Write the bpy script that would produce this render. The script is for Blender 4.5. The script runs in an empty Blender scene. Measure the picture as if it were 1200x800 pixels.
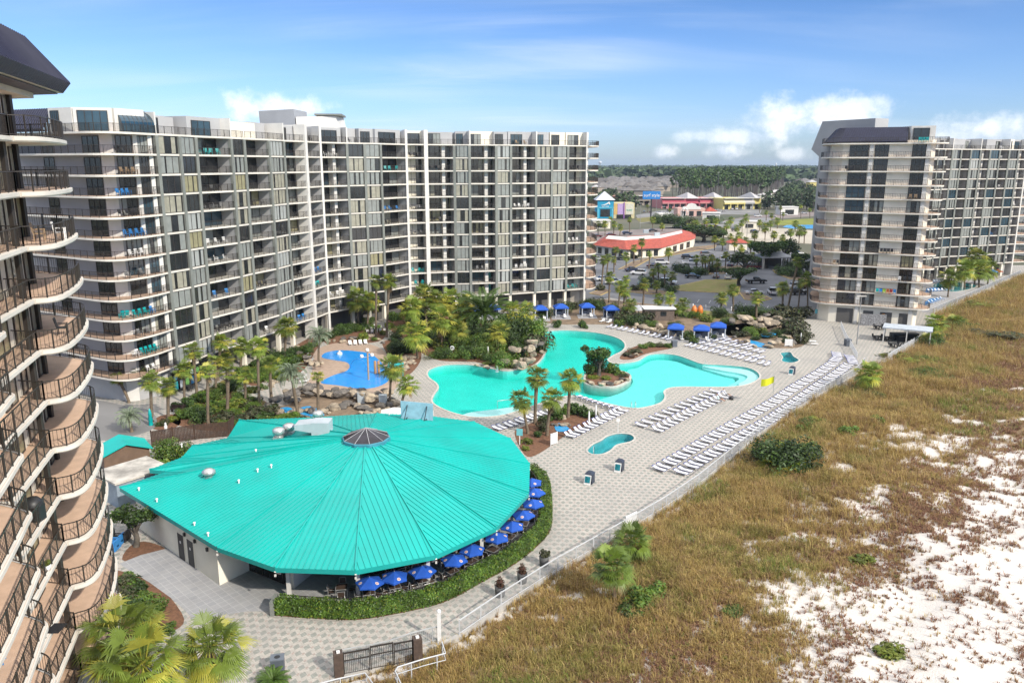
import bpy, math, random
import numpy as np
from mathutils import Vector
rnd = random.Random(7)
SC = bpy.context.scene
# ------------------------------------------------------------------ camera
F, H = 923.0, 33.0                     # focal length in pixels of the 1200 px wide photo, drone height in metres
PITCH = math.atan(208 / F)
CP, SP = math.cos(PITCH), math.sin(PITCH)
cam = bpy.data.cameras.new("camera"); camo = bpy.data.objects.new("camera", cam)
SC.collection.objects.link(camo); SC.camera = camo
camo.location = (0, 0, H); camo.rotation_euler = (math.pi / 2 - PITCH, 0, 0)
cam.sensor_fit = 'HORIZONTAL'; cam.sensor_width = 36; cam.lens = 36 * F / 1200
cam.clip_start = 0.5; cam.clip_end = 30000
# ------------------------------------------------------------------ sky, sun, exposure
SUN_AZ, SUN_EL = math.atan2(0.72, -0.69), math.radians(34)     # azimuth from +Y towards +X
W = bpy.data.worlds.new("World"); SC.world = W; W.use_nodes = True
SC.view_settings.view_transform = 'Standard'; SC.view_settings.look = 'None'
SC.view_settings.exposure = 0.40; SC.view_settings.gamma = 1.0; SC.view_settings.use_curve_mapping = False
sl = bpy.data.lights.new("sun", 'SUN'); so = bpy.data.objects.new("sun", sl); SC.collection.objects.link(so)
sl.energy = 3.9; sl.angle = math.radians(1.6); sl.color = (1.0, 0.93, 0.81)
sdir = Vector((math.sin(SUN_AZ) * math.cos(SUN_EL), math.cos(SUN_AZ) * math.cos(SUN_EL), math.sin(SUN_EL)))
so.rotation_euler = sdir.to_track_quat('Z', 'Y').to_euler(); so.location = (60, -40, 120)
SC.cycles.use_denoising = True; SC.cycles.denoising_prefilter = 'NONE'; SC.cycles.max_bounces = 6; SC.cycles.diffuse_bounces = 3
SC.cycles.glossy_bounces = 3; SC.cycles.transmission_bounces = 4; SC.cycles.transparent_max_bounces = 12
SC.cycles.volume_bounces = 0; SC.cycles.sample_clamp_indirect = 6; SC.cycles.caustics_reflective = False; SC.cycles.caustics_refractive = False

class NT:                              # tiny node helper
    def __init__(s, tree): s.t = tree; s.n = tree.nodes; s.l = tree.links
    def new(s, typ, **kw):
        n = s.n.new(typ)
        for k, v in kw.items(): setattr(n, k, v)
        return n
    def put(s, sock, v):
        if isinstance(v, bpy.types.NodeSocket): s.l.new(v, sock)
        elif v is not None: sock.default_value = v
    def math(s, op, a, b=None, c=None, clamp=False):
        n = s.new('ShaderNodeMath', operation=op, use_clamp=clamp)
        for i, v in enumerate((a, b, c)):
            if v is not None: s.put(n.inputs[i], v)
        return n.outputs[0]
    def mix(s, f, a, b, typ='MIX'):
        n = s.new('ShaderNodeMix', data_type='RGBA', blend_type=typ)
        s.put(n.inputs[0], f); s.put(n.inputs[6], a); s.put(n.inputs[7], b)
        return n.outputs[2]
    def ramp(s, v, a, b): 
        n = s.new('ShaderNodeMapRange', clamp=True, interpolation_type='SMOOTHSTEP'); s.put(n.inputs[0], v); n.inputs[1].default_value = a; n.inputs[2].default_value = b
        return n.outputs[0]
    def noise(s, vec, scale, detail=3, rough=0.5, dist=0.0):
        n = s.new('ShaderNodeTexNoise'); s.put(n.inputs['Vector'], vec); n.inputs['Scale'].default_value = scale
        n.inputs['Detail'].default_value = detail; n.inputs['Roughness'].default_value = rough; n.inputs['Distortion'].default_value = dist
        return n.outputs['Fac']

def ray(x, y):
    u, v = (x - 600) / F, (y - 400) / F
    return (u, CP - v * SP, -SP - v * CP)
SKY_LOW, SKY_HIGH = (.58, .74, 1.12, 1), (.33, .51, .80, 1)
def build_world():
    w = NT(W.node_tree); w.n.clear()
    out = w.new('ShaderNodeOutputWorld'); bg = w.new('ShaderNodeBackground')
    sky = w.new('ShaderNodeTexSky', sky_type='NISHITA', sun_disc=False)
    sky.sun_elevation = SUN_EL; sky.sun_rotation = SUN_AZ; sky.altitude = 0; sky.air_density = 1.0; sky.dust_density = 0.6; sky.ozone_density = 2.0
    tc = w.new('ShaderNodeTexCoord'); sep = w.new('ShaderNodeSeparateXYZ'); w.put(sep.inputs[0], tc.outputs['Generated'])
    x, y, z = sep.outputs
    az = w.math('ARCTAN2', x, y); el = w.math('ARCSINE', z)
    cmb = w.new('ShaderNodeCombineXYZ'); w.put(cmb.inputs[0], az); w.put(cmb.inputs[1], el)
    # cirrus: the sky plane seen in perspective, stretched along one direction
    zz = w.math('MAXIMUM', z, 0.02)
    c2 = w.new('ShaderNodeCombineXYZ'); w.put(c2.inputs[0], w.math('DIVIDE', x, w.math('ADD', zz, 0.12))); w.put(c2.inputs[1], w.math('DIVIDE', y, w.math('ADD', zz, 0.12)))
    mp = w.new('ShaderNodeMapping'); w.put(mp.inputs[0], c2.outputs[0]); mp.inputs['Rotation'].default_value = (0, 0, math.radians(38)); mp.inputs['Scale'].default_value = (0.22, 0.75, 1); mp.inputs['Location'].default_value = (1.9, 0.55, 0)
    n1 = w.noise(mp.outputs[0], 1.5, 7, 0.55, 0.5)
    n2 = w.noise(c2.outputs[0], 0.42, 2, 0.5)
    cir = w.math('MULTIPLY', w.ramp(n1, 0.38, 0.72), w.ramp(n2, 0.36, 0.60))
    cir = w.math('MULTIPLY', cir, 1.0, clamp=True)
    # cumulus low over the land: puffs round given bearings
    nd = w.noise(cmb.outputs[0], 26.0, 6, 0.6); nd2 = w.noise(cmb.outputs[0], 70.0, 4, 0.6)
    edge = w.math('ADD', w.math('MULTIPLY', w.math('SUBTRACT', nd, 0.5), 2.6), w.math('MULTIPLY', w.math('SUBTRACT', nd2, 0.5), 0.9))
    tot = None
    for (px, py, rx, ry, g) in [(905,143,32,20,1),(872,160,46,9,.8),(985,135,40,17,.95),(1012,128,26,12,.8),(825,160,30,6,.6),(852,178,22,7,.9),(778,179,14,6,.8),(930,180,16,6,.7),(310,128,44,14,.95),(350,126,30,10,.9),(1165,152,46,11,.85),(1130,160,30,8,.7)]:
        r = Vector(ray(px, py)).normalized(); a0, e0 = math.atan2(r.x, r.y), math.asin(r.z)
        dx = w.math('DIVIDE', w.math('SUBTRACT', az, a0), rx / F * .95); dy = w.math('DIVIDE', w.math('SUBTRACT', el, e0), ry / F * 1.12)
        d = w.math('SQRT', w.math('ADD', w.math('MULTIPLY', dx, dx), w.math('MULTIPLY', dy, dy)))
        v = w.math('MULTIPLY', w.ramp(w.math('SUBTRACT', d, edge), 1.45, 0.15), g)
        tot = v if tot is None else w.math('MAXIMUM', tot, v)
    # clear coastal air: the dome a little bluer than the model's continental sky
    t0 = w.mix(w.ramp(el, 0.0, 0.28), SKY_LOW, SKY_HIGH); skyc = w.mix(1.0, sky.outputs[0], t0, 'MULTIPLY')
    col = w.mix(w.math('MULTIPLY', cir, 0.55), skyc, (5.6, 6.2, 7.0, 1))
    # bright neutral dome overhead, unseen above the frame, added as soft fill light
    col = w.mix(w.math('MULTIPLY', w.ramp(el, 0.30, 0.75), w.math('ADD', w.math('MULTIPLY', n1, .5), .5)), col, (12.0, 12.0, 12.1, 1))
    shade = w.mix(w.ramp(nd, 0.35, 0.6), (5.4, 6.0, 7.2, 1), (8.4, 8.4, 8.5, 1))
    col = w.mix(w.math('MULTIPLY', tot, 0.66), col, shade)
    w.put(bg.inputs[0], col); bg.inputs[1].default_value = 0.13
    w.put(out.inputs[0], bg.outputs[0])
build_world()

# ------------------------------------------------------------------ survey helpers: photo pixel -> place on a level plane
def G(x, y, z=0.0):
    r = ray(x, y); t = (z - H) / r[2]
    return (r[0] * t, r[1] * t)
def GL(pts, z=0.0): return [G(x, y, z) for x, y in pts]
def PX(X, Y, Z):
    dz = Z - H; d = Y * CP - dz * SP; u = Y * SP + dz * CP
    return (600 + F * X / d, 400 - F * u / d)
def top_z(X, Y, py):                   # height at which a vertical over (X,Y) reaches photo row py
    v = (py - 400) / F
    return H + Y * (-SP - v * CP) / (CP - v * SP)
def smooth(pts, n=6, closed=True):
    out = []; N = len(pts)
    for i in range(N if closed else N - 1):
        p0, p1, p2, p3 = (pts[(i - 1) % N], pts[i], pts[(i + 1) % N], pts[(i + 2) % N]) if closed else (pts[max(i - 1, 0)], pts[i], pts[i + 1], pts[min(i + 2, N - 1)])
        for k in range(n):
            t = k / n
            out.append(tuple(0.5 * ((2 * p1[j]) + (-p0[j] + p2[j]) * t + (2 * p0[j] - 5 * p1[j] + 4 * p2[j] - p3[j]) * t * t + (-p0[j] + 3 * p1[j] - 3 * p2[j] + p3[j]) * t ** 3) for j in (0, 1)))
    if not closed: out.append(tuple(pts[-1]))
    return out
def offset(pts, d, closed=True):       # to the right of travel for d > 0
    out = []; N = len(pts)
    for i in range(N):
        a = pts[(i - 1) % N] if closed or i > 0 else pts[i]; b = pts[(i + 1) % N] if closed or i < N - 1 else pts[i]
        dx, dy = b[0] - a[0], b[1] - a[1]; L = math.hypot(dx, dy) or 1
        out.append((pts[i][0] + dy / L * d, pts[i][1] - dx / L * d))
    return out
def area(p): return 0.5 * sum(p[i][0] * p[(i + 1) % len(p)][1] - p[(i + 1) % len(p)][0] * p[i][1] for i in range(len(p)))
def inside(p, x, y):
    c = False; j = len(p) - 1
    for i in range(len(p)):
        if (p[i][1] > y) != (p[j][1] > y) and x < (p[j][0] - p[i][0]) * (y - p[i][1]) / (p[j][1] - p[i][1]) + p[i][0]: c = not c
        j = i
    return c
def resample(pts, step):
    out = [pts[0]]; acc = 0.0
    for a, b in zip(pts[:-1], pts[1:]):
        L = math.dist(a, b); s = step - acc
        while s <= L + 1e-9:
            t = s / L; out.append(tuple(a[i] + (b[i] - a[i]) * t for i in range(len(a)))); s += step
        acc = L - (s - step)
    return out

# ------------------------------------------------------------------ mesh builder
class MB:
    def __init__(s): s.v = []; s.f = []; s.m = []; s.sm = []
    def add(s, vs, fs, mat=0, smooth=False):
        o = len(s.v); s.v.extend(vs)
        for f in fs: s.f.append(tuple(i + o for i in f)); s.m.append(mat); s.sm.append(smooth)
    def obox(s, p, d, s0, s1, t0, t1, z0, z1, mat=0):      # d: unit direction, t: to the right of d
        nx, ny = d[1], -d[0]
        P = lambda a, b, z: (p[0] + d[0] * a + nx * b, p[1] + d[1] * a + ny * b, z)
        vs = [P(s0, t0, z0), P(s1, t0, z0), P(s1, t1, z0), P(s0, t1, z0), P(s0, t0, z1), P(s1, t0, z1), P(s1, t1, z1), P(s0, t1, z1)]
        s.add(vs, [(0, 1, 2, 3), (7, 6, 5, 4), (0, 4, 5, 1), (1, 5, 6, 2), (2, 6, 7, 3), (3, 7, 4, 0)], mat)
    def box(s, x0, x1, y0, y1, z0, z1, mat=0): s.obox((0, 0), (1, 0), x0, x1, -y1, -y0, z0, z1, mat)
    def prism(s, poly, z0, z1, mat=0, top=None):
        n = len(poly); 
        if area(poly) < 0: poly = poly[::-1]
        vs = [(x, y, z0) for x, y in poly] + [(x, y, z1) for x, y in poly]
        s.add(vs, [tuple(range(n - 1, -1, -1))], mat); s.f.append(tuple(range(len(s.v) - n, len(s.v)))); s.m.append(mat if top is None else top); s.sm.append(False)
        o = len(s.v) - 2 * n
        for i in range(n): j = (i + 1) % n; s.f.append((o + i, o + j, o + n + j, o + n + i)); s.m.append(mat); s.sm.append(False)
    def sheet(s, poly, z, mat=0):
        if area(poly) < 0: poly = poly[::-1]
        s.add([(x, y, z) for x, y in poly], [tuple(range(len(poly)))], mat)
    def strip(s, a, b, z0, z1, mat=0):                       # wall ribbon between two polylines
        n = len(a); s.add([(x, y, z0) for x, y in a] + [(x, y, z1) for x, y in b], [(i, i + 1, n + i + 1, n + i) for i in range(n - 1)], mat)
    def tube(s, path, r, n=6, mat=0, cap=True, r1=None, smooth=True):
        rings = []; N = len(path)
        for i, p in enumerate(path):
            a = Vector(path[max(i - 1, 0)]); b = Vector(path[min(i + 1, N - 1)]); t = (b - a).normalized()
            u = t.cross(Vector((0, 0, 1))); u = Vector((1, 0, 0)) if u.length < 1e-3 else u.normalized(); w = u.cross(t)
            rr = r if r1 is None else r + (r1 - r) * i / (N - 1)
            if isinstance(r, (list, tuple)): rr = r[i]
            rings.append([tuple(Vector(p) + (u * math.cos(q) + w * math.sin(q)) * rr) for q in [2 * math.pi * (k + .5) / n for k in range(n)]])
        o = [v for ring in rings for v in ring]; fs = []
        for i in range(N - 1):
            for k in range(n): fs.append((i * n + k, i * n + (k + 1) % n, (i + 1) * n + (k + 1) % n, (i + 1) * n + k))
        s.add(o, fs, mat, smooth)
        if cap: s.add(rings[0], [tuple(range(n))], mat); s.add(rings[-1], [tuple(range(n - 1, -1, -1))], mat)
    def bar(s, a, b, r=0.02, mat=0): s.tube([a, b], r, 4, mat, smooth=False)
    def lathe(s, prof, c=(0, 0, 0), n=16, mat=0, smooth=True):
        vs = []; fs = []
        for r, z in prof: vs += [(c[0] + r * math.cos(2 * math.pi * k / n), c[1] + r * math.sin(2 * math.pi * k / n), c[2] + z) for k in range(n)]
        for i in range(len(prof) - 1):
            for k in range(n): fs.append((i * n + k, i * n + (k + 1) % n, (i + 1) * n + (k + 1) % n, (i + 1) * n + k))
        s.add(vs, fs, mat, smooth)
    def merge(s, o):
        k = len(s.v); s.v += o.v; s.f += [tuple(i + k for i in f) for f in o.f]; s.m += o.m; s.sm += o.sm
    def build(s, name, mats, parent=None, loc=None, **props):
        me = bpy.data.meshes.new(name); me.from_pydata(s.v, [], s.f)
        for m in (mats if isinstance(mats, (list, tuple)) else [mats]): me.materials.append(m)
        if any(s.m): me.polygons.foreach_set('material_index', s.m)
        if any(s.sm): me.polygons.foreach_set('use_smooth', s.sm)
        me.update(); return link(name, me, parent, loc, **props)
def link(name, data, parent=None, loc=None, **props):
    o = bpy.data.objects.new(name, data); SC.collection.objects.link(o)
    if parent is not None: o.parent = parent
    if loc is not None: o.location = loc
    for k, v in props.items(): o[k] = v
    return o
def thing(name, label, cat, loc=(0, 0, 0), rz=0.0, group=None):
    o = link(name, None, None, loc, label=label, category=cat); o.rotation_euler = (0, 0, rz); o.empty_display_size = 0.2
    if group: o['group'] = group
    return o
def tag(o, label, cat, group=None):
    o['label'] = label; o['category'] = cat
    if group: o['group'] = group
    return o
def dup(root, loc, rz=0.0, sc=1.0, label=None, group=None):
    r = root.copy(); SC.collection.objects.link(r); r.location = loc; r.rotation_euler = (0, 0, rz)
    r.scale = (sc, sc, sc) if not isinstance(sc, tuple) else sc
    if label: r['label'] = label
    if group: r['group'] = group
    for ch in list(root.children):
        c = ch.copy(); SC.collection.objects.link(c); c.parent = r
        for g in list(ch.children):
            d = g.copy(); SC.collection.objects.link(d); d.parent = c
    return r
class Kind:                            # first placing uses the built thing itself, later ones are copies
    def __init__(s, root): s.root = root; s.used = False
    def place(s, loc, rz=0.0, sc=1.0, label=None, group=None):
        if s.used: return dup(s.root, loc, rz, sc, label, group)
        s.used = True; r = s.root; r.location = loc; r.rotation_euler = (0, 0, rz); r.scale = (sc, sc, sc) if not isinstance(sc, tuple) else sc
        if label: r['label'] = label
        if group: r['group'] = group
        return r
ORD = ['first', 'second', 'third', 'fourth', 'fifth', 'sixth', 'seventh', 'eighth', 'ninth', 'tenth', 'eleventh', 'twelfth', 'thirteenth', 'fourteenth', 'fifteenth', 'sixteenth', 'seventeenth', 'eighteenth', 'nineteenth', 'twentieth', 'twenty-first', 'twenty-second', 'twenty-third', 'twenty-fourth', 'twenty-fifth', 'twenty-sixth', 'twenty-seventh', 'twenty-eighth', 'twenty-ninth', 'thirtieth']
NUM = ['no', 'one', 'two', 'three', 'four', 'five', 'six', 'seven', 'eight', 'nine', 'ten', 'eleven', 'twelve', 'thirteen', 'fourteen', 'fifteen', 'sixteen', 'seventeen', 'eighteen', 'nineteen', 'twenty']
def rank(i, n):
    if n == 1: return ''
    if i == 0: return 'leftmost, '
    if i == n - 1: return 'rightmost, '
    return ORD[i] + ' from left, '

# ------------------------------------------------------------------ materials
MATS = {}
def mat(name, col, rough=0.7, var=0.12, vs=1.5, bump=0.0, bs=8.0, metal=0.0, spec=0.5, col2=None, trans=0.0, coat=0.0, coord='Object', rand=0.0):
    if name in MATS: return MATS[name]
    m = bpy.data.materials.new(name); m.use_nodes = True; MATS[name] = m
    t = NT(m.node_tree); b = t.n['Principled BSDF']; out = t.n['Material Output']
    tc = t.new('ShaderNodeTexCoord'); geo = t.new('ShaderNodeNewGeometry')
    vec = tc.outputs['Object'] if coord == 'Object' else geo.outputs['Position']
    c = col + (1,); c2 = (col2 + (1,)) if col2 else tuple(max(0, x * (1 - 2 * var)) for x in col) + (1,)
    f = t.noise(vec, vs, 5, 0.6)
    colr = t.mix(t.ramp(f, 0.3, 0.72), c2, c)
    if rand:
        oi = t.new('ShaderNodeObjectInfo'); k = t.math('ADD', t.math('MULTIPLY', oi.outputs['Random'], rand * 2), 1 - rand)
        vm = t.new('ShaderNodeVectorMath', operation='SCALE'); t.put(vm.inputs[0], colr); t.put(vm.inputs['Scale'], k); colr = vm.outputs[0]
    t.put(b.inputs['Base Color'], colr); b.inputs['Metallic'].default_value = metal; b.inputs['Specular IOR Level'].default_value = spec
    t.put(b.inputs['Roughness'], t.math('ADD', t.math('MULTIPLY', f, 0.2), rough - 0.1, clamp=True)); b.inputs['Coat Weight'].default_value = coat
    if bump:
        bn = t.new('ShaderNodeBump'); bn.inputs['Strength'].default_value = bump; bn.inputs['Distance'].default_value = 0.05
        t.put(bn.inputs['Height'], t.noise(vec, bs, 5, 0.65)); t.put(b.inputs['Normal'], bn.outputs[0])
    if trans:
        tr = t.new('ShaderNodeBsdfTranslucent'); t.put(tr.inputs[0], colr); mx = t.new('ShaderNodeMixShader'); mx.inputs[0].default_value = trans
        t.l.new(b.outputs[0], mx.inputs[1]); t.l.new(tr.outputs[0], mx.inputs[2]); t.l.new(mx.outputs[0], out.inputs[0])
    return m
white = mat('white paint', (.64, .62, .58), .55, .06, .6)
slabw = mat('cream slab edge', (.66, .62, .55), .7, .08, .5)
stucco = mat('cream stucco', (.76, .71, .60), .85, .06, .4, .15, 14)
greywall = mat('pale grey stucco', (.38, .38, .385), .85, .05, .4, .12, 14)  # own grey of penthouses; painted shade on gable, side and left end walls
strip_m = mat('grey green pilaster', (.20, .21, .19), .6, .1, .5)
tan = mat('tan balcony floor', (.62, .43, .31), .8, .08, 1.2, .05, 20)
bronze = mat('dark bronze metal', (.055, .047, .041), .45, .1, 3, metal=0.3)
darkglass = mat('dark window glass', (.030, .034, .038), .07, .3, .25, spec=0.9)
blueglass = mat('blue reflecting glass', (.03, .07, .10), .06, .3, .25, spec=0.9)
cur_a = mat('beige curtain behind glass', (.33, .315, .25), .22, .12, 1.2, spec=0.6)
cur_b = mat('grey curtain behind glass', (.25, .265, .25), .2, .1, 1.2, spec=0.6)
cur_c = mat('olive curtain behind glass', (.30, .275, .165), .22, .12, 1.2, spec=0.6)
cur_d = mat('pale blind behind glass', (.35, .365, .35), .2, .06, 1.2, spec=0.6)
GLS = [bronze, darkglass, cur_a, cur_b, cur_c, cur_d, blueglass]
mansard = mat('dark blue grey metal roof', (.022, .023, .050), .4, .1, .5, spec=.4)
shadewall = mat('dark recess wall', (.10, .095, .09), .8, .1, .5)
concrete = mat('concrete', (.42, .40, .37), .85, .1, .8, .1, 10)
asphalt = mat('asphalt', (.155, .158, .17), .9, .16, .12, .15, 30, coord='W')
asphalt2 = mat('worn asphalt', (.22, .215, .21), .9, .14, .06, .1, 30, coord='W')
kerby = mat('faded yellow kerb paint', (.50, .36, .12), .8, .2, 1.0)
paint = mat('white road paint', (.62, .62, .60), .8, .2, 1.0)
mulch = mat('pine straw mulch', (.20, .095, .05), .95, .25, 3.0, .6, 18, coord='W')
soil = mat('dry brown soil', (.24, .17, .11), .95, .25, .6, .4, 8, coord='W')
lawn = mat('winter lawn', (.16, .17, .035), .95, .3, .35, .4, 30, coord='W', col2=(.22, .17, .06))
rockm = mat('weathered boulder', (.42, .34, .24), .9, .3, 1.3, .6, 5, col2=(.17, .14, .11), rand=.25)
darkrock = mat('dark wet boulder', (.16, .14, .12), .8, .3, 1.5, .6, 5, col2=(.06, .055, .05), rand=.25)
bark = mat('palm bark', (.20, .15, .10), .95, .3, 4.0, .6, 20, col2=(.11, .085, .06))
bark2 = mat('grey oak bark', (.13, .11, .09), .95, .3, 4.0, .6, 14)
palmg = mat('palm frond green', (.20, .275, .04), .5, .25, .6, trans=.25, rand=.3, spec=.4)
palmy = mat('yellowing palm frond', (.46, .44, .065), .5, .25, .6, trans=.25, rand=.25, spec=.4)
palmd = mat('dead palm frond', (.24, .16, .08), .8, .25, 1.0, rand=.2)
silver = mat('silver green frond', (.21, .26, .16), .5, .2, .6, trans=.2, rand=.15)
leafd = mat('dark evergreen leaf', (.06, .11, .022), .5, .35, .8, trans=.15, rand=.3, spec=.4)
leafm = mat('green shrub leaf', (.12, .215, .03), .5, .3, .8, trans=.2, rand=.3, spec=.4)
leafy = mat('yellow green leaf', (.22, .26, .03), .5, .3, .8, trans=.2, rand=.25, spec=.4)
leafo = mat('olive brown leaf', (.085, .085, .035), .6, .3, .8, trans=.15, rand=.25)
leafr = mat('russet leaf', (.12, .045, .025), .6, .3, 2.0, trans=.1)
leafy2 = mat('bright yellow leaf', (.40, .33, .02), .5, .25, .8, trans=.2)
blue = mat('royal blue canvas', (.014, .095, .48), .7, .08, 2.0, trans=.12)
blue2 = mat('blue plastic', (.03, .22, .55), .4, .08, 2)
teal = mat('teal plastic', (.0, .36, .36), .4, .08, 2)
whitep = mat('white plastic', (.75, .74, .72), .4, .05, 2)
black = mat('black cast metal', (.02, .02, .022), .5, .1, 3)
tanp = mat('tan wicker', (.32, .22, .13), .7, .15, 6)
redp = mat('red plastic', (.45, .03, .025), .4, .08, 2)
orangep = mat('orange plastic', (.6, .18, .03), .4, .08, 2)
greenp = mat('lime green plastic', (.35, .55, .05), .4, .08, 2)
alu = mat('brushed aluminium', (.55, .55, .54), .35, .08, 4, metal=.6)
navy = mat('navy painted metal', (.03, .04, .065), .5, .1, 2)
bluerail = mat('blue powder coated rail', (.03, .05, .24), .45, .08, 3)
sling = mat('white sling fabric', (.78, .77, .74), .8, .05, 4)
browntop = mat('brown slatted table top', (.075, .048, .035), .55, .2, 8)
def tiled(name, c1, c2, grout, size, ang):
    m = bpy.data.materials.new(name); m.use_nodes = True; t = NT(m.node_tree); b = t.n['Principled BSDF']; pos = t.new('ShaderNodeNewGeometry').outputs['Position']
    mp = t.new('ShaderNodeMapping'); t.put(mp.inputs[0], pos); mp.inputs['Rotation'].default_value = (0, 0, ang)
    br = t.new('ShaderNodeTexBrick', offset=0.0); t.put(br.inputs['Vector'], mp.outputs[0]); br.inputs['Scale'].default_value = 1; br.inputs['Brick Width'].default_value = size; br.inputs['Row Height'].default_value = size; br.inputs['Mortar Size'].default_value = .03
    br.inputs['Color1'].default_value = c1 + (1,); br.inputs['Color2'].default_value = c2 + (1,); br.inputs['Mortar'].default_value = grout + (1,)
    c = t.mix(t.math('MULTIPLY', t.ramp(t.noise(pos, .35, 5, .65), .4, .75), .35), br.outputs[0], tuple(.55 * x for x in c1) + (1,)); t.put(b.inputs['Base Color'], c); b.inputs['Roughness'].default_value = .85; return m
greypaver = tiled('grey patio paver', (.27, .27, .28), (.31, .305, .305), (.36, .355, .35), .62, .78)
whiteroof = mat('white membrane roof', (.66, .64, .60), .8, .12, .2)
redroof = mat('red clay tile roof', (.42, .085, .055), .8, .2, 1.0, .3, 6)
woodfence = mat('brown stained fence boards', (.065, .035, .022), .85, .25, 2.0, .2, 6)
# ------------------------------------------------------------------ special materials
def paver_mat():
    m = bpy.data.materials.new('diamond pattern deck pavers'); m.use_nodes = True; t = NT(m.node_tree); b = t.n['Principled BSDF']
    geo = t.new('ShaderNodeNewGeometry'); sep = t.new('ShaderNodeSeparateXYZ'); pos = geo.outputs['Position']
    rot = t.new('ShaderNodeMapping'); t.put(rot.inputs[0], pos); rot.inputs['Rotation'].default_value = (0, 0, math.radians(4)); t.put(sep.inputs[0], rot.outputs[0])
    x, y = sep.outputs[0], sep.outputs[1]; A, B = 0.74, 1.5
    def lat(ox, oy, hw, hh):
        fx = t.math('ABSOLUTE', t.math('SUBTRACT', t.math('FRACT', t.math('ADD', t.math('DIVIDE', x, A), ox)), .5))
        fy = t.math('ABSOLUTE', t.math('SUBTRACT', t.math('FRACT', t.math('ADD', t.math('DIVIDE', y, B), oy)), .5))
        d = t.math('ADD', t.math('DIVIDE', fx, hw / A), t.math('DIVIDE', fy, hh / B))
        return t.math('LESS_THAN', d, 1.0)
    big = t.math('MAXIMUM', lat(0, 0, .265, .36), lat(.5, .5, .265, .36)); sm = t.math('MAXIMUM', lat(.5, 0, .12, .17), lat(0, .5, .12, .17))
    br = t.new('ShaderNodeTexBrick'); t.put(br.inputs['Vector'], rot.outputs[0]); br.inputs['Scale'].default_value = 1.0
    br.inputs['Brick Width'].default_value = .23; br.inputs['Row Height'].default_value = .115; br.inputs['Mortar Size'].default_value = .006
    br.inputs['Color1'].default_value = (.84, .84, .84, 1); br.inputs['Color2'].default_value = (1.08, 1.08, 1.08, 1); br.inputs['Mortar'].default_value = (.62, .62, .62, 1)
    c = t.mix(sm, (.44, .405, .36, 1), (.37, .30, .265, 1)); c = t.mix(big, c, (.275, .28, .25, 1))
    c = t.mix(1.0, c, br.outputs[0], 'MULTIPLY')
    st = t.noise(pos, .12, 5, .65); st2 = t.noise(pos, 1.7, 4, .6)
    c = t.mix(t.math('MULTIPLY', t.ramp(st, .40, .70), .5), c, (.26, .25, .235, 1)); c = t.mix(t.math('MULTIPLY', t.ramp(st2, .48, .75), .32), c, (.20, .19, .17, 1))
    t.put(b.inputs['Base Color'], c); b.inputs['Roughness'].default_value = .85; b.inputs['Specular IOR Level'].default_value = .3
    bn = t.new('ShaderNodeBump'); bn.inputs['Strength'].default_value = .25; bn.inputs['Distance'].default_value = .02; t.put(bn.inputs['Height'], br.outputs['Fac']); bn.invert = True
    t.put(b.inputs['Normal'], bn.outputs[0]); return m
paver = paver_mat()
path_m = mat('pale path paver', (.40, .37, .33), .85, .12, .8, .1, 12, coord='W')
tanbrick = mat('tan brick deck', (.42, .31, .235), .85, .14, 1.5, .1, 14, coord='W')
def roof_mat():
    m = mat('turquoise metal roofing', (.004, .40, .355), .42, .09, .22, spec=.35, col2=(.010, .335, .30)); return m
tealroof = roof_mat(); tealdark = mat('teal fascia metal', (.004, .30, .28), .45, .06, .5)
def water_mat(name, tint, rough=.04, dens=.35):
    m = bpy.data.materials.new(name); m.use_nodes = True; t = NT(m.node_tree); t.n.clear(); out = t.new('ShaderNodeOutputMaterial')
    geo = t.new('ShaderNodeNewGeometry'); tr = t.new('ShaderNodeBsdfTransparent'); tr.inputs[0].default_value = (1, 1, 1, 1)
    gl = t.new('ShaderNodeBsdfGlossy'); gl.inputs['Roughness'].default_value = rough; fr = t.new('ShaderNodeFresnel'); fr.inputs[0].default_value = 1.33
    bn = t.new('ShaderNodeBump'); bn.inputs['Strength'].default_value = .3; bn.inputs['Distance'].default_value = .05
    n = t.noise(geo.outputs['Position'], 2.2, 4, .6, .4); t.put(bn.inputs['Height'], n); t.put(gl.inputs['Normal'], bn.outputs[0]); t.put(fr.inputs['Normal'], bn.outputs[0])
    mx = t.new('ShaderNodeMixShader'); t.put(mx.inputs[0], t.math('MULTIPLY', fr.outputs[0], .32)); t.l.new(tr.outputs[0], mx.inputs[1]); t.l.new(gl.outputs[0], mx.inputs[2]); t.l.new(mx.outputs[0], out.inputs[0])
    va = t.new('ShaderNodeVolumeAbsorption'); va.inputs['Color'].default_value = tint + (1,); va.inputs['Density'].default_value = dens; t.l.new(va.outputs[0], out.inputs[1])
    return m
poolwater = water_mat('clear pool water', (.045, .93, .88), dens=.34)
plaster = mat('aqua pool plaster', (.20, .70, .655), .8, .05, .3, coord='W')
plaster2 = mat('pale pool step plaster', (.55, .80, .78), .8, .05, .3, coord='W')
spaplaster = mat('blue green spa plaster', (.10, .44, .48), .7, .1, .8)
kidblue = mat('painted blue pool floor', (.010, .29, .78), .18, .08, .5, .12, 3, coord='W', spec=.7, col2=(.012, .24, .66))
streamb = mat('painted blue stream bed', (.03, .33, .66), .2, .15, 1.0, coord='W', spec=.7)

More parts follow.
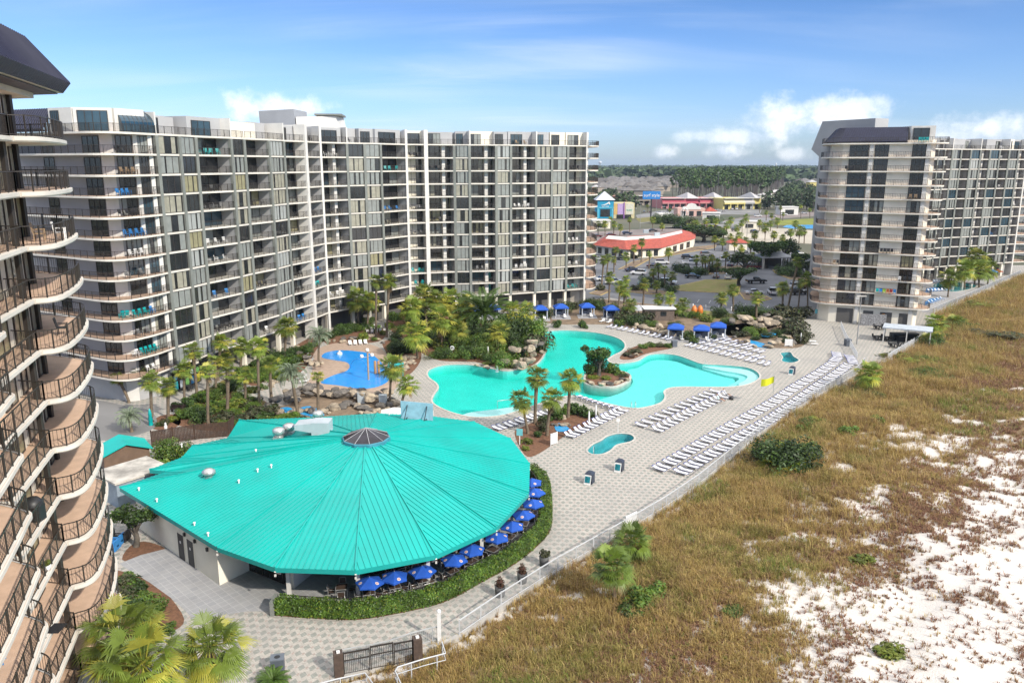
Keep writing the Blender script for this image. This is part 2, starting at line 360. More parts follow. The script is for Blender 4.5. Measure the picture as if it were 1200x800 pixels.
def sheet(name, pts, z, m, **kw):
    b = MB(); b.sheet(pts, z); return b.build(name, m, kind='structure', **kw)
def filled(name, outer, holes, z, m):
    import bmesh
    bm = bmesh.new(); ed = []
    for lp in [outer] + holes:
        vs = [bm.verts.new((x, y, z)) for x, y in lp]
        ed += [bm.edges.new((vs[i], vs[(i + 1) % len(vs)])) for i in range(len(vs))]
    bmesh.ops.triangle_fill(bm, use_beauty=True, use_dissolve=False, edges=ed)
    for f in bm.faces:
        if f.normal.z < 0: f.normal_flip()
    me = bpy.data.meshes.new(name); bm.to_mesh(me); bm.free(); me.materials.append(m)
    return link(name, me, kind='structure')
# ------------------------------------------------------------------ ground, deck, pools
FENCE = GL([(300, 835), (372, 800), (440, 778), (518, 752), (537, 743), (585, 710), (648, 669.5), (720, 629), (780, 593), (819, 566), (900, 499.5), (949.5, 468), (1001.8, 439), (1012, 427)])
FENCE2 = GL([(1040, 422.5), (1098, 388), (1092, 367), (1153, 340), (1195, 321), (1240, 312)])
EDGE = FENCE + FENCE2
pool_px = [(501.4,437),(506,432),(520.4,428),(541.8,427.2),(558,428.6),(580,433),(594,434.8),(613,432.5),(627,428),(636,420),(640,409),(634,398),(634,391),(644,388),(660.5,387),(682,388),(705.6,391),(724.6,396.5),(732,403.6),(729,410.8),(717.5,416.7),(711.6,421.4),(717.5,425.5),(731.8,425.7),(748,422.8),(756,418),(763,415.3),(778.7,414.5),(794.5,416.6),(810,422),(823,426.3),(847,427.6),(870.6,429.7),(883.7,433.6),(890,440),(886,445.5),(873,450.7),(855,453),(826,453.2),(799.7,453),(784,454.4),(777.4,458.6),(778.7,465),(773.5,471.7),(757.7,476.4),(742,478),(717.5,473.7),(693.8,467.8),(677,463.5),(655.8,465),(632,472.5),(603.5,482),(584.5,486.8),(558,488.4),(534.6,484.4),(515.6,477),(507,470),(509.7,461.8),(514.4,454.7),(512,448.8),(503.8,442.8)]
POOL = smooth(GL(pool_px), 3)
spa1 = smooth(GL([(688.8,527.5),(695,521),(705,516),(712.5,511),(725,508),(738,509),(743,513.5),(737.5,517.5),(722.5,521),(715,527.5),(705,531.8),(693.8,531.8)]), 4)
spa2 = smooth(GL([(915,413.5),(925.7,412.7),(929.6,417.5),(936,422),(928,425),(916.5,423),(917.8,418.5)]), 4)
outer = [(-140, 18), (-60, 18)] + [(EDGE[0][0] - 3, 18)] + EDGE + [(230, 262), (-140, 262)]
filled('deck', outer, [POOL, spa1, spa2], 0.0, paver)
def basin(poly, depth, m, rimw=.3, wm=poolwater, wname='water'):
    if area(poly) < 0: poly = poly[::-1]
    b = MB(); n = len(poly); b.strip(poly + poly[:1], poly + poly[:1], -depth, 0.0); b.sheet(poly, -depth)
    b.build('pool_basin', m, kind='structure')
    c = MB(); o = offset(poly, rimw)
    for i in range(n):
        j = (i + 1) % n
        c.add([(*poly[i], -.1), (*poly[j], -.1), (*poly[j], .05), (*poly[i], .05), (*o[i], .05), (*o[j], .05), (*o[i], -.02), (*o[j], -.02)], [(0, 1, 2, 3), (3, 2, 5, 4), (4, 5, 7, 6)])
    c.build('pool_coping', coping, kind='structure')
    w = MB(); q = offset(poly, .02); w.prism(q, -depth - .1, -.12); w.build(wname, wm, kind='structure')
coping = mat('pale stone coping', (.50, .47, .42), .8, .1, 1.0)
basin(POOL, 1.45, plaster)
spaw = water_mat('spa water', (.25, .85, .85), dens=.4)
basin(spa1, .9, spaplaster, .25, spaw); basin(spa2, .9, spaplaster, .25, spaw)
# shallow end ledges of the main pool (steps under water), and the beach entry
def ledge(px, z):
    p = smooth(GL(px), 4); b = MB(); b.prism(p, -1.44, z); b.build('pool_step', plaster2, kind='structure')
ledge([(823,426.6),(847,428),(870.6,430.2),(883,434),(889,440),(885,445),(873,450),(868,451.4),(866,447),(873,443),(876,438.5),(866,435),(845,431.5)], -.32)
ledge([(823,426.7),(847,428),(870,431),(880,436),(877,443),(866,448),(862,452.2),(855,452.8),(853,448),(862,443),(866,438.5),(850,435),(836,431)], -.62)
ledge([(800,450),(790,452),(779,458),(779,464),(774,471),(757,475.6),(742,477),(718,472.8),(694,467),(702,461),(730,452),(742,440),(735,428),(748,424),(763,416.4),(779,415.6),(794,417.6),(810,423),(850,433),(862,440),(850,447),(850,452.4),(826,452.6)], -.98)
ledge([(558,487.4),(540,485),(552,480),(585,476),(600,474),(618,474),(604,480.8),(584.5,486)], -.35)
# islands in and beside the pool
isl_px = [(684,446),(688,451),(708,453.5),(722,453.3),(736,447.6),(740,442.5),(737,438),(727,434.5),(708,432.5),(692,434),(685,438.5)]
ISL = smooth(GL(isl_px), 4)
b = MB(); b.prism(ISL, -1.4, .12); b.build('pool_island', coping, kind='structure'); sheet('island_soil', offset(ISL, -.35 if area(ISL) > 0 else .35), .126, mulch)
def bed(px, m=mulch, z=.006, n=3, name='planting_bed'): return sheet(name, smooth(GL(px), n), z, m)
bed([(506,419),(520,423),(545,423.5),(562,425),(585,431),(613,431),(630,426),(638,413),(636,403),(630,390),(612,381),(600,372),(560,362),(520,352),(480,350),(452,360),(456,385),(476,398),(488,410)])
bed([(222,470),(240,456),(262,452),(285,462),(310,470),(330,480),(345,497),(300,503),(250,505),(215,500),(200,490)])
bed([(278,440),(300,424),(330,414),(358,398),(372,393),(385,392),(372,408),(362,425),(350,440),(336,446),(318,442),(300,452),(286,448)])
bed([(380,392),(410,384),(440,381),(452,388),(448,398),(430,402),(402,401),(384,404)])
bed([(325,470),(345,455),(362,452),(385,460),(410,464),(440,466),(462,468),(466,474),(455,484),(400,490),(350,494),(318,490)], soil)
bed([(449,400),(470,398),(488,404),(494,415),(490,428),(478,440),(468,440),(462,425),(452,412)])
bed([(603,506),(612,500),(640,488),(660,480),(690,482),(694,490),(690,497),(670,505),(650,519),(632,531),(618,535),(608,522)])
bed([(626,374),(650,362),(690,350),(760,356),(830,360),(880,366),(915,371),(916,380),(884,389),(860,393),(830,392),(800,390),(762,388),(745,386),(720,381),(690,380),(655,380)], soil)
bed([(838,386),(860,380),(890,378),(930,384),(946,395),(944,402),(934,407.5),(905,407.5),(880,403),(850,398)], soil)
bed([(726,419),(735,410),(752,403.5),(770,402.2),(784,403.5),(789,407.2),(775,410.5),(757,414.5),(742,420.5),(731,421.5)])
bed([(143,655),(152,640),(168,634),(190,640),(194,648),(180,654),(160,659)])
bed([(128,672),(152,672),(180,682),(200,700),(216,725),(205,738),(180,745),(130,745)])
bed([(175,497),(188,487),(206,486),(212,495),(200,503),(182,503)])
sheet('lawn', smooth(GL([(258,447),(285,436),(325,417),(345,409),(352,412),(330,424),(300,436),(270,450)]), 3), .005, lawn)
sheet('lawn', smooth(GL([(800,367),(830,363.5),(880,365),(905,368),(890,373),(850,374),(815,373)]), 3), .011, lawn)
sheet('path', GL([(195,470),(222,455),(262,440),(300,421),(335,404),(392,377),(400,381),(345,408),(300,430),(250,458),(215,478)]), .004, path_m)
sheet('path', smooth(GL([(330,445),(346,449),(352,462),(340,473),(318,478),(296,486),(288,483),(310,474),(330,465),(334,455),(322,449)]), 4), .009, path_m)
sheet('kids_pool_deck', smooth(GL([(366,422),(374,408),(400,401),(432,403),(452,413),(464,436),(466,452),(447,464),(410,463),(377,456),(360,449),(366,436)]), 4), .012, tanbrick)
KID = smooth(GL([(377.6,419),(381,413.5),(396.8,410.5),(417,411.5),(435,415),(446,424),(453,433.5),(456,444.8),(444,452.6),(426,455.6),(412.5,454.4),(396.8,451.5),(380,449.7),(376.5,447),(390,440),(405.8,434.6),(409.8,429),(405.8,424.5),(392,422)]), 4)
sheet('kids_pool_water', KID, .03, kidblue)
for p in [[(325,480),(336,477),(343,480),(338,485),(328,486)],[(350,479),(362,476),(374,480),(380,487),(366,488),(352,485)]]: sheet('stream', smooth(GL(p), 4), .05, streamb)
sheet('stream', smooth(GL([(872,398),(881,399),(893,402),(904,405),(902,408),(890,407),(880,404)]), 4), .06, streamb)
sheet('stream', smooth(GL([(893,393.5),(906,392.5),(909,395),(900,397.5),(892,396.5)]), 4), .5, streamb)
sheet('stream', smooth(GL([(650,498),(656,496),(663,499),(667,503),(660,506),(652,505)]), 4), .05, streamb)
# asphalt: service drive at left, car park, road
sheet('service_drive', smooth(GL([(105,470),(150,476),(178,482),(182,500),(150,512),(105,512)]), 3), .008, asphalt2)
sheet('patio', GL([(140,660),(165,650),(185,645),(205,640),(260,670),(330,660),(420,600),(560,560),(620,551),(638,562),(644,590),(642,622),(600,660),(520,702),(420,722),(340,720),(315,716),(290,716),(250,722),(228,728),(218,716),(200,700),(175,682),(145,664)]), .010, greypaver)
CP_ = GL([(640,356),(690,351),(715,349),(755,355.5),(800,360.5),(860,368),(905,371),(944,374),(948,340),(960,300),(905,292),(865,288),(830,283),(760,283),(690,288)])
sheet('car_park', CP_, .014, asphalt)
LAWN2 = GL([(786,337.5),(793,335.5),(827,328),(864,327.5),(868,335),(866,345.5),(847,343.5),(798,341)])
def island(poly, m, name='lawn', kerb=kerby):
    if area(poly) < 0: poly = poly[::-1]
    b = MB(); b.prism(poly, 0.0, .13); b.build('kerb', kerb, kind='structure'); sheet(name, offset(poly, -.3), .136, m)
island(LAWN2, lawn)
for px in [[(865,342),(878,345),(898,347),(905,350.5),(892,353.5),(872,351)],[(690,344),(706,338),(716,341),(704,346.5)],[(724,316),(740,307.5),(765,301),(760,305),(745,313)],[(737,338.5),(760,339.5),(782,341.5),(786,345),(760,345),(735,342)],[(905,316),(925,318),(945,323),(946,330),(925,327),(908,320)],[(830,322),(838,313),(870,311),(880,316),(860,320)],[(766,303),(800,297),(838,290.5),(840,287),(800,291),(765,298)]]:
    island(GL(px), soil, 'planting_bed')
b = MB()
for i in range(11):                                          # bay markings along the near kerb
    p = G(806 + i * 13.5, 349.5 + i * 1.25); q = G(803 + i * 13.6, 353.8 + i * 1.25); L = math.dist(p, q); d = ((q[0] - p[0]) / L, (q[1] - p[1]) / L); b.obox(p, d, 0, 4.5, -.06, .06, .015, .020)
for i in range(8):
    p = G(800 + i * 9, 313 + i * .6); b.obox(p, (.25, .97), 0, 4.5, -.06, .06, .015, .020)
b.build('bay_markings', paint, kind='structure')
# far ground
farground = mat('scrubby far ground', (.115, .105, .07), .95, .3, .012, coord='W', col2=(.055, .065, .035))
b = MB()
for x0, x1, y0, y1 in [(-9000, 9000, 262, 14000), (-9000, -140, -200, 262), (230, 9000, -200, 262)]: b.sheet([(x0, y0), (x1, y0), (x1, y1), (x0, y1)], -.03)
b.sheet([(-140, -200), (230, -200), (230, 18), (-140, 18)], -.03); b.build('ground', farground, kind='structure')
def far(name, px, z, m): sheet(name, GL(px), z, m)
far('road', [(690,283),(760,278),(835,270),(880,262),(905,257),(955,253),(955,248),(880,253),(830,262),(760,268),(690,272)], .0, mat('reddish road', (.22, .18, .165), .9, .12, .05, coord='W'))
far('road', [(760,268),(835,262),(960,278),(960,272),(900,268),(860,262)], .002, asphalt2)
far('sandy_lot', [(845,277),(850,268),(900,266.5),(955,270),(960,286),(900,284)], .004, mat('pale sandy lot', (.46, .41, .33), .9, .1, .05, coord='W'))
far('lawn', [(912,263.5),(914,258),(950,256),(958,256),(958,263),(935,264.5)], .006, mat('bright lawn', (.22, .24, .03), .95, .2, .05, coord='W'))
far('pond', [(917,266),(922,263.8),(950,263.5),(958,264),(958,268),(930,268)], .012, streamb)
far('mall_parking', [(745,252),(775,246.5),(850,244.5),(893,246),(890,252),(850,251),(790,256),(750,262)], .004, asphalt2)
far('lawn', [(745,256),(770,253.5),(790,253),(790,257),(750,261)], .008, mat('dry lawn', (.20, .18, .05), .95, .2, .05, coord='W'))
far('plaza', [(835,262),(860,257),(900,255),(905,259),(880,266),(850,268)], .006, asphalt2)

# ------------------------------------------------------------------ dunes
class VN:
    def __init__(s, seed): s.g = np.random.default_rng(seed).random((256, 256))
    def __call__(s, x, y):
        xi = np.floor(x).astype(int); yi = np.floor(y).astype(int); fx = x - xi; fy = y - yi; fx = fx * fx * (3 - 2 * fx); fy = fy * fy * (3 - 2 * fy)
        g = lambda i, j: s.g[i & 255, j & 255]
        return (g(xi, yi) * (1 - fx) + g(xi + 1, yi) * fx) * (1 - fy) + (g(xi, yi + 1) * (1 - fx) + g(xi + 1, yi + 1) * fx) * fy
    def fbm(s, x, y, o=4):
        r = 0; a = .5; t = 0
        for k in range(o): r = r + a * s(x * 2 ** k + 13.7 * k, y * 2 ** k + 7.3 * k); t += a; a *= .5
        return r / t
vn, vn2 = VN(3), VN(11)
EA = np.array(EDGE)
def edge_d(X, Y):                      # signed distance beyond the deck edge (positive on the dune side)
    best = np.full(X.shape, 1e9); sgn = np.zeros(X.shape)
    for a, b_ in zip(EA[:-1], EA[1:]):
        d = b_ - a; L2 = d @ d; t = np.clip(((X - a[0]) * d[0] + (Y - a[1]) * d[1]) / L2, 0, 1)
        qx = X - a[0] - t * d[0]; qy = Y - a[1] - t * d[1]; r = np.hypot(qx, qy); s = np.sign(d[1] * (X - a[0]) - d[0] * (Y - a[1]))
        m = r < best - 1e-6; best = np.where(m, r, best); sgn = np.where(m, s, sgn)
    return best * sgn
SL = np.array(GL([(640, 900), (790, 790), (840, 690), (950, 630), (1050, 585), (1120, 520), (1200, 490), (1330, 440), (1500, 400)]))
def sand_line(X, Y):
    global EA
    k = EA; EA = SL
    try: return edge_d(X, Y)
    finally: EA = k
def dune_h(X, Y, D):
    h = (vn.fbm(X / 14, Y / 14, 4) - .45) * 2.6 + (vn2.fbm(X / 3.1, Y / 3.1, 2) - .5) * .5
    far_ = np.clip((D - 2) / 12, 0, 1)
    return -.42 + h * far_ * .85 + .5 * far_
def sandiness(X, Y, D):
    s = sand_line(X, Y); n = vn.fbm(X / 6.0 + 40, Y / 6.0, 5); n2 = vn2.fbm(X / 1.3, Y / 1.3, 3)
    a = np.clip(1.02 + s / 28, -.4, 1.5) * .52 + (n - .5) * 1.0 + (n2 - .5) * .95 + .07 - .17 * np.clip((Y - 78) / 40, 0, 1) + .30 * np.clip((s - 3) / 16, 0, 1)
    v = np.clip((a - .34) / .48, 0, 1)
    strip_ = np.clip(1.0 - np.abs(D - .9 - 1.6 * (n2 - .5)) / .9, 0, 1)
    return np.maximum(v, strip_)
def build_dunes():
    mats_ = bpy.data.materials.new('dune sand and litter'); mats_.use_nodes = True; t = NT(mats_.node_tree); b = t.n['Principled BSDF']
    at = t.new('ShaderNodeAttribute', attribute_name='sand'); pos = t.new('ShaderNodeNewGeometry').outputs['Position']
    n = t.noise(pos, .8, 6, .7); n2 = t.noise(pos, 6, 4, .7)
    f = t.ramp(t.math('ADD', at.outputs['Fac'], t.math('MULTIPLY', t.math('SUBTRACT', n2, .5), .7)), .3, .7)
    litter = t.mix(n, (.17, .115, .065, 1), (.30, .21, .11, 1)); sand = t.mix(n, (.50, .455, .41, 1), (.66, .62, .575, 1))
    t.put(b.inputs['Base Color'], t.mix(f, litter, sand)); b.inputs['Roughness'].default_value = .95
    bn = t.new('ShaderNodeBump'); bn.inputs['Strength'].default_value = .6; bn.inputs['Distance'].default_value = .15; t.put(bn.inputs['Height'], n2); t.put(b.inputs['Normal'], bn.outputs[0])
    xs = np.concatenate([np.arange(-22, 80, .55), np.arange(80, 260, 1.6)]); ys = np.concatenate([np.arange(20, 150, .55), np.arange(150, 430, 1.8)])
    X, Y = np.meshgrid(xs, ys, indexing='ij'); D = edge_d(X, Y); Z = dune_h(X, Y, D); S = sandiness(X, Y, D)
    Z = np.where(D < 0, -.42, Z); ny = len(ys); idx = np.arange(X.size).reshape(X.shape)
    keep = (D[:-1, :-1] > -1.2) & (D[1:, 1:] > -1.2)
    q = np.stack([idx[:-1, :-1], idx[1:, :-1], idx[1:, 1:], idx[:-1, 1:]], -1)[keep]
    me = bpy.data.meshes.new('dunes'); co = np.stack([X, Y, Z], -1).reshape(-1, 3)
    me.vertices.add(len(co)); me.vertices.foreach_set('co', co.ravel().astype(np.float32)); me.loops.add(q.size); me.loops.foreach_set('vertex_index', q.ravel().astype(np.int32))
    me.polygons.add(len(q)); me.polygons.foreach_set('loop_start', np.arange(0, q.size, 4, dtype=np.int32)); me.polygons.foreach_set('use_smooth', np.ones(len(q), bool))
    a = me.attributes.new('sand', 'FLOAT', 'POINT'); a.data.foreach_set('value', S.ravel().astype(np.float32)); me.update(calc_edges=True); me.validate()
    me.materials.append(mats_); link('dunes', me, kind='structure')
build_dunes()
def blades(name, P, Hh, nb, spread, width, cols, mat_, seed):
    """clumps of curved blades: P (N,3) feet, Hh (N,) heights, cols (N,3) species colour"""
    r = np.random.default_rng(seed); N = len(P); M = N * nb; P = np.repeat(P, nb, 0); Hh = np.repeat(Hh, nb) * r.uniform(.55, 1.1, M); C = np.repeat(cols, nb, 0) * r.uniform(.75, 1.25, (M, 1))
    a = r.uniform(0, 2 * np.pi, M); lean = r.uniform(.15, 1.0, M) * spread; off = r.normal(0, .13, (M, 2)) * Hh[:, None] * 1.3
    d = np.stack([np.cos(a), np.sin(a)], -1); s = np.stack([-np.sin(a), np.cos(a)], -1) * (width * r.uniform(.6, 1.3, M))[:, None]
    B = P.copy(); B[:, :2] += off
    mid = B.copy(); mid[:, :2] += d * (lean * Hh * .35)[:, None]; mid[:, 2] += Hh * .6
    tip = B.copy(); tip[:, :2] += d * (lean * Hh)[:, None]; tip[:, 2] += Hh * (1.05 - .45 * lean)
    V = np.zeros((M, 5, 3)); V[:, 0] = B; V[:, 1] = B; V[:, 2] = mid; V[:, 3] = mid; V[:, 4] = tip
    V[:, 0, :2] -= s; V[:, 1, :2] += s; V[:, 2, :2] += s * .8; V[:, 3, :2] -= s * .8; V[:, 0, 2] -= .05; V[:, 1, 2] -= .05
    o = (np.arange(M) * 5)[:, None]; quads = o + np.array([0, 1, 2, 3]); tris = o + np.array([3, 2, 4])
    li = np.concatenate([quads.ravel(), tris.ravel()]).astype(np.int32); ls = np.concatenate([np.arange(M) * 4, M * 4 + np.arange(M) * 3]).astype(np.int32)
    me = bpy.data.meshes.new(name); me.vertices.add(M * 5); me.vertices.foreach_set('co', V.ravel().astype(np.float32)); me.loops.add(len(li)); me.loops.foreach_set('vertex_index', li)
    me.polygons.add(2 * M); me.polygons.foreach_set('loop_start', ls); me.update(calc_edges=True)
    at = me.attributes.new('species', 'FLOAT_COLOR', 'POINT'); at.data.foreach_set('color', np.concatenate([np.repeat(C, 5, 0), np.ones((M * 5, 1))], 1).ravel().astype(np.float32))
    me.materials.append(mat_); return me
def species_mat():
    m = bpy.data.materials.new('dune grass blade'); m.use_nodes = True; t = NT(m.node_tree); b = t.n['Principled BSDF']; out = t.n['Material Output']
    at = t.new('ShaderNodeAttribute', attribute_name='species'); t.put(b.inputs['Base Color'], at.outputs['Color']); b.inputs['Roughness'].default_value = .7; b.inputs['Specular IOR Level'].default_value = .25
    tr = t.new('ShaderNodeBsdfTranslucent'); t.put(tr.inputs[0], at.outputs['Color']); mx = t.new('ShaderNodeMixShader'); mx.inputs[0].default_value = .25
    t.l.new(b.outputs[0], mx.inputs[1]); t.l.new(tr.outputs[0], mx.inputs[2]); t.l.new(mx.outputs[0], out.inputs[0]); return m
specm = species_mat()
def dune_plants():
    r = np.random.default_rng(5)
    # candidates thinned with distance so that far clumps are fewer but larger
    N = 420000; u = r.random(N); Y = 30 * (330 / 30) ** u ** .9; X = r.uniform(-24, 1.0, N); X = X + Y * r.uniform(0, .72, N) + 8
    D = edge_d(X, Y); ux = np.abs(X / (Y + 1e-6)); k = (D > .25) & (X / Y < .78)
    X, Y, D = X[k], Y[k], D[k]; S = sandiness(X, Y, D); Z = dune_h(X, Y, D); sl_ = sand_line(X, Y)
    n = vn.fbm(X / 9 + 5, Y / 9 + 70, 4); g = vn2.fbm(X / 5 + 90, Y / 5, 3); near = np.clip(1 - (D - 6) / 22, 0, 1)
    redp_ = np.clip((.86 * (1 - near) + (n - .5) * 1.9 - .12), 0, 1) * (Y < 150) + .25 * (Y >= 150) * (n > .55)
    isred = r.random(len(X)) < redp_
    cover = r.random(len(X)) < np.clip(1.02 - S * np.where(isred, np.where(vn2.fbm(X / 2.6 + 31, Y / 2.6 + 8, 3) - np.clip(sl_ - 2, 0, 22) * .013 > .50, .62, .97), .985), 0, 1) * np.where(isred, .95, .5 + .35 * near) * np.clip(.15 + 1.7 * vn.fbm(X / 1.7 + 11, Y / 1.7 + 5, 3), .2, 1)
    X, Y, Z, D, isred, g, n, near = [q[cover] for q in (X, Y, Z, D, isred, g, n, near)]
    sc = np.clip(np.hypot(X, Y) / 60, .8, 2.6)
    gold = np.array([.37, .26, .09]); olive = np.array([.26, .225, .065]); green = np.array([.17, .215, .04]); red = np.array([.24, .125, .08]); brown = np.array([.30, .19, .10])
    w = np.clip((g - .47) * 5, 0, 1)[:, None]; C = gold * (1 - w) + olive * w; gg = ((g > .66) & (n < .46) & (r.random(len(X)) < .7))[:, None] | (r.random((len(X), 1)) < .04); C = np.where(gg, green, C)
    mixm = r.random((len(X), 1)); C = np.where(mixm < .22, brown, np.where(mixm > .86, np.array([.50, .38, .15]), C)); C2 = np.where(r.random((len(X), 1)) < .6, red, brown); C = np.where(isred[:, None], C2, C)
    Hh = np.where(isred, r.uniform(.18, .45, len(X)), r.uniform(.35, .95, len(X)) * (.42 + .75 * near) * (.45 + 1.1 * vn2.fbm(X / 2.3 + 3, Y / 2.3 + 60, 3))) * sc ** .75
    P = np.stack([X, Y, Z], -1); m = isred
    me = blades('dune_grass', P[~m], Hh[~m], 9, .95, .016, C[~m], specm, 1); link('dune_grass', me, kind='stuff')
    me = blades('dune_scrub', P[m], Hh[m], 8, 1.5, .026, C[m], specm, 2); link('dune_scrub', me, kind='stuff')
    print('tufts', len(X), int(m.sum()))
dune_plants()
# retaining edge under the deck fence
b = MB(); ew = resample(EDGE, 2.0); b.strip(ew, ew, -1.2, -.001); wo = offset(ew, .25, False); b.strip(wo, wo, -1.2, .06)
for i in range(len(ew) - 1): b.add([(*ew[i], .06), (*ew[i + 1], .06), (*wo[i + 1], .06), (*wo[i], .06)], [(0, 1, 2, 3)])
b.strip(ew, ew, -.001, .06); b.build('deck_edge_wall', concrete, label='low grey concrete edge wall between the pool deck and the dunes', category='wall')
# ------------------------------------------------------------------ condominium blocks
ZK = lambda k: 4.1 + 2.75 * k          # top of floor slab k; 12 = penthouse terrace
class Pool:                            # up to `cap` repeats of one part as their own objects, the rest as one
    def __init__(s, name, mats, parent, cap=96): s.name, s.mats, s.parent, s.cap, s.items = name, mats, parent, cap, []
    def add(s, mb, c, size):
        p = PX(*c); d = math.dist(c, (0, 0, H)); vis = 1.0 if -40 < p[0] < 1240 and -40 < p[1] < 840 else .01
        s.items.append((size / d * vis, mb))
    def flush(s):
        s.items.sort(key=lambda t: -t[0])
        for _, mb in s.items[:s.cap]: mb.build(s.name, s.mats, s.parent)
        if len(s.items) > s.cap:
            m = MB()
            for _, mb in s.items[s.cap:]: m.merge(mb)
            m.build(s.name, s.mats, s.parent, kind='stuff')
def udir(p, q): L = math.dist(p, q); return ((q[0] - p[0]) / L, (q[1] - p[1]) / L), L
def lerp(p, q, t): return tuple(p[i] + (q[i] - p[i]) * t for i in range(len(p)))
def glazing(p, q, z0, z1, npan, style, rr, t=0.0):
    """sliding glass wall from p to q (face to the right of p->q): frame plus panes with curtains behind"""
    d, L = udir(p, q); mb = MB(); fw = .07
    mb.obox(p, d, 0, L, t - .06, t + .03, z0, z0 + fw); mb.obox(p, d, 0, L, t - .06, t + .03, z1 - fw, z1)
    for i in range(npan + 1):
        s = L * i / npan; s0 = min(max(s - .04, 0), L - .08); mb.obox(p, d, s0, s0 + .08, t - .06, t + .032, z0 + fw, z1 - fw)
    for i in range(npan):
        s0, s1 = L * i / npan + .04, L * (i + 1) / npan - .04
        if style == 'dark': m = 1
        elif style == 'blue': m = 6
        elif style == 'beige': m = 2
        elif style == 'grey': m = 3
        elif style == 'pale': m = 5
        elif style == 'olive': m = 4
        elif style == 'mixb': m = 2 if i in (0, npan - 1) else 1
        elif style == 'mixg': m = 3 if (i + int(L * 7)) % 3 else 1
        else: m = rr.choice([1, 1, 2, 3])
        w = s1 - s0
        mb.obox(p, d, s0, s1, t - .05, t - .01, z0 + fw, z1 - fw, m)
        if m in (2, 3, 4, 5) and rr.random() < .45:         # curtain not quite drawn: a dark slit of glass
            c = rr.uniform(.1, .45) * w; side = rr.random() < .5
            mb.obox(p, d, s0 if side else s1 - c, s0 + c if side else s1, t - .04, t - .006, z0 + fw, z1 - fw, 1)
    return mb
def railing(pts, z, h=1.05, bal=.14, post=1.5, r=.012, close=False):
    mb = MB(); P3 = lambda q, zz: (q[0], q[1], zz)
    for a, b in zip(pts[:-1], pts[1:]):
        d, L = udir(a, b)
        mb.obox(a, d, 0, L, -.025, .025, z + h - .05, z + h); mb.obox(a, d, 0, L, -.015, .015, z + .08, z + .11)
    if bal:
        for q in resample(pts, bal): mb.add([(q[0] - r, q[1] - r, z + .1), (q[0] + r, q[1] - r, z + .1), (q[0] + r, q[1] + r, z + .1), (q[0] - r, q[1] + r, z + .1), (q[0] - r, q[1] - r, z + h), (q[0] + r, q[1] - r, z + h), (q[0] + r, q[1] + r, z + h), (q[0] - r, q[1] + r, z + h)], [(0, 1, 5, 4), (1, 2, 6, 5), (2, 3, 7, 6), (3, 0, 4, 7)])
    for q in resample(pts, post) + [pts[-1]]: mb.box(q[0] - .03, q[0] + .03, q[1] - .03, q[1] + .03, z, z + h + .02)
    return mb
SPOTS = []                              # places for balcony furniture: (block, floor, stack no, position, direction, distance)
STY_W = ['beige'] * 5 + ['grey'] * 6 + ['pale'] * 2 + ['dark'] * 4 + ['mixb'] * 2 + ['mixg'] * 4 + ['olive'] * 1
STY_B = ['dark'] * 9 + ['mixg'] * 4 + ['x'] * 4 + ['blue'] * 2 + ['grey'] * 2 + ['olive'] * 1
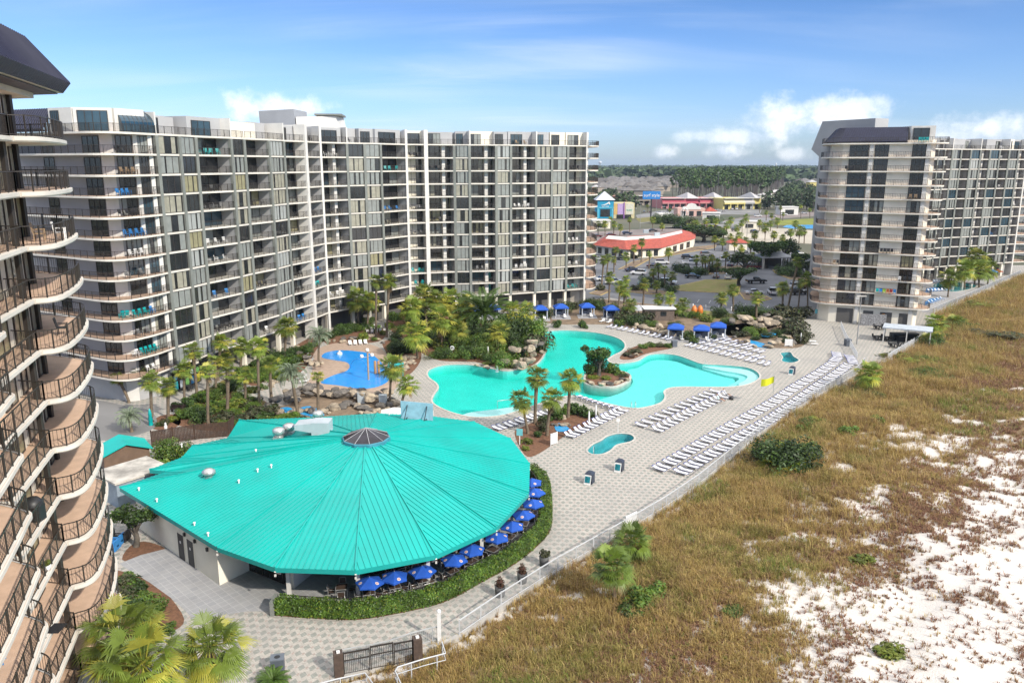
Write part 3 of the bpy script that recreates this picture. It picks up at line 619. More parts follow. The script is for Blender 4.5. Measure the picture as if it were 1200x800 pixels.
def facade(T, pools, pts, types, rr, block, far_=False, style_w=STY_W, ph_top=40.0, floors=12, depth=13):
    win, rail = pools; n = len(types); stack = 0
    full = list(pts); DEEP = 2.6
    for k in range(floors + 1):
        b = MB(); poly = offset(full, .12, False) + offset(full, -depth, False)[::-1]
        b.prism(poly, ZK(k) - .26, ZK(k)); b.build('floor_slab', slabw, T)
    core = MB(); core.prism(offset(full, -DEEP, False) + offset(full, -depth, False)[::-1], 3.85, ZK(floors) - .01); core.build('rear_wall', stucco, T)
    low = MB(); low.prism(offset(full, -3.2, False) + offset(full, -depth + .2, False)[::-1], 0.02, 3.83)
    for i, ty in enumerate(types):
        p, q = pts[i], pts[i + 1]; d, L = udir(p, q); nx, ny = d[1], -d[0]
        # vertical members at the left edge of the bay
        def upright(pp, dd, kind):
            b = MB()
            if kind == 'strip': b.obox(pp, dd, -.28, .28, -.3, .22, ZK(0) - .3, ZK(floors) - .27); b.build('pilaster', strip_m, T)
            else: w = .42 if kind == 'thick' else .25; b.obox(pp, dd, -w, w, -2.0, .25, 0, ph_top + .02); b.build('column', white, T)
        edge = ty[1] if len(ty) > 1 else 'strip'
        if edge != '-': upright(p, d, edge)
        kind = ty[0]
        g = MB(); g.obox(p, d, -.3, .3, -.9, -.2, 0, 3.83); g.build('ground_pier', stucco, T)
        if kind == 'W':
            for k in range(floors):
                s = rr.choice(style_w); mb = glazing(lerp(p, q, .07), lerp(p, q, .93), ZK(k) + .02, ZK(k + 1) - .27, 3 if L < 5 else 4, s, rr, -.05); win.add(mb, (p[0], p[1], ZK(k) + 1.3), L * 2.4)
            b = MB()
            for e in (0.35, L - .35): b.obox(p, d, e - .1, e + .1, -DEEP + .01, -.12, ZK(0), ZK(floors) - .27)
            b.build('side_wall', greywall, T)
        else:
            stack += 1
            b = MB(); b.obox(p, d, L - .26, L - .02, -DEEP + .01, -.14, ZK(0), ZK(floors) - .27); b.obox(p, d, .05, .2, -DEEP + .01, -.14, ZK(0), ZK(floors) - .27); b.build('side_wall', greywall, T)  # partitions: the shade on their faces is put into the grey
            if kind == 'P': b = MB(); b.obox(p, d, L * .60, L * .60 + .7, -DEEP - .01, -1.2, ZK(0), ZK(floors) - .27); b.build('balcony_pier', white, T)
            for k in range(floors):
                for (u0, u1) in ([(.04, .58), (.73, .94)] if kind == 'P' else [(.04, .95)] if kind == 'A' else [(.08, .9)]):
                    a, c = lerp(p, q, u0), lerp(p, q, u1); a = (a[0] - nx * (DEEP - .08), a[1] - ny * (DEEP - .08)); c = (c[0] - nx * (DEEP - .08), c[1] - ny * (DEEP - .08))
                    s = rr.choice(STY_B); win.add(glazing(a, c, ZK(k) + .02, ZK(k + 1) - .30, 3 if u1 - u0 > .4 else 2, s, rr), (a[0], a[1], ZK(k) + 1.3), L * (u1 - u0) * 1.6)
                r0 = lerp(p, q, .04); r1 = lerp(p, q, .96); rail.add(railing([r0, r1], ZK(k), bal=.16 if not far_ else .3, r=.012 if not far_ else .02), (p[0], p[1], ZK(k)), L)
                SPOTS.append((block, k, stack, p, d, L))
        # penthouse terrace
        if i % 3 == 0 or edge in ('thick', 'white'):
            b = MB(); b.add([], [])
            P = lambda t, z: (p[0] + nx * t, p[1] + ny * t, z)
            b.obox(p, d, .0, .28, -5.2, .05, ZK(floors), ph_top - .02); b.build('party_wall', white, T)
        hh = ph_top - rr.choice([.05, .05, .12, .3]); t0 = rr.choice([-3.4, -2.2, -1.6, -2.6])
        b = MB(); b.obox(p, d, .28, L, -6, t0, ZK(floors), hh); b.build('penthouse_wall', greywall if rr.random() < .7 else stucco, T)
        if rr.random() < .75:
            a, c = lerp(p, q, .15), lerp(p, q, rr.uniform(.5, .85)); a = (a[0] + nx * (t0 + .07), a[1] + ny * (t0 + .07)); c = (c[0] + nx * (t0 + .07), c[1] + ny * (t0 + .07))
            win.add(glazing(a, c, ZK(floors) + .02, ZK(floors) + 2.3, 3, rr.choice(['blue', 'dark', 'mixg']), rr), (a[0], a[1], 38), L)
        rail.add(railing([lerp(p, q, .06), q], ZK(floors), bal=.16 if not far_ else .3, r=.012 if not far_ else .02), (p[0], p[1], 37), L); SPOTS.append((block, floors, stack, p, d, L))
    p, q = pts[-2], pts[-1]; d, L = udir(p, q); b = MB(); b.obox(q, d, -.25, .25, -2, .2, 0, ph_top + .02); b.build('column', white, T)
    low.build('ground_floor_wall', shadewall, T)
    rf = MB(); rf.prism(offset(full, -5.5, False) + offset(full, -depth + .3, False)[::-1], ZK(floors), ph_top - .25); rf.build('roof', greywall, T)
def end_balconies(T, rail, slab_poly, rail_pts, floors=range(0, 13), bal=.16, rg=.012):
    for k in floors:
        b = MB(); b.prism(slab_poly, ZK(k) - .27, ZK(k) - .004, 0, 1); b.build('balcony_slab', [slabw, tan], T)
        rail.add(railing(rail_pts, ZK(k), bal=bal, r=rg), (*rail_pts[len(rail_pts) // 2], ZK(k)), 12)
def miter(pts, d):
    out = []; N = len(pts); nn = []
    for a, c in zip(pts[:-1], pts[1:]): u, _ = udir(a, c); nn.append((u[1], -u[0]))
    for i in range(N):
        a = nn[max(i - 1, 0)]; c = nn[min(i, N - 2)]; k = d / (1 + a[0] * c[0] + a[1] * c[1]); out.append((pts[i][0] + (a[0] + c[0]) * k, pts[i][1] + (a[1] + c[1]) * k))
    return out
def mansard_roof(T, foot, z0, zeave, ztop, out, inn, seam=.45):
    """mansard skirt along an open polyline `foot`: outward to the right"""
    low = miter(foot, out * .55); eav = miter(foot, out); top = miter(foot, -inn); b = MB()
    for i in range(len(foot) - 1):
        A = [(*low[i], z0), (*low[i + 1], z0), (*eav[i + 1], zeave), (*eav[i], zeave), (*top[i + 1], ztop), (*top[i], ztop), (*foot[i], z0 + .05), (*foot[i + 1], z0 + .05)]
        b.add(A, [(0, 1, 2, 3), (3, 2, 4, 5), (7, 6, 0, 1)][:2]); b.add(A, [(6, 7, 1, 0)], 1)
        L = math.dist(eav[i], eav[i + 1]); n = max(1, int(L / seam))
        for j in range(n):
            t = (j + .5) / n
            for (u, v, zu, zv) in [(eav, top, zeave, ztop), (low, eav, z0, zeave)]:
                a = lerp(u[i], u[i + 1], t); c = lerp(v[i], v[i + 1], t); b.bar((*a, zu + .03), (*c, zv + .03), .035)
    b.add([(*p, ztop) for p in top] + [(*p, ztop) for p in offset(foot, -inn - 5, False)[::-1]], [tuple(range(2 * len(top)))[::-1]])
    b.build('mansard_roof', [mansard, slabw], T)
# ---- the long block across the middle
MID = GL([(208, 428), (232.4, 420), (250, 413), (288, 401), (302, 395.5), (329, 387), (345, 380), (369, 372.6), (385, 366.4), (414.5, 361), (434, 358.5), (452, 356), (481, 350), (503, 348.7), (535, 347), (552, 346.7), (582, 345.6), (598.5, 344.6), (627, 342.6), (645, 341.3), (663, 340), (684.5, 338.4)], 3.95)
MT = [('W', 'strip'), ('W', 'strip'), ('A', 'strip'), ('W', 'strip'), ('A', 'strip'), ('W', 'strip'), ('A', 'strip'), ('N', 'thick'), ('P', 'white'), ('W', 'strip'), ('W', 'strip'), ('A', 'strip'), ('N', 'white'), ('P', 'thick'), ('W', 'strip'), ('P', 'strip'), ('W', 'strip'), ('P', 'strip'), ('W', 'strip'), ('W', 'strip'), ('C', 'strip')]
mid = thing('condominium_block', 'long curved white and grey condominium block of balconies behind the pools, across the middle', 'building', (*MID[8], 0))
def world_parent(root):                # children are built in world coordinates, the Empty stands at the base
    from mathutils import Matrix
    inv = Matrix.Translation(root.location).inverted()
    for c in root.children: c.matrix_parent_inverse = inv
rr = random.Random(21)
win = Pool('window', GLS, mid); rail = Pool('balcony_railing', bronze, mid)
facade(mid, (win, rail), MID, MT, rr, 'mid')
# rounded left end of that block
SE = smooth([(-70, 113), (-64, 109.6), (-58.2, 106.3), (-54.8, 104.6), (-53.0, 104.5), (-51.8, 105.2), (-51.0, 106.8), (-50.2, 108.8), (-49.35, 112.7)], 3, False)
end_balconies(mid, rail, SE + [(-52, 113.5), (-60, 122), (-74, 121)], SE)
WL = [(-72, 116.0), (-62.4, 111.0), (-58.9, 109.4), (-54.6, 107.6), (-53.3, 108.2), (-50.15, 112.5)]
b = MB(); b.prism(WL + [(-60, 124), (-74, 122)], 0, ZK(12) - .28); b.build('end_wall', greywall, mid)  # grey colour stands in for the shade on this end
b = MB(); d, L = udir(WL[3], WL[4]); b.obox(WL[3], d, -.05, L + .05, -.6, .12, 0, ZK(12) - .28); b.build('column', white, mid)
d, L = udir(WL[4], WL[5])
for s in (L * .565, L - .2): b = MB(); b.obox(WL[4], d, s - .3, s + .3, -.5, .3, 0, ZK(12) - .28); b.build('column', white, mid)
for k in range(12):
    win.add(glazing(lerp(WL[2], WL[3], .30), lerp(WL[2], WL[3], .96), ZK(k) + .02, ZK(k) + 2.25, 3, rr.choice(['dark', 'dark', 'mixg']), rr, .06), (-56, 108, ZK(k)), 12)
    win.add(glazing(lerp(WL[4], WL[5], .08), lerp(WL[4], WL[5], .50), ZK(k) + .02, ZK(k) + 2.35, 3, rr.choice(STY_B + ['beige']), rr, .05), (-52, 110, ZK(k)), 14)
    win.add(glazing(lerp(WL[4], WL[5], .63), lerp(WL[4], WL[5], .93), ZK(k) + .02, ZK(k) + 2.35, 3, rr.choice(STY_B), rr, .05), (-52, 111, ZK(k)), 10)
    win.add(glazing((-65, 112.3), (-63, 111.3), ZK(k) + .02, ZK(k) + 2.25, 2, 'dark', rr, .06), (-65, 112, ZK(k)), 6)
mansard_roof(mid, [(-74, 112.2), (-68, 110.2), (-61.2, 107.2)], 37.15, 37.5, 40.2, .5, 1.6)
for (a, c, gl) in [((-61.0, 107.6), (-57.2, 106.2), .45), ((-57.0, 106.2), (-52.6, 107.6), .98), ((-52.4, 107.8), (-50.4, 112.0), 0)]:
    d, L = udir(a, c); b = MB(); b.obox(a, d, 0, L, -4, -.02, ZK(12), 40.15); b.build('penthouse_wall', white, mid)
    if gl: win.add(glazing(lerp(a, c, .1), lerp(a, c, .1 + .8 * gl), ZK(12) + .05, 39.8, 4, 'blue', rr, .06), (*a, 38), 30)
def solarium():                        # curved glass sun room on the roof terrace
    a, c = (-52.2, 108.3), (-50.3, 112.3); d, L = udir(a, c); nx, ny = d[1], -d[0]; b = MB(); N = 7
    prof = [(0.55, 0)] + [(0.55 - 2.6 * (1 - math.cos(q)), 1.0 + 2.0 * math.sin(q)) for q in [math.pi / 2 * i / N for i in range(N + 1)]]
    for u in range(9):
        s = L * u / 8 * 1.25; b.tube([(a[0] + d[0] * s + nx * t, a[1] + d[1] * s + ny * t, ZK(12) + z) for t, z in prof], .04, 4, 0)
    pts0 = [(a[0] + nx * t, a[1] + ny * t, ZK(12) + z) for t, z in prof]; pts1 = [(a[0] + d[0] * L * 1.25 + nx * t, a[1] + d[1] * L * 1.25 + ny * t, ZK(12) + z) for t, z in prof]
    m = len(prof); b.add(pts0 + pts1, [(i, i + 1, m + i + 1, m + i) for i in range(m - 1)], 1); b.add(pts0 + [(pts0[-1][0], pts0[-1][1], ZK(12))], [tuple(range(m + 1))], 1); b.add(pts1 + [(pts1[-1][0], pts1[-1][1], ZK(12))], [tuple(range(m + 1))], 1)
    b.build('solarium', [bronze, blueglass], mid)
solarium()
# right corner: balconies wrap round the end
CB = smooth([MID[-1], (17.9, 185.3), (19.0, 186.0), (19.8, 187.4), (20.3, 190), (20.0, 198), (18.0, 202)], 3, False)
end_balconies(mid, rail, [(14, 186)] + CB + [(12, 202)], CB)
b = MB(); b.prism([(15.8, 187.2), (17.0, 187.6), (17.0, 203), (10, 203), (10, 190)], 0, ZK(12)); b.build('end_wall', stucco, mid)
def lift_house(pts, z0, z1, lean=0):
    b = MB(); b.prism(pts, z0, z1); b.prism(offset(pts, .25), z1, z1 + .25); b.build('lift_house', greywall, mid)
def raised_house():                    # leaning grey and white lift housing standing on the roof
    a = G(335, 165, 38.5); t = 1.0; y = MID[7][1] + 16
    X0, X1, X2 = -51.0, -43.5, -35.0; zt = 43.4
    b = MB(); b.add([(X0, y, 38), (X1, y - 1, 38), (X1 + .2, y + 8, 38), (X0, y + 8, 38), (X0 - .2, y, zt), (X1 - .4, y - 1, zt + .3), (X1, y + 8, zt + .3), (X0, y + 8, zt)], [(0, 1, 5, 4), (1, 2, 6, 5), (2, 3, 7, 6), (3, 0, 4, 7), (4, 5, 6, 7)]); b.build('lift_house', mat('grey metal cladding', (.30, .31, .33), .5, .05, .4), mid)
    b = MB(); b.add([(X1, y - .9, 38), (X2, y + 1, 38), (X2, y + 9, 38), (X1, y + 9, 38), (X1, y - .9, zt - 1.2), (X2 - .9, y + 1, zt - .9), (X2 - .9, y + 9, zt - .9), (X1, y + 9, zt - 1.2)], [(0, 1, 5, 4), (1, 2, 6, 5), (2, 3, 7, 6), (3, 0, 4, 7), (4, 5, 6, 7)]); b.obox((X1 + 3.5, y + .2), (1, .1), 0, 5.4, -8, .2, zt - .85, zt - .5, 1); b.build('lift_house', [white, strip_m], mid)
raised_house()
# shop windows on the ground floor, left end
d, L = udir((-49.9, 110.6), MID[1]); b = MB(); b.obox((-49.75, 111.2), d, 0, 6.4, -.3, .02, .3, 3.2); cols = [mat('poster colour %d' % i, c, .4, .25, 3) for i, c in enumerate([(.02, .25, .55), (.6, .5, .05), (.03, .35, .40), (.45, .50, .55), (.15, .35, .1)])]
for i in range(5):
    s = .75 + i * 1.22
    P = lambda u, z: ((-49.75 + d[0] * u + d[1] * .05, 111.2 + d[1] * u - d[0] * .05, z))
    b.add([P(s + .42 * math.cos(q), 2.35 + .42 * math.sin(q)) for q in [2 * math.pi * k / 14 for k in range(14)]], [tuple(range(14))], 1 + i); b.add([P(s - .4, .5), P(s + .4, .5), P(s + .4, 1.7), P(s - .4, 1.7)], [(0, 1, 2, 3)], 1 + (i + 2) % 5)
b.build('shop_window', [darkglass] + cols, mid)
win.flush(); rail.flush(); world_parent(mid)
# ---- the block at right: front tower and the wing behind it
rt = thing('condominium_block', 'cream condominium tower with dark mansard roof and rear wing, right of the car park', 'building', (72, 168, 0))
win = Pool('window', GLS, rt); rail = Pool('balcony_railing', bronze, rt); rr = random.Random(4)
SF = smooth([(68.4, 179), (66.0, 172.5), (65.0, 168.8), (65.6, 166.5), (67.4, 165.2), (71.7, 163.6), (75.5, 162), (79.3, 159.9), (83.0, 158.4), (85.0, 158.5), (86.0, 159.8), (86.4, 162), (85.6, 170)], 3, False)
end_balconies(rt, rail, SF + [(84, 182), (70, 182)], SF, bal=.3, rg=.016)
FW = [(70.2, 178), (66.6, 168.8), (67.9, 166.3), (82.6, 159.5), (83.7, 160.2), (84.4, 172)]
b = MB(); b.prism(FW + [(84, 184), (72, 184)], 0, ZK(12) + .5); b.build('front_wall', stucco, rt)
p, q = FW[2], FW[3]; d, L = udir(p, q)
for k in range(12):
    for u0, u1, n in [(.08, .30, 3), (.37, .53, 3), (.79, .94, 3)]:
        s = rr.choice(['dark', 'dark', 'dark', 'blue', 'mixg'] if k > 5 else ['mixg', 'dark', 'x', 'dark', 'olive']); win.add(glazing(lerp(p, q, u0), lerp(p, q, u1), ZK(k) + .02, ZK(k) + 2.35, n, s, rr, .06), (*p, ZK(k)), 8)
    win.add(glazing((83.75, 161.6), (84.1, 164.5), ZK(k) + .02, ZK(k) + 2.3, 2, 'dark', rr, .06), (*p, ZK(k)), 3)
for u in (.335, .965): b = MB(); b.obox(lerp(p, q, u), d, -.35, .35, -.2, .35, 0, ZK(12) - .28); b.build('column', white, rt)
b = MB(); b.obox(p, d, L * .34, L * .36, -.2, 1.5, 0, 4); 
for u0, u1, z1 in [(.10, .30, 3.1), (.42, .54, 2.9), (.62, .76, 2.8), (.84, .95, 2.8)]:
    g = MB(); g.obox(p, d, L * u0, L * u1, -.2, .04, .02, z1); g.build('door', shadewall, rt)
g = MB(); g.obox(p, d, L * .645, L * .68, -.1, .09, .4, 2.5); g.build('sign_panel', mat('orange sign panel', (.5, .2, .05), .5), rt)
mansard_roof(rt, [(69.2, 178), (66.6, 169.4), (67.6, 166.6), (78.6, 161.4)], 37.05, 37.35, 40.2, .9, 1.5)
b = MB(); b.prism([(79.2, 161.6), (83.2, 159.9), (84.6, 170), (80, 172)], ZK(12), 40.3); b.build('penthouse_wall', white, rt)
win.add(glazing((79.5, 161.35), (82.2, 160.2), ZK(12) + .1, 39.9, 2, 'dark', rr, .06), (80, 160, 38), 20)
# gable wall, its shade put into the grey colour, that kicks out at penthouse level, facing the car park
def gable():
    a = (75.0, 173.5); c = (69.8, 184.0); d, L = udir(a, c); prof = [(0, 0), (L, 0), (L, 34.6), (L + 2.4, 36.2), (L - .2, 42.3), (-2.6, 42.3), (-2.6, 37.2), (0, 37.2)]
    b = MB(); n = len(prof); vs = [(a[0] + d[0] * s, a[1] + d[1] * s, z) for s, z in prof] + [(a[0] + d[0] * s + d[1] * 4, a[1] + d[1] * s - d[0] * 4, z) for s, z in prof]
    b.add(vs, [tuple(range(n)), tuple(range(2 * n - 1, n - 1, -1))] + [(i, (i + 1) % n, n + (i + 1) % n, n + i) for i in range(n)]); b.build('gable_wall', greywall, rt)
gable()
b = MB(); b.prism([(72, 180), (84, 172), (90, 182), (76, 192)], 30, 39.6); b.build('penthouse_wall', stucco, rt)
WG = smooth([(86.2, 172.5), (96, 197), (108, 214), (121, 225.6), (133, 231), (145, 235.4), (153, 238.5)], 4, False); WG = resample(WG, 3.75)
WT = []
for i in range(len(WG) - 1): WT.append((['W', 'P', 'W', 'A'][i % 4], 'strip'))
facade(rt, (win, rail), WG, WT, rr, 'wing', True, style_w=['grey'] * 6 + ['pale'] + ['blue'] * 3 + ['dark'] * 4 + ['mixg'] * 3)
CB2 = smooth([WG[-1], (WG[-1][0] + 3, WG[-1][1] + .6), (WG[-1][0] + 5.5, WG[-1][1] + 2.5), (WG[-1][0] + 6, WG[-1][1] + 7)], 3, False)
end_balconies(rt, rail, CB2 + [(WG[-1][0] - 2, WG[-1][1] + 8)], CB2, bal=.3, rg=.016)
win.flush(); rail.flush(); world_parent(rt)
# ---- the near tower at the left edge
lt = thing('condominium_tower', 'near cream tower with wavy tan balconies and dark railings, cut by left edge', 'building', (-30, 40, 0))
win = Pool('window', GLS, lt); rail = Pool('balcony_railing', bronze, lt); rr = random.Random(9)
lobe1 = smooth([(-36, 52.6), (-32, 51.4), (-29.0, 50.3), (-27.3, 49.4), (-26.5, 48.2), (-25.4, 45.7), (-24.5, 43.0), (-24.25, 41.7), (-24.45, 41.0), (-25.0, 40.6)], 4, False)
lobe2 = smooth([(-23.6, 33.6), (-22.4, 33.1), (-21.5, 32.6), (-21.1, 31.7), (-20.1, 29.1), (-19.2, 26.6), (-18.6, 24.4), (-18.9, 23.6), (-19.6, 23.2)], 4, False)
lobe3 = smooth([(-18.0, 16.2), (-16.8, 15.7), (-16.0, 14.8), (-14.6, 11)], 4, False)
OUT = (lobe1 + [(-22.95, 33.75)] + lobe2 + [(-17.4, 16.4)] + lobe3)[::-1]        # from near to far, so that outward is to the right
BACK = [(-40, 46), (-26, 8)]
for k in range(12):
    b = MB(); b.prism(OUT + BACK, ZK(k) - .26, ZK(k) - .004, 0, 1)
    e = offset(OUT, .03, False); 
    for z, t in [(ZK(k) - .26, .0), (ZK(k) - .2, .05), (ZK(k) - .03, .05), (ZK(k) + .02, .0)]: pass
    e1, e0 = offset(OUT, .06, False), OUT
    b.strip(e0, e1, ZK(k) - .27, ZK(k) - .20); b.strip(e1, e1, ZK(k) - .20, ZK(k) - .02); b.strip(e1, offset(OUT, -.14, False), ZK(k) - .02, ZK(k) + .02)
    b.build('balcony_slab', [slabw, tan], lt)
    if k < 12:
        rl = offset(OUT, -.1, False)[::-1]; n1 = len(lobe1)
        for seg in (rl[:n1], rl[n1 - 1:n1 + 1], rl[n1 + 1:n1 + 1 + len(lobe2)], rl[n1 + len(lobe2):n1 + len(lobe2) + 2], rl[n1 + 2 + len(lobe2):]):
            if len(seg) > 1: rail.add(railing(seg, ZK(k), bal=.2, post=1.3, r=.008), (*seg[len(seg) // 2], ZK(k)), 10)
# facade wall behind the balconies
LW = [(-38, 51.5), (-33.4, 49.6), (-28.9, 47.4), (-26.55, 40.7), (-24.25, 33.5), (-21.1, 24.3), (-18.3, 15.9), (-16.1, 9.4)]
b = MB(); b.prism(LW + [(-26, 8), (-40, 46)], 0, ZK(12) - .27); b.build('facade_wall', stucco, lt)
for k in range(12):
    for i, spans in [(1, [(.15, .85)]), (2, [(.04, .34), (.56, .88)]), (3, [(.05, .33), (.62, .92)]), (4, [(.08, .40), (.62, .92)]), (5, [(.08, .40), (.62, .92)])]:
        for u0, u1 in spans: win.add(glazing(lerp(LW[i], LW[i + 1], u1), lerp(LW[i], LW[i + 1], u0), ZK(k) + .02, ZK(k) + 2.35, 2, rr.choice(['olive', 'beige', 'beige', 'beige', 'mixb', 'olive']), rr, .06), (*LW[i], ZK(k)), 12)
    # dividing screens between flats
    for (a, c) in [((-24.55, 33.5), (-23.2, 33.9)), ((-26.9, 41.0), (-25.2, 40.7))]:
        dd, L = udir(a, c); rail.add(railing([a, c], ZK(k), bal=.2, r=.008), (*a, ZK(k)), 2)
for x, y in [(-25.7, 40.9), (-28.3, 46.2)]: b = MB(); b.box(x - .12, x + .12, y - .12, y + .12, 0, ZK(12) - .27); b.build('post', bronze, lt)
mf = miter([(-41, 54.4), (-26.8, 50.1), (-22.9, 37.1), (-18.6, 22.8), (-15.2, 11.5)][::-1], -.95)
mansard_roof(lt, mf, 37.15, 37.75, 40.2, .95, .95, .4)
b = MB(); b.prism(miter(mf, .25) + [(-40, 46), (-26, 8)], ZK(12) - .02, 37.14); b.build('roof_soffit', mansard, lt)
b = MB(); b.prism(miter(mf, -.9) + [(-40, 46), (-26, 8)], ZK(12) - .32, ZK(12) - .02); b.build('floor_slab', slabw, lt)
win.flush(); rail.flush(); world_parent(lt)
# ---- distant block at the far right edge
db = thing('condominium_block', 'distant pale green and white block at the far right edge', 'building', (196, 288, 0))
b = MB(); b.obox((190, 285), (.94, .34), 0, 30, -14, 0, 0, 38); b.build('wall', stucco, db)
b = MB()
for k in range(13): b.obox((190, 285), (.94, .34), -1, 30, -14, 1.2, ZK(k) - .25, ZK(k))
b.build('floor_slab', slabw, db)
b = MB(); b.obox((191, 285.4), (.94, .34), 0, 14, -10, -1, 38, 42); b.build('penthouse_wall', mat('pale green wall', (.3, .5, .42), .7), db); world_parent(db)

# ------------------------------------------------------------------ round restaurant with the turquoise roof
ZE = 3.6
APEX = (-14.2, 72.8, 7.2)
EAVE = GL([(140, 571), (254, 641), (322, 665), (416.5, 668), (511, 650), (582, 617.6), (620, 577), (621, 543), (598.5, 513.6), (556, 494), (507, 487.6), (442, 484), (364, 489), (280, 492), (266.6, 513), (225, 522), (202.5, 540), (213, 535.7), (175, 550), (196, 552)], ZE)
EAVE = EAVE[:16] + EAVE[17:]            # tidy the notch
rest = thing('restaurant', 'low round restaurant under a huge turquoise metal roof, in the foreground', 'building', (APEX[0], APEX[1], 0))
def teal_roof():
    b = MB(); n = len(EAVE); A = Vector(APEX); caps = MB()
    for i in range(n):
        p = Vector((*EAVE[i], ZE)); q = Vector((*EAVE[(i + 1) % n], ZE)); b.add([tuple(p), tuple(q), tuple(A), ], [(0, 1, 2)])
        b.add([tuple(p), tuple(q), (q.x, q.y, ZE - .38), (p.x, p.y, ZE - .38)], [(0, 3, 2, 1)], 1)
        e = (q - p); L = e.length; e.normalize(); nrm = (q - p).cross(A - p).normalized(); fall = nrm.cross(e); fall.normalize()      # uphill, in the facet
        if fall.z < 0: fall = -fall
        hgt = (A - p).dot(fall); ax = (A - p).dot(e)
        s = .32
        lo, hi = min(0, ax), max(L, ax)
        while s < L:                   # standing seams run up the fall line until they meet a hip
            if L > 1.5:
                t = s / ax if s < ax else (L - s) / (L - ax) if L - ax > 1e-6 else 0
                if 0 < t <= 1 and t * hgt > .3:
                    a = p + e * s + nrm * .03; c = a + fall * (t * hgt - .05); w = e * .022; u = nrm * .05
                    b.add([tuple(a - w - u), tuple(a + w - u), tuple(c + w - u), tuple(c - w - u), tuple(a - w + u * .5), tuple(a + w + u * .5), tuple(c + w + u * .5), tuple(c - w + u * .5)], [(4, 5, 6, 7), (0, 1, 5, 4), (1, 2, 6, 5), (3, 0, 4, 7)])
            s += .46
        caps.bar(tuple(p + Vector((0, 0, .05))), tuple(A + Vector((0, 0, .05))), .085)
    rf = b.build('roof', [tealroof, tealdark], rest)
    caps.build('hip_cap', tealroof, rf)
    # skylight: octagonal lantern with a dark glass cone
    s = MB(); c = (APEX[0], APEX[1], 6.55); s.lathe([(2.35, -.1), (2.35, .5), (2.25, .55)], c, 10, 0, False); s.build('skylight_kerb', mat('blue grey flashing', (.05, .25, .33), .5), rf)
    g = MB(); g.lathe([(2.25, .55), (.05, 1.45)], c, 10, 0, False); sk = g.build('skylight', mat('tinted skylight glass', (.03, .025, .035), .12, .3, 1), rf)
    for k in range(10): a = 2 * math.pi * k / 10; g2 = MB(); g2.bar((c[0] + 2.27 * math.cos(a), c[1] + 2.27 * math.sin(a), c[2] + .57), (c[0], c[1], c[2] + 1.48), .03); g2.build('skylight_bar', mat('grey glazing bar', (.42, .42, .44), .5), rf)
    return rf
rf = teal_roof()
def roof_z(x, y):                       # height of the turquoise roof above a plan position
    n = len(EAVE)
    for i in range(n):
        p, q = EAVE[i], EAVE[(i + 1) % n]; m = np.array([[p[0] - APEX[0], q[0] - APEX[0]], [p[1] - APEX[1], q[1] - APEX[1]]])
        try: u = np.linalg.solve(m, [x - APEX[0], y - APEX[1]])
        except Exception: continue
        if u[0] >= -1e-6 and u[1] >= -1e-6: return APEX[2] + (u[0] + u[1]) * (ZE - APEX[2])
    return ZE
def on_roof(px, py):
    z = 5.0
    for _ in range(12): x, y = G(px, py, z); z = roof_z(x, y)
    return x, y, z
def roof_part(name, px, py, fn, m):
    x, y, z = on_roof(px, py); b = MB(); fn(b, x, y, z); b.build(name, m, rf)
for px, py in [(213, 523), (245, 556), (302, 553), (318, 548), (280, 566), (163, 575), (184, 588), (228, 616), (244, 628), (456, 471 + 15), (300, 530)]:
    roof_part('vent_pipe', px, py, lambda b, x, y, z: (b.lathe([(.06, -.1), (.06, .32), (.0, .33)], (x, y, z), 8), b.lathe([(.11, .24), (.11, .34), (0, .38)], (x, y, z), 8)), whitep)
roof_part('roof_fan', 245, 558, lambda b, x, y, z: (b.lathe([(.45, -.2), (.4, .25), (.62, .3), (.6, .55), (.3, .75), (0, .8)], (x, y, z), 14)), alu)
for px, py in [(327, 513), (339, 508), (373, 486 + 6)]: roof_part('roof_fan', px, py, lambda b, x, y, z: (b.box(x - .5, x + .5, y - .5, y + .5, z - .3, z + .2, 0), b.lathe([(.42, .2), (.46, .5), (.62, .55), (.62, .95), (.4, 1.1), (0, 1.12)], (x, y, z), 16, 0)), alu)
roof_part('air_conditioner', 371, 507, lambda b, x, y, z: (b.box(x - .3, x + 1.5, y - .9, y + .9, z - .3, z + 1.35, 0), b.add([(x - 2.0, y - .9, z + .6), (x - .3, y - .9, z + .3), (x - .3, y + .9, z + .3), (x - 2.0, y + .9, z + .6), (x - 2.0, y - .9, z + 1.1), (x - .3, y - .9, z + 1.3), (x - .3, y + .9, z + 1.3), (x - 2.0, y + .9, z + 1.1)], [(0, 1, 2, 3), (4, 5, 6, 7), (0, 1, 5, 4), (2, 3, 7, 6), (3, 0, 4, 7)])), mat('pale grey equipment metal', (.48, .53, .56), .5, .06, 1, metal=.2))
def billboard(b, x, y, z):
    b.add([(x - 2.2, y, z + .1), (x + 1.6, y - .8, z + .1), (x + 1.6, y - .5, z + 2.0), (x - 2.2, y + .3, z + 2.1), (x - 2.2, y + .12, z + .1), (x + 1.6, y - .68, z + .1), (x + 1.6, y - .38, z + 2.0), (x - 2.2, y + .42, z + 2.1)], [(0, 1, 2, 3), (7, 6, 5, 4), (0, 3, 7, 4), (1, 5, 6, 2), (3, 2, 6, 7)])
    for s in (-1.4, .9): b.bar((x + s, y - .25 - s * .2, z + 1.7), (x + s - .3, y - 1.4, z - .1), .05, 1); b.bar((x + s, y - .3 - s * .2, z + .3), (x + s - .3, y - 1.4, z - .1), .05, 1)
roof_part('sign_back', 492, 491, billboard, [mat('pale blue sign back', (.27, .45, .55), .6), black])
b = MB(); b.prism(GL([(447, 480), (462, 477), (508, 481), (507, 487), (446, 485)], 3.2), 2.6, 3.2); b.build('flat_roof', whiteroof, rest)
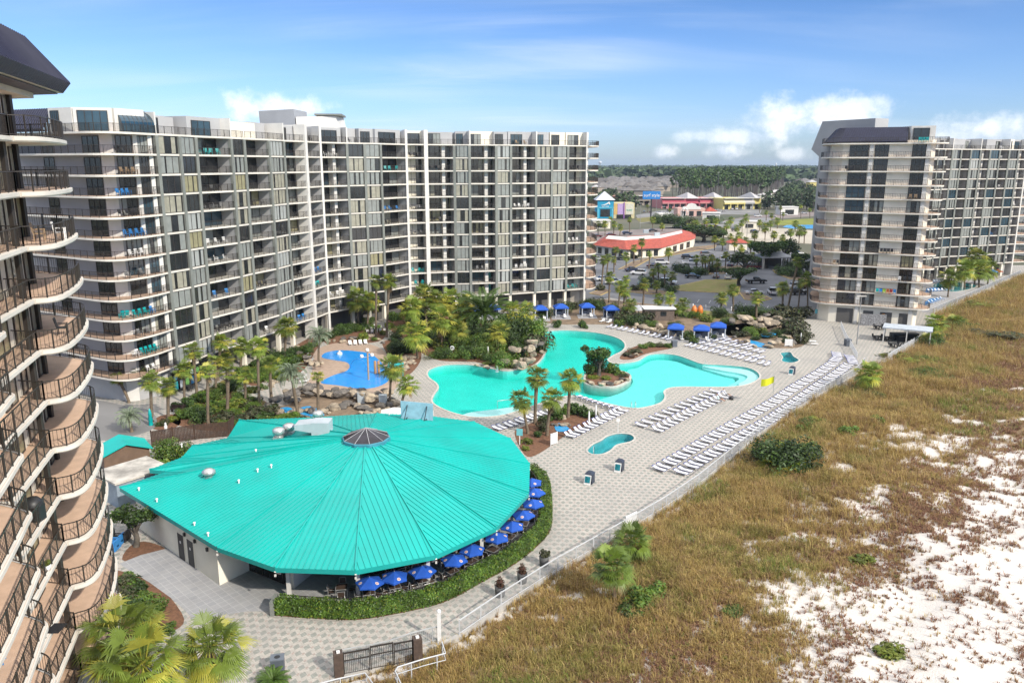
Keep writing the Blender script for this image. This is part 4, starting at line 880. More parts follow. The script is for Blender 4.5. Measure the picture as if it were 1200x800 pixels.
wallp = offset(EAVE, -1.0 if area(EAVE) < 0 else 1.0)
kw = GL([(163, 618.6), (257.5, 685.6), (291.7, 668.5), (300, 640)]) 
KITCH = [kw[0], kw[1], kw[2], (-19, 62), (-20, 78), (-24, 87.6), (-31, 86.8), (-30.4, 81), (-33.2, 78.6), (-33, 75.5)]
b = MB(); b.prism(KITCH, 0, ZE - .15); b.build('wall', stucco, rest)
core = [(-19.5, 61), (-16, 59.4), (-11.5, 59.0), (-7.5, 60.6), (-4, 64), (-2.4, 69), (-2.6, 75), (-4.5, 81), (-9, 86.5), (-16, 88.2), (-21, 86)]
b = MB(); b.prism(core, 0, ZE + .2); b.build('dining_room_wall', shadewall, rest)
for i in range(len(core) - 4):
    b = glazing(core[i], core[i + 1], .15, 2.9, 4, 'dark', rr, .08); b.build('window', GLS, rest)
d, L = udir(kw[0], kw[1])
for s in (.545, .66):
    b = MB(); b.obox(kw[0], d, L * s, L * s + 1.05, -.1, .06, .03, 2.35); dr = b.build('door', black, rest); b = MB(); b.obox(kw[0], d, L * s - .1, L * s + 1.15, -.1, .04, .02, 2.45); b.build('frame', stucco, dr)
    b = MB(); b.obox(kw[0], d, L * s + .4, L * s + .6, .06, .08, 1.5, 1.72); b.build('door_sign', whitep, dr)
for s in (.64, .76, .90): b = MB(); b.obox(kw[0], d, L * s - .1, L * s + .1, 0, .16, 2.5, 2.8); b.build('wall_lamp', black, rest)
d2, L2 = udir(kw[2], GL([(345, 690)])[0]); b = glazing(lerp(kw[2], GL([(345, 690)])[0], .02), lerp(kw[2], GL([(345, 690)])[0], .92), .1, 2.7, 6, 'dark', rr); b.build('window', GLS, rest)
b = MB(); b.obox(GL([(343, 689)])[0], (.35, .94), 0, 3.2, -.15, .15, 0, 3.3); b.build('wing_wall', white, rest)
for i in range(1, 8):                   # white brackets and posts at the eave corners
    x, y = EAVE[i]; cx, cy = lerp((x, y), APEX[:2], .02); b = MB(); b.bar((x, y, ZE - .55), (x, y, ZE - 1.0 + .3), .09); b.bar((x, y, ZE - .3), (x + (cx - x) * 2, y + (cy - y) * 2, ZE - .9), .09); b.build('eave_bracket', white, rest)
for i in range(2, 8):
    x, y = lerp(EAVE[i], APEX[:2], .10); b = MB(); b.box(x - .14, x + .14, y - .14, y + .14, 0, ZE); b.build('post', white, rest)
world_parent(rest)
# small store behind it with its own turquoise gable roof
sh = thing('storage_shed', 'small white shed with turquoise gable roof beside the near tower', 'shed', (*G(150, 560), 0))
a = G(122, 530, 3.0); c = G(177, 522, 3.0)
def gable_shed():
    x0, y0 = G(120, 535, 2.8); x1, y1 = G(176, 524, 2.8); dd, L = udir((x0, y0), (x1, y1)); b = MB(); P = lambda s, t, z: (x0 + dd[0] * s + dd[1] * t, y0 + dd[1] * s - dd[0] * t, z)
    m = L * .5; dep = 3.6
    for s0, s1, z0, z1 in [(-.2, m, 2.8, 3.8), (m, L + .2, 3.8, 2.8)]:
        b.add([P(s0, .3, z0), P(s1, .3, z1), P(s1, -dep, z1), P(s0, -dep, z0), P(s0, .3, z0 - .12), P(s1, .3, z1 - .12), P(s1, -dep, z1 - .12), P(s0, -dep, z0 - .12)], [(0, 1, 2, 3), (4, 5, 1, 0), (7, 6, 5, 4), (0, 3, 7, 4)])
    b.build('roof', tealroof, sh); b = MB(); b.obox((x0, y0), dd, .1, L - .1, -dep + .3, -.1, 0, 2.78); b.add([P(.1, -.1, 2.78), P(L - .1, -.1, 2.78), P(m, -.1, 3.65)], [(0, 1, 2)]); b.build('wall', mat('brown board wall', (.16, .10, .065), .8), sh)
gable_shed()
x0, y0 = G(118, 552, 2.6); x1, y1 = G(172, 536, 2.6); dd, L = udir((x0, y0), (x1, y1)); b = MB(); b.obox((x0, y0), dd, -.6, L, -.2, 4.4, 0, 2.5, 0); b.obox((x0, y0), dd, -.8, L + .15, -.3, 4.6, 2.5, 2.7, 1); b.build('flat_annex', [mat('blue grey panel wall', (.26, .32, .38), .6), mat('stained white roof', (.56, .52, .46), .9, .3, .5)], sh); world_parent(sh)
# ------------------------------------------------------------------ plants
def fan_crown(seed, nleaf, nfing, low=-55, dead=5, yel=.3, wf=.46):
    """sabal crown, about 1 m radius: costapalmate leaves on bent stalks round one point"""
    r = random.Random(seed); b = MB()
    for i in range(nleaf + dead):
        isd = i >= nleaf; t = (i + .5) / nleaf; az = i * 2.399963 + r.uniform(-.3, .3)
        el = math.radians(78 - (78 - low) * t ** .85 + r.uniform(-9, 9)) if not isd else math.radians(r.uniform(-85, -62))
        m = 2 if isd else (1 if r.random() < yel * (.3 + t) else 0)
        out = Vector((math.cos(az), math.sin(az), 0)); d = (out * math.cos(el) + Vector((0, 0, 1)) * math.sin(el)); side = Vector((-math.sin(az), math.cos(az), 0)); nrm = side.cross(d)
        L = r.uniform(.20, .56); base = out * .05; hub = base + d * L + Vector((0, 0, -.05 * (1 - math.sin(el))))
        b.tube([tuple(base), tuple(hub)], .012, 3, m, False)
        fan = math.radians(78 if not isd else 40); fl = r.uniform(.46, .62) * (.8 if isd else 1)
        for k in range(nfing):
            a = -fan + 2 * fan * (k + .5) / nfing; dd = (d * math.cos(a) + side * math.sin(a)).normalized(); ww = nrm.cross(dd).normalized() * (fl * fan / nfing * wf)
            ln = fl * (1 - .25 * abs(a) / fan) * r.uniform(.88, 1.08); mid = hub + dd * ln * .55 + nrm * .03; sag = Vector((0, 0, -1)) * ln * r.uniform(.18, .5); tip = hub + dd * ln + sag
            b.add([tuple(hub), tuple(mid - ww), tuple(tip), tuple(mid + ww)], [(0, 1, 2, 3)], m)
    return b
def feather_crown(seed, nleaf, m0, arch=1.0):
    r = random.Random(seed); b = MB()
    for i in range(nleaf):
        t = (i + .5) / nleaf; az = i * 2.399963; el = math.radians(75 - 85 * t + r.uniform(-8, 8)); out = Vector((math.cos(az), math.sin(az), 0)); side = Vector((-math.sin(az), math.cos(az), 0)); pts = []; p = Vector((0, 0, 0)); e = el
        for k in range(9): pts.append(p.copy()); p = p + (out * math.cos(e) + Vector((0, 0, 1)) * math.sin(e)) * .135; e -= arch * (.10 + .05 * k * .5)
        b.tube([tuple(q) for q in pts], .012, 3, 0, False, r1=.004)
        for k in range(1, 9):
            for f in (0, .33, .66):
                if k == 8 and f: continue
                q = pts[k] if k == 8 else pts[k].lerp(pts[k + 1] if k < 8 else pts[k], f); tan_ = (pts[min(k + 1, 8)] - pts[k - 1]).normalized(); ln = .26 * (1 - abs(k - 4) / 7)
                for s in (-1, 1):
                    dd = (side * s * .85 + tan_ * .5 + Vector((0, 0, .25))).normalized(); w = tan_ * .022; b.add([tuple(q - w), tuple(q + dd * ln * .5 - w), tuple(q + dd * ln - Vector((0, 0, .06))), tuple(q + dd * ln * .5 + w), ], [(0, 1, 2, 3)], 0)
    return b
PAL = [palmg, palmy, palmd]
def mesh_of(mb, name, mats):
    me = bpy.data.meshes.new(name); me.from_pydata(mb.v, [], mb.f)
    for m in mats: me.materials.append(m)
    me.polygons.foreach_set('material_index', mb.m)
    if any(mb.sm): me.polygons.foreach_set('use_smooth', mb.sm)
    me.update(); return me
CROWN = {'sabal': [mesh_of(fan_crown(i, 44, 12), 'crown', PAL) for i in range(4)], 'slim': [mesh_of(fan_crown(i + 10, 26, 10, -25, 3, .45), 'crown', PAL) for i in range(3)], 'gold': [mesh_of(fan_crown(i + 20, 50, 13, -55, 5, .55), 'crown', PAL) for i in range(3)],
         'near': [mesh_of(fan_crown(i + 30, 54, 22, -62, 6, .5, .42), 'crown', PAL) for i in range(3)], 'silver': [mesh_of(feather_crown(i, 34, 0, 1.25), 'crown', [silver]) for i in range(2)], 'date': [mesh_of(feather_crown(9, 44, 0, .75), 'crown', [leafm])], 'dune': [mesh_of(fan_crown(i + 50, 40, 16, -28, 7, .35, .46), 'crown', [mat('deep green frond', (.15, .225, .03), .45, .25, .6, trans=.2, rand=.1), palmg, palmd]) for i in range(2)], 'bush': [mesh_of(fan_crown(i + 40, 60, 22, -15, 4, .4, .38), 'crown', PAL) for i in range(3)]}
def palm(cx, cy, bx, by, w, kind, label, group, h=None, z0=0.0, rng=rnd):
    X, Y = G(bx, by, z0); hz = (top_z(X, Y, cy) if h is None else h + z0); X2 = X
    for _ in range(2): X2 = (cx - 600) / F * (Y * CP - (hz - H) * SP)
    dist = math.dist((X, Y, hz), (0, 0, H)); rad = w / 2 * dist / F * 1.08; th = max(hz - z0, .3)
    t = thing('palm_tree', label, 'palm tree', (X, Y, z0), 0, group); dx = X2 - X
    r0 = .20 * rng.uniform(.85, 1.2) if kind != 'date' else .32
    path = [(dx * s ** 1.3 + .06 * math.sin(3 * s + X), .05 * math.sin(4 * s + Y), th * s) for s in [k / 7 for k in range(8)]]
    radii = [r0 * (1.25 if k == 0 else 1.0 if k < 5 else 1.1 if kind in ('slim', 'sabal', 'gold') and k < 7 else .9) for k in range(8)]
    b = MB(); b.tube(path, radii, 8, 0); b.build('trunk', bark, t)
    c = link('crown', rng.choice(CROWN[kind]), t, path[-1]); c.scale = (rad, rad, rad * rng.uniform(.88, 1.05)); c.rotation_euler = (rng.uniform(-.1, .1), rng.uniform(-.1, .1), rng.uniform(0, 6.28))
    return t
def palms(rows, desc, group, kind='sabal'):
    rows = sorted(rows, key=lambda q: q[0]); n = len(rows)
    for i, q in enumerate(rows): palm(*q[:5], q[5] if len(q) > 5 else kind, (rank(i, n) + desc) if n > 1 else desc, group)
palms([(138,442,151,472,17,'sabal'),(162,435,161,467,22,'sabal'),(176.6,446,179,494,26,'sabal'),(225,410,231.8,468,24,'sabal'),(243,436,244.6,500,24,'slim'),(258.8,399,256,446,24,'sabal'),(266.6,436,266.6,488,24,'slim'),(283.5,405,281.5,440,27,'sabal'),(287,441,287.4,471,23,'slim'),(302.6,405,304,476,28,'sabal'),(265,419,266,446,24,'sabal'),(252,424,253,462,24,'slim'),(215,432,217,472,24,'sabal'),(317,425,318,468,26,'sabal'),(196,452,198,490,24,'sabal')], 'slim cabbage palm in left garden by the long block', 'palms in the garden left of the blue pool')
palms([(152,488,154,506,28,'silver'),(373,393,374,424,30,'silver'),(342,438,349,487,36,'silver')], 'silver green feathery palm near the blue kids pool', 'silver palms')
palms([(335,381,334,424,32,'sabal'),(372,441,373,487,20,'slim'),(460,428,456,474,38,'sabal'),(477,450,470,482,30,'sabal')], 'cabbage palm standing among rocks round the blue kids pool', 'palms round the kids pool')
palms([(418,350,420,386,32,'sabal'),(434,351,430,384,28,'sabal'),(440.6,329,441,395,20,'sabal'),(456,329,453,395,24,'sabal')], 'palm in front of the long block, right behind kids pool', 'tall palms behind the kids pool')
palms([(482,360,482,402,34),(498,345,500,390,36),(487,389,489,420,40),(516,373,518,410,40),(535,385,532,410,34),(527,352,527,385,34),(510,352,512,390,30),(600,366,600,395,36),(617,366,612,389,30),(548,355,548,385,30),(583,388,585,414,34),(540,366,541,392,30)], 'golden leaved palm in the jungle bed beside main pool', 'palms in the jungle bed', 'gold')
palm(568, 368, 570, 394, 66, 'date', 'big feathery date palm in the middle of the jungle bed', 'date palms')
palms([(611,467,618,508,33),(630,440,627,496,34),(646,466,641.5,510,34),(669,444,665,489,34)], 'sabal palm of the clump at turquoise roof edge', 'palms of the clump right of the restaurant')
Q6 = lambda l, k='sabal': [(680 + a * .2624, 180 + b_ * .2624, 680 + c * .2624, 180 + d * .2624, w * .2624, k) for a, b_, c, d, w in l]
palms(Q6([(130,548,129,665,62),(178,590,170,690,66),(198,610,192,705,70),(205,560,206,660,50),(284,578,280,680,66),(225,672,222,745,70),(350,645,352,730,66),(402,640,405,735,64),(460,668,452,720,76),(432,690,430,735,50)]), 'palm rising behind the blue cabanas by car park', 'palms behind the cabanas')
palms(Q6([(632,640,628,728,72),(680,605,682,705,72),(790,642,786,738,68),(905,595,903,718,76),(975,482,925,700,60),(1016,560,1015,718,80),(985,575,975,690,50)]), 'palm along near edge of the car park, right part', 'palms along the near edge of the car park')
palms(Q6([(325,528,330,600,52),(348,508,350,590,52),(376,518,378,600,50),(410,545,402,612,52),(340,585,340,625,50)]), 'palm in the tight row between parked cars', 'palms in the car park row')
palms(Q6([(520,467,515,535,44),(558,470,560,540,44),(578,470,572,535,36),(612,485,608,560,48),(590,462,588,530,36),(650,450,648,525,44),(545,470,547,540,30)]), 'palm in the middle island of car park', 'palms in the middle island')
palms(Q6([(105,472,95,585,52),(125,462,120,535,44),(160,428,157,498,40),(205,458,205,522,50),(240,420,240,492,40),(106,408,102,448,42),(275,393,271,485,44),(310,446,306,515,34),(396,436,393,495,52),(55,420,55,470,46),(60,470,62,530,50),(150,470,150,530,34)]), 'palm in front of the red tiled roof building', 'palms round the red roofed building')
palms(Q6([(600,378,600,432,42),(635,392,634,435,40),(672,368,672,410,36),(710,366,710,425,46),(738,385,738,425,36),(780,358,779,392,42),(826,326,825,385,52),(866,358,864,400,44),(940,350,938,405,42),(982,340,976,400,50),(905,372,904,420,40),(1000,345,1000,400,36),(690,395,690,440,40),(760,400,760,445,40),(800,410,800,450,42),(840,430,840,475,44),(700,455,700,500,42),(740,470,740,510,40),(770,450,770,495,38),(880,440,878,490,44),(925,430,925,480,42),(720,420,720,462,38)]), 'palm on the far side of car park', 'palms on the far side of the car park')
palms(Q6([(605,300,605,345,36),(655,320,654,358,40),(672,296,672,336,40),(515,310,515,350,40),(562,300,562,335,36),(580,330,580,372,40),(620,338,620,378,38),(740,285,740,335,38),(722,308,722,350,36),(365,320,365,346,34),(325,294,322,345,34),(110,312,110,365,40),(80,312,80,362,36),(150,314,150,362,36),(180,326,176,366,34),(220,294,220,356,30),(135,292,134,330,30),(540,325,540,360,40),(485,330,486,362,44),(640,350,640,392,40),(700,330,700,368,36),(850,310,850,345,34),(880,300,880,335,36),(800,306,800,345,34),(960,312,960,345,40)]), 'small palm beyond the car park near road', 'palms near the road')
palms(Q6([(895,240,894,290,22),(906,268,905,300,20),(830,262,830,300,22),(985,235,985,290,20),(1025,250,1025,290,20),(800,232,800,265,18),(300,232,300,262,18),(855,275,856,305,24),(400,250,400,275,20)]), 'distant palm beside the road by coloured shops', 'distant palms')
palms([(1112.5,325,1111,348,25,'sabal'),(1130,315,1130,339,26,'sabal'),(1144,300,1142,334,30,'sabal'),(1147,316,1147,337,26,'sabal'),(1158,314,1157,334,26,'sabal')], 'palm beside the far right pool', 'palms beside the far right pool')
# dune palms
def dz(x, y):
    A_ = np.array([[x]]), np.array([[y]]); D = edge_d(*A_); return float(dune_h(*A_, D)[0, 0])
def dune_palm(cx, cy, bx, by, w, kind, label, h=None):
    X, Y = G(bx, by, 0); z = dz(X, Y); X, Y = G(bx, by, z); palm(cx, cy, bx, by, w, kind, label, 'palms on the dunes', h, dz(X, Y) - .1)
dune_palm(741, 633, 738, 657, 52, 'dune', 'fan palm on the dune grass, upper one of the foreground pair by fence')
dune_palm(720, 664, 719, 708, 56, 'dune', 'fan palm with grey trunk on dune grass, lower one of the foreground pair')
dune_palm(1018, 437, 1018, 461, 36, 'sabal', 'lone small palm on the dunes just below the end of the deck fence')
dune_palm(1098, 377, 1098.5, 394, 26, 'sabal', 'small palm on the dunes below the white patio fence')
# big foreground palms at lower left
def near_palm(X, Y, h, px, py, w, label, lean=0):
    bx, by = PX(X, Y, 0); palm(px, py, bx, by, w, 'near', label, 'foreground palms')
for (px, py, h, w, lab) in [(140, 742, 6.2, 84, 'leftmost foreground palm with golden green fronds beside the near tower'), (166, 778, 6.6, 98, 'middle and lowest foreground palm, golden green, cut by the bottom edge'), (246, 757, 5.6, 84, 'rightmost foreground palm with golden tips over the pavers, bottom left')]:
    X, Y = G(px, py, h); bx, by = PX(X, Y, 0); palm(px, py, bx, by, w, 'near', lab, 'foreground palms')
def leaf_clump(seed, n, leaf, mats, flat=1.0, lobes=7):
    """leaves through an uneven, lumpy volume of about 1 m radius; centre on the ground"""
    r = random.Random(seed); b = MB(); L = [(Vector((r.gauss(0, .38), r.gauss(0, .38), r.uniform(.15, .75))), r.uniform(.28, .52)) for _ in range(lobes)] + [(Vector((0, 0, .35)), .6)]
    for i in range(n):
        c, s = r.choice(L); d = Vector((r.gauss(0, 1), r.gauss(0, 1), r.gauss(.25, 1))).normalized(); p = c + d * s * r.uniform(.72, 1.06) ; p.z = max(p.z * flat, .01)
        u = (d + Vector((r.gauss(0, .6), r.gauss(0, .6), r.gauss(.2, .6)))).normalized(); t = u.cross(Vector((r.gauss(0, 1), r.gauss(0, 1), r.gauss(0, 1)))).normalized(); w = u.cross(t); q = leaf * r.uniform(.6, 1.3)
        b.add([tuple(p - t * q * .5), tuple(p + w * q * .4), tuple(p + t * q), tuple(p - w * q * .4)], [(0, 1, 2, 3)], 0 if r.random() < .85 or len(mats) < 2 else 1)
    return mesh_of(b, 'shrub', mats)
SHRUB = {'dark': [leaf_clump(i, 900, .16, [leafd, leafm]) for i in range(3)], 'green': [leaf_clump(i + 5, 900, .16, [leafm, leafy]) for i in range(3)], 'lime': [leaf_clump(i + 9, 700, .18, [leafy, leafm]) for i in range(2)],
         'olive': [leaf_clump(i + 12, 800, .16, [leafo, leafd]) for i in range(2)], 'yellow': [leaf_clump(15, 600, .18, [leafy2, leafy])], 'russet': [leaf_clump(16, 700, .14, [leafr, leafo])]}
FINE = {'dark': leaf_clump(60, 4200, .065, [leafd, leafm], 1.0, 14), 'green': leaf_clump(61, 4200, .065, [leafm, leafy], 1.0, 14)}
SNAME = {'dark': 'dark green', 'green': 'leafy green', 'lime': 'bright lime green', 'olive': 'olive brown', 'yellow': 'yellow flowering', 'russet': 'russet'}
def shrubs(rows, place, group, z=0.0):
    rows = sorted(rows, key=lambda q: q[0]); cnt = {}
    for q in rows: cnt.setdefault(q[3], []).append(q)
    for k, qs in cnt.items():
        for i, (px, py, wpx, _, hr) in enumerate(qs):
            zz = z(px, py) if callable(z) else z; X, Y = G(px, py, zz); R = wpx / 2 * math.dist((X, Y, 0), (0, 0, H)) / F
            o = link('shrub', FINE[k] if k in FINE and R > 1.6 else rnd.choice(SHRUB[k]), None, (X, Y, zz)); o.scale = (R, R, R * hr); o.rotation_euler = (0, 0, rnd.uniform(0, 6.28)); tag(o, f'{rank(i, len(qs))}{SNAME[k]} shrub {place}', 'shrub', group)
shrubs([(205,478,16,'dark',.8),(222,476,22,'dark',.8),(236,470,24,'green',.9),(250,468,26,'green',.9),(212,485,14,'green',.6),(262,460,26,'green',1),(272,458,22,'dark',1),(255,478,24,'green',.8),(240,492,36,'dark',.9),(262,494,30,'olive',.8),(282,478,30,'lime',.7),(270,500,30,'green',.6),(293,492,30,'olive',.8),(310,486,34,'olive',.7),(306,497,12,'yellow',.9),(316,494,26,'green',.5),(332,494,24,'green',.5),(300,470,18,'olive',.6),(283,468,26,'green',.7),(300,447,26,'green',.9),(288,440,22,'green',1),(204,492,12,'lime',.6),(350,495,24,'olive',.5),(277,452,20,'dark',.8),(257,498,18,'yellow',.6),(320,478,18,'lime',.6),(228,486,26,'green',.8),(246,484,28,'lime',.7),(262,478,26,'green',.8),(276,488,28,'green',.8),(288,478,24,'olive',.8),(300,480,26,'green',.7),(312,490,26,'dark',.6),(232,480,20,'lime',.7),(345,488,20,'green',.6),(336,489,18,'lime',.5),(216,490,20,'green',.7),(294,460,18,'lime',.7),(304,456,16,'green',.7)], 'in the left garden', 'garden shrubs')
shrubs([(300,432,20,'dark',1),(312,430,22,'green',1),(322,424,26,'dark',1),(336,422,26,'dark',1),(348,416,22,'green',.9),(322,442,28,'green',1),(335,438,24,'dark',.9),(346,427,20,'dark',1),(358,412,22,'dark',.8),(310,416,14,'olive',.7),(368,406,14,'green',.7),(376,400,16,'dark',.6),(305,440,24,'green',.9),(318,434,26,'green',1),(330,430,26,'green',1),(342,420,24,'dark',1),(352,422,20,'lime',.7),(296,436,18,'lime',.7),(328,446,20,'lime',.6),(312,446,20,'green',.7)], 'between the long block and kids pool rocks', 'hedge shrubs by the long block')
shrubs([(396,392,22,'dark',.9),(408,389,24,'dark',.9),(418,388,20,'green',.9),(388,396,16,'dark',.8),(426,399,20,'lime',.9),(448,392,12,'lime',.8),(432,380,20,'green',.9),(452,372,20,'green',.8),(462,375,22,'dark',.8),(415,378,12,'dark',.8),(440,399,10,'green',.8),(400,388,18,'green',.9),(424,386,18,'dark',.9),(440,388,16,'green',.9),(456,384,18,'lime',.7),(470,390,22,'green',.9),(466,398,20,'dark',.9)], 'behind the blue kids pool', 'shrubs behind the kids pool')
shrubs([(470,414,34,'dark',.9),(482,412,26,'dark',.8),(462,408,22,'dark',.8),(512,419,24,'green',.9),(524,419,26,'dark',.9),(536,419,24,'green',.8),(500,404,30,'dark',1),(552,418,30,'dark',1),(565,420,34,'green',1.1),(578,424,24,'dark',.9),(592,430,34,'green',1.15),(610,420,32,'dark',1.1),(625,410,34,'green',1.2),(616,402,34,'dark',1.3),(600,410,36,'dark',1.3),(585,405,40,'dark',1.4),(558,402,40,'dark',1.3),(540,402,36,'green',1.1),(524,395,34,'dark',1.1),(505,385,36,'dark',1.2),(484,380,34,'green',1.2),(572,428,14,'lime',.7),(632,413,34,'olive',1.3),(624,405,44,'green',1.5),(608,404,46,'dark',1.6),(596,400,40,'green',1.5),(546,410,34,'green',1.1),(530,404,34,'dark',1.2),(496,398,30,'green',1.1),(570,412,36,'green',1.2),(515,408,26,'lime',.9),(590,392,36,'dark',1.3),(610,388,30,'green',1),(553,388,36,'dark',1.2)], 'in the jungle bed beside main pool', 'jungle shrubs')
shrubs([(690,438,20,'dark',1.2),(703,436,24,'dark',1.6),(715,437,20,'green',1.1),(724,439,16,'green',.8),(694,444,16,'lime',.6),(710,445,18,'lime',.5),(730,442,12,'olive',.7)], 'on the rocky island inside main pool', 'island shrubs')
shrubs([(735,417,14,'olive',.6),(744,413,16,'olive',.6),(754,408,16,'green',.6),(764,406,16,'green',.6),(774,406,14,'olive',.6),(782,406,14,'green',.6),(740,419,10,'russet',.5)], 'in the planter between both pool arms', 'planter shrubs')
shrubs([(650,489,24,'dark',.9),(662,485,22,'green',.9),(673,485,24,'dark',.9),(684,487,22,'dark',.9),(692,489,18,'olive',.9),(636,503,20,'olive',1.1),(640,494,16,'dark',1),(655,490,18,'green',.8),(619,520,15,'lime',.9),(615,527,12,'lime',.7),(630,511,14,'dark',.9)], 'in the palm clump bed right of restaurant', 'palm bed shrubs')
shrubs([(640,372,24,'dark',1),(660,366,24,'dark',1),(652,384,14,'dark',1.2),(683,384,14,'dark',1.2),(672,362,20,'olive',.9),(700,362,24,'dark',1),(716,366,22,'dark',1),(724,382,16,'green',.9),(734,376,30,'olive',.9),(744,380,30,'dark',.8),(756,376,26,'olive',.8),(763,382,20,'green',.7),(775,372,24,'dark',.9),(794,370,22,'dark',.8),(806,398,18,'green',1.1),(812,402,14,'green',1),(836,398,10,'dark',1.2),(690,358,24,'dark',.7),(735,366,22,'dark',.7),(812,372,22,'green',.8),(826,376,22,'lime',.7),(845,372,26,'dark',.9),(868,371,30,'dark',.9),(880,378,20,'lime',.7),(867,374,16,'lime',.8),(852,380,20,'dark',.7),(905,374,30,'olive',.7),(896,372,28,'dark',.7),(920,371,34,'olive',.8),(936,372,30,'olive',.8),(884,370,30,'dark',.7),(790,384,20,'dark',.7),(780,390,16,'olive',.7)], 'in the bed behind the cabanas', 'cabana bed shrubs')
shrubs([(880,393,24,'green',.8),(890,391,24,'lime',.7),(868,394,20,'olive',.6),(900,396,20,'dark',.7),(925,388,34,'olive',.9),(936,394,30,'olive',.9),(938,402,24,'olive',.9),(944,396,20,'olive',.8),(912,393,20,'dark',.7),(918,400,16,'dark',.7),(886,398,14,'dark',.6)], 'on the rock waterfall hill right of the cabanas', 'rock hill shrubs')
shrubs([(150,682,30,'green',.7),(140,692,34,'olive',.7),(162,694,30,'dark',.7),(150,708,36,'olive',.7),(172,703,26,'green',.7),(185,716,24,'green',.8),(140,722,40,'dark',.8),(178,735,34,'lime',.8),(165,720,34,'green',.8),(196,738,22,'green',.7)], 'beside the near tower, lower left', 'foreground shrubs')
shrubs([(195,542,46,'green',1.1),(215,538,34,'dark',1),(186,552,30,'green',.9),(118,532,16,'dark',.6),(193,497,14,'olive',.9),(200,494,14,'lime',.8),(186,499,12,'dark',.7)], 'between the shed and turquoise roof', 'yard shrubs')
shrubs([(640,328,20,'dark',.8),(795,318.5,22,'dark',.9),(807,321,20,'dark',.8),(822,322,22,'dark',.8),(836,319,22,'dark',.8),(760,333,22,'dark',.9),(772,336,22,'dark',.9),(745,340,18,'olive',.7),(785,342,20,'dark',.8),(705,340,16,'olive',.8),(915,322,22,'dark',.9),(930,324,24,'dark',.9),(925,316,20,'dark',1),(745,303,12,'olive',.8),(840,317,10,'green',.6),(770,262,20,'dark',1),(785,262,22,'dark',1),(797,263,20,'dark',1),(812,268,26,'olive',.9),(822,276,28,'russet',.9),(805,268,20,'dark',1),(838,262,18,'dark',.9)], 'in the car park islands', 'car park shrubs')
shrubs([(1002,371,20,'green',1),(996,375,12,'green',.8),(1060,350,10,'dark',.8)], 'in the planter before cream tower', 'tower planter shrubs')
gz = lambda px, py: dz(*G(px, py, 0)) - .1
shrubs([(925,548,80,'dark',.85),(902,545,50,'dark',.9),(940,540,44,'green',.9),(885,545,30,'olive',.7),(948,552,34,'dark',.6),(846,575,20,'green',.9),(755,712,44,'green',.75),(735,718,40,'dark',.6),(770,700,34,'green',.7),(1018,466,34,'dark',.5),(1006,462,22,'dark',.5),(1030,466,24,'green',.5),(1026,497,18,'green',1),(993,508,26,'green',.7),(950,502,30,'green',.8),(1090,406,36,'dark',.6),(1110,398,20,'green',.7),(1120,386,34,'green',.6),(1082,428,60,'lime',.25),(1050,420,40,'lime',.3),(1100,440,60,'green',.22),(1010,660,34,'lime',.5),(1040,768,40,'lime',.5),(860,720,30,'green',.4),(1150,360,44,'lime',.25),(1170,395,50,'olive',.25)], 'growing out of the dune grass', 'dune shrubs', gz)
# saw palmetto clumps on the dune
for i, (px, py, w, lab) in enumerate([(922, 548, 66, 'large saw palmetto clump on the dunes beside the fence'), (905, 552, 44, 'saw palmetto left of the largest clump on the dunes'), (954, 500, 26, 'small saw palmetto on the dune above the largest clump'), (750, 708, 40, 'saw palmetto at the foot of the foreground dune palms'), (1092, 404, 34, 'saw palmetto in front of white patio fence'), (846, 573, 24, 'small saw palmetto against the deck fence'), (1118, 384, 34, 'bushy palmetto right of the small palm by white fence'), (1082, 428, 24, 'low bright palmetto on green dune strip')]):
    z = gz(px, py); X, Y = G(px, py, z); R = w / 2 * math.dist((X, Y, 0), (0, 0, H)) / F
    o = link('palmetto', CROWN['bush'][i % 3], None, (X, Y, z + R * .25)); o.scale = (R, R, R * .8); o.rotation_euler = (0, 0, i); tag(o, lab, 'palmetto', 'palmettos on the dunes')
# broadleaf trees
def tree_kind(seed, mats, n=2400):
    t = thing('broadleaf_tree', 'tree', 'tree'); b = MB(); r = random.Random(seed); b.tube([(0, 0, 0), (.05, .02, .5), (0, .05, 1.0)], .16, 8, 0, True, .10); tips = []
    for k in range(7):
        a = k * 2.4; e = Vector((math.cos(a) * r.uniform(.45, .85), math.sin(a) * r.uniform(.45, .85), r.uniform(1.35, 2.05))); b.tube([(0, .02, r.uniform(.6, 1.0)), tuple(e * .6 + Vector((0, 0, .35))), tuple(e)], .07, 5, 0, True, .02); tips.append(e)
    b.build('trunk', bark2, t); c = MB(); L = [(e, r.uniform(.30, .48)) for e in tips] + [(Vector((r.gauss(0, .4), r.gauss(0, .4), r.uniform(1.5, 2.2))), r.uniform(.3, .5)) for _ in range(6)]
    for i in range(n):
        q, s = r.choice(L); d = Vector((r.gauss(0, 1), r.gauss(0, 1), r.gauss(.2, .8))).normalized(); p = q + d * s * r.uniform(.5, 1.08); u = Vector((r.gauss(0, 1), r.gauss(0, 1), r.gauss(.5, .7))).normalized(); w = u.cross(d + Vector((.01, 0, 0))).normalized(); v = u.cross(w); z = .085 * r.uniform(.6, 1.3)
        c.add([tuple(p - w * z), tuple(p + v * z * .6), tuple(p + w * z), tuple(p - v * z * .6)], [(0, 1, 2, 3)], 0 if r.random() < .8 else 1)
    o = c.build('crown', mats, t); return Kind(t)
oak = [tree_kind(1, [leafd, leafm]), tree_kind(2, [leafd, leafo])]
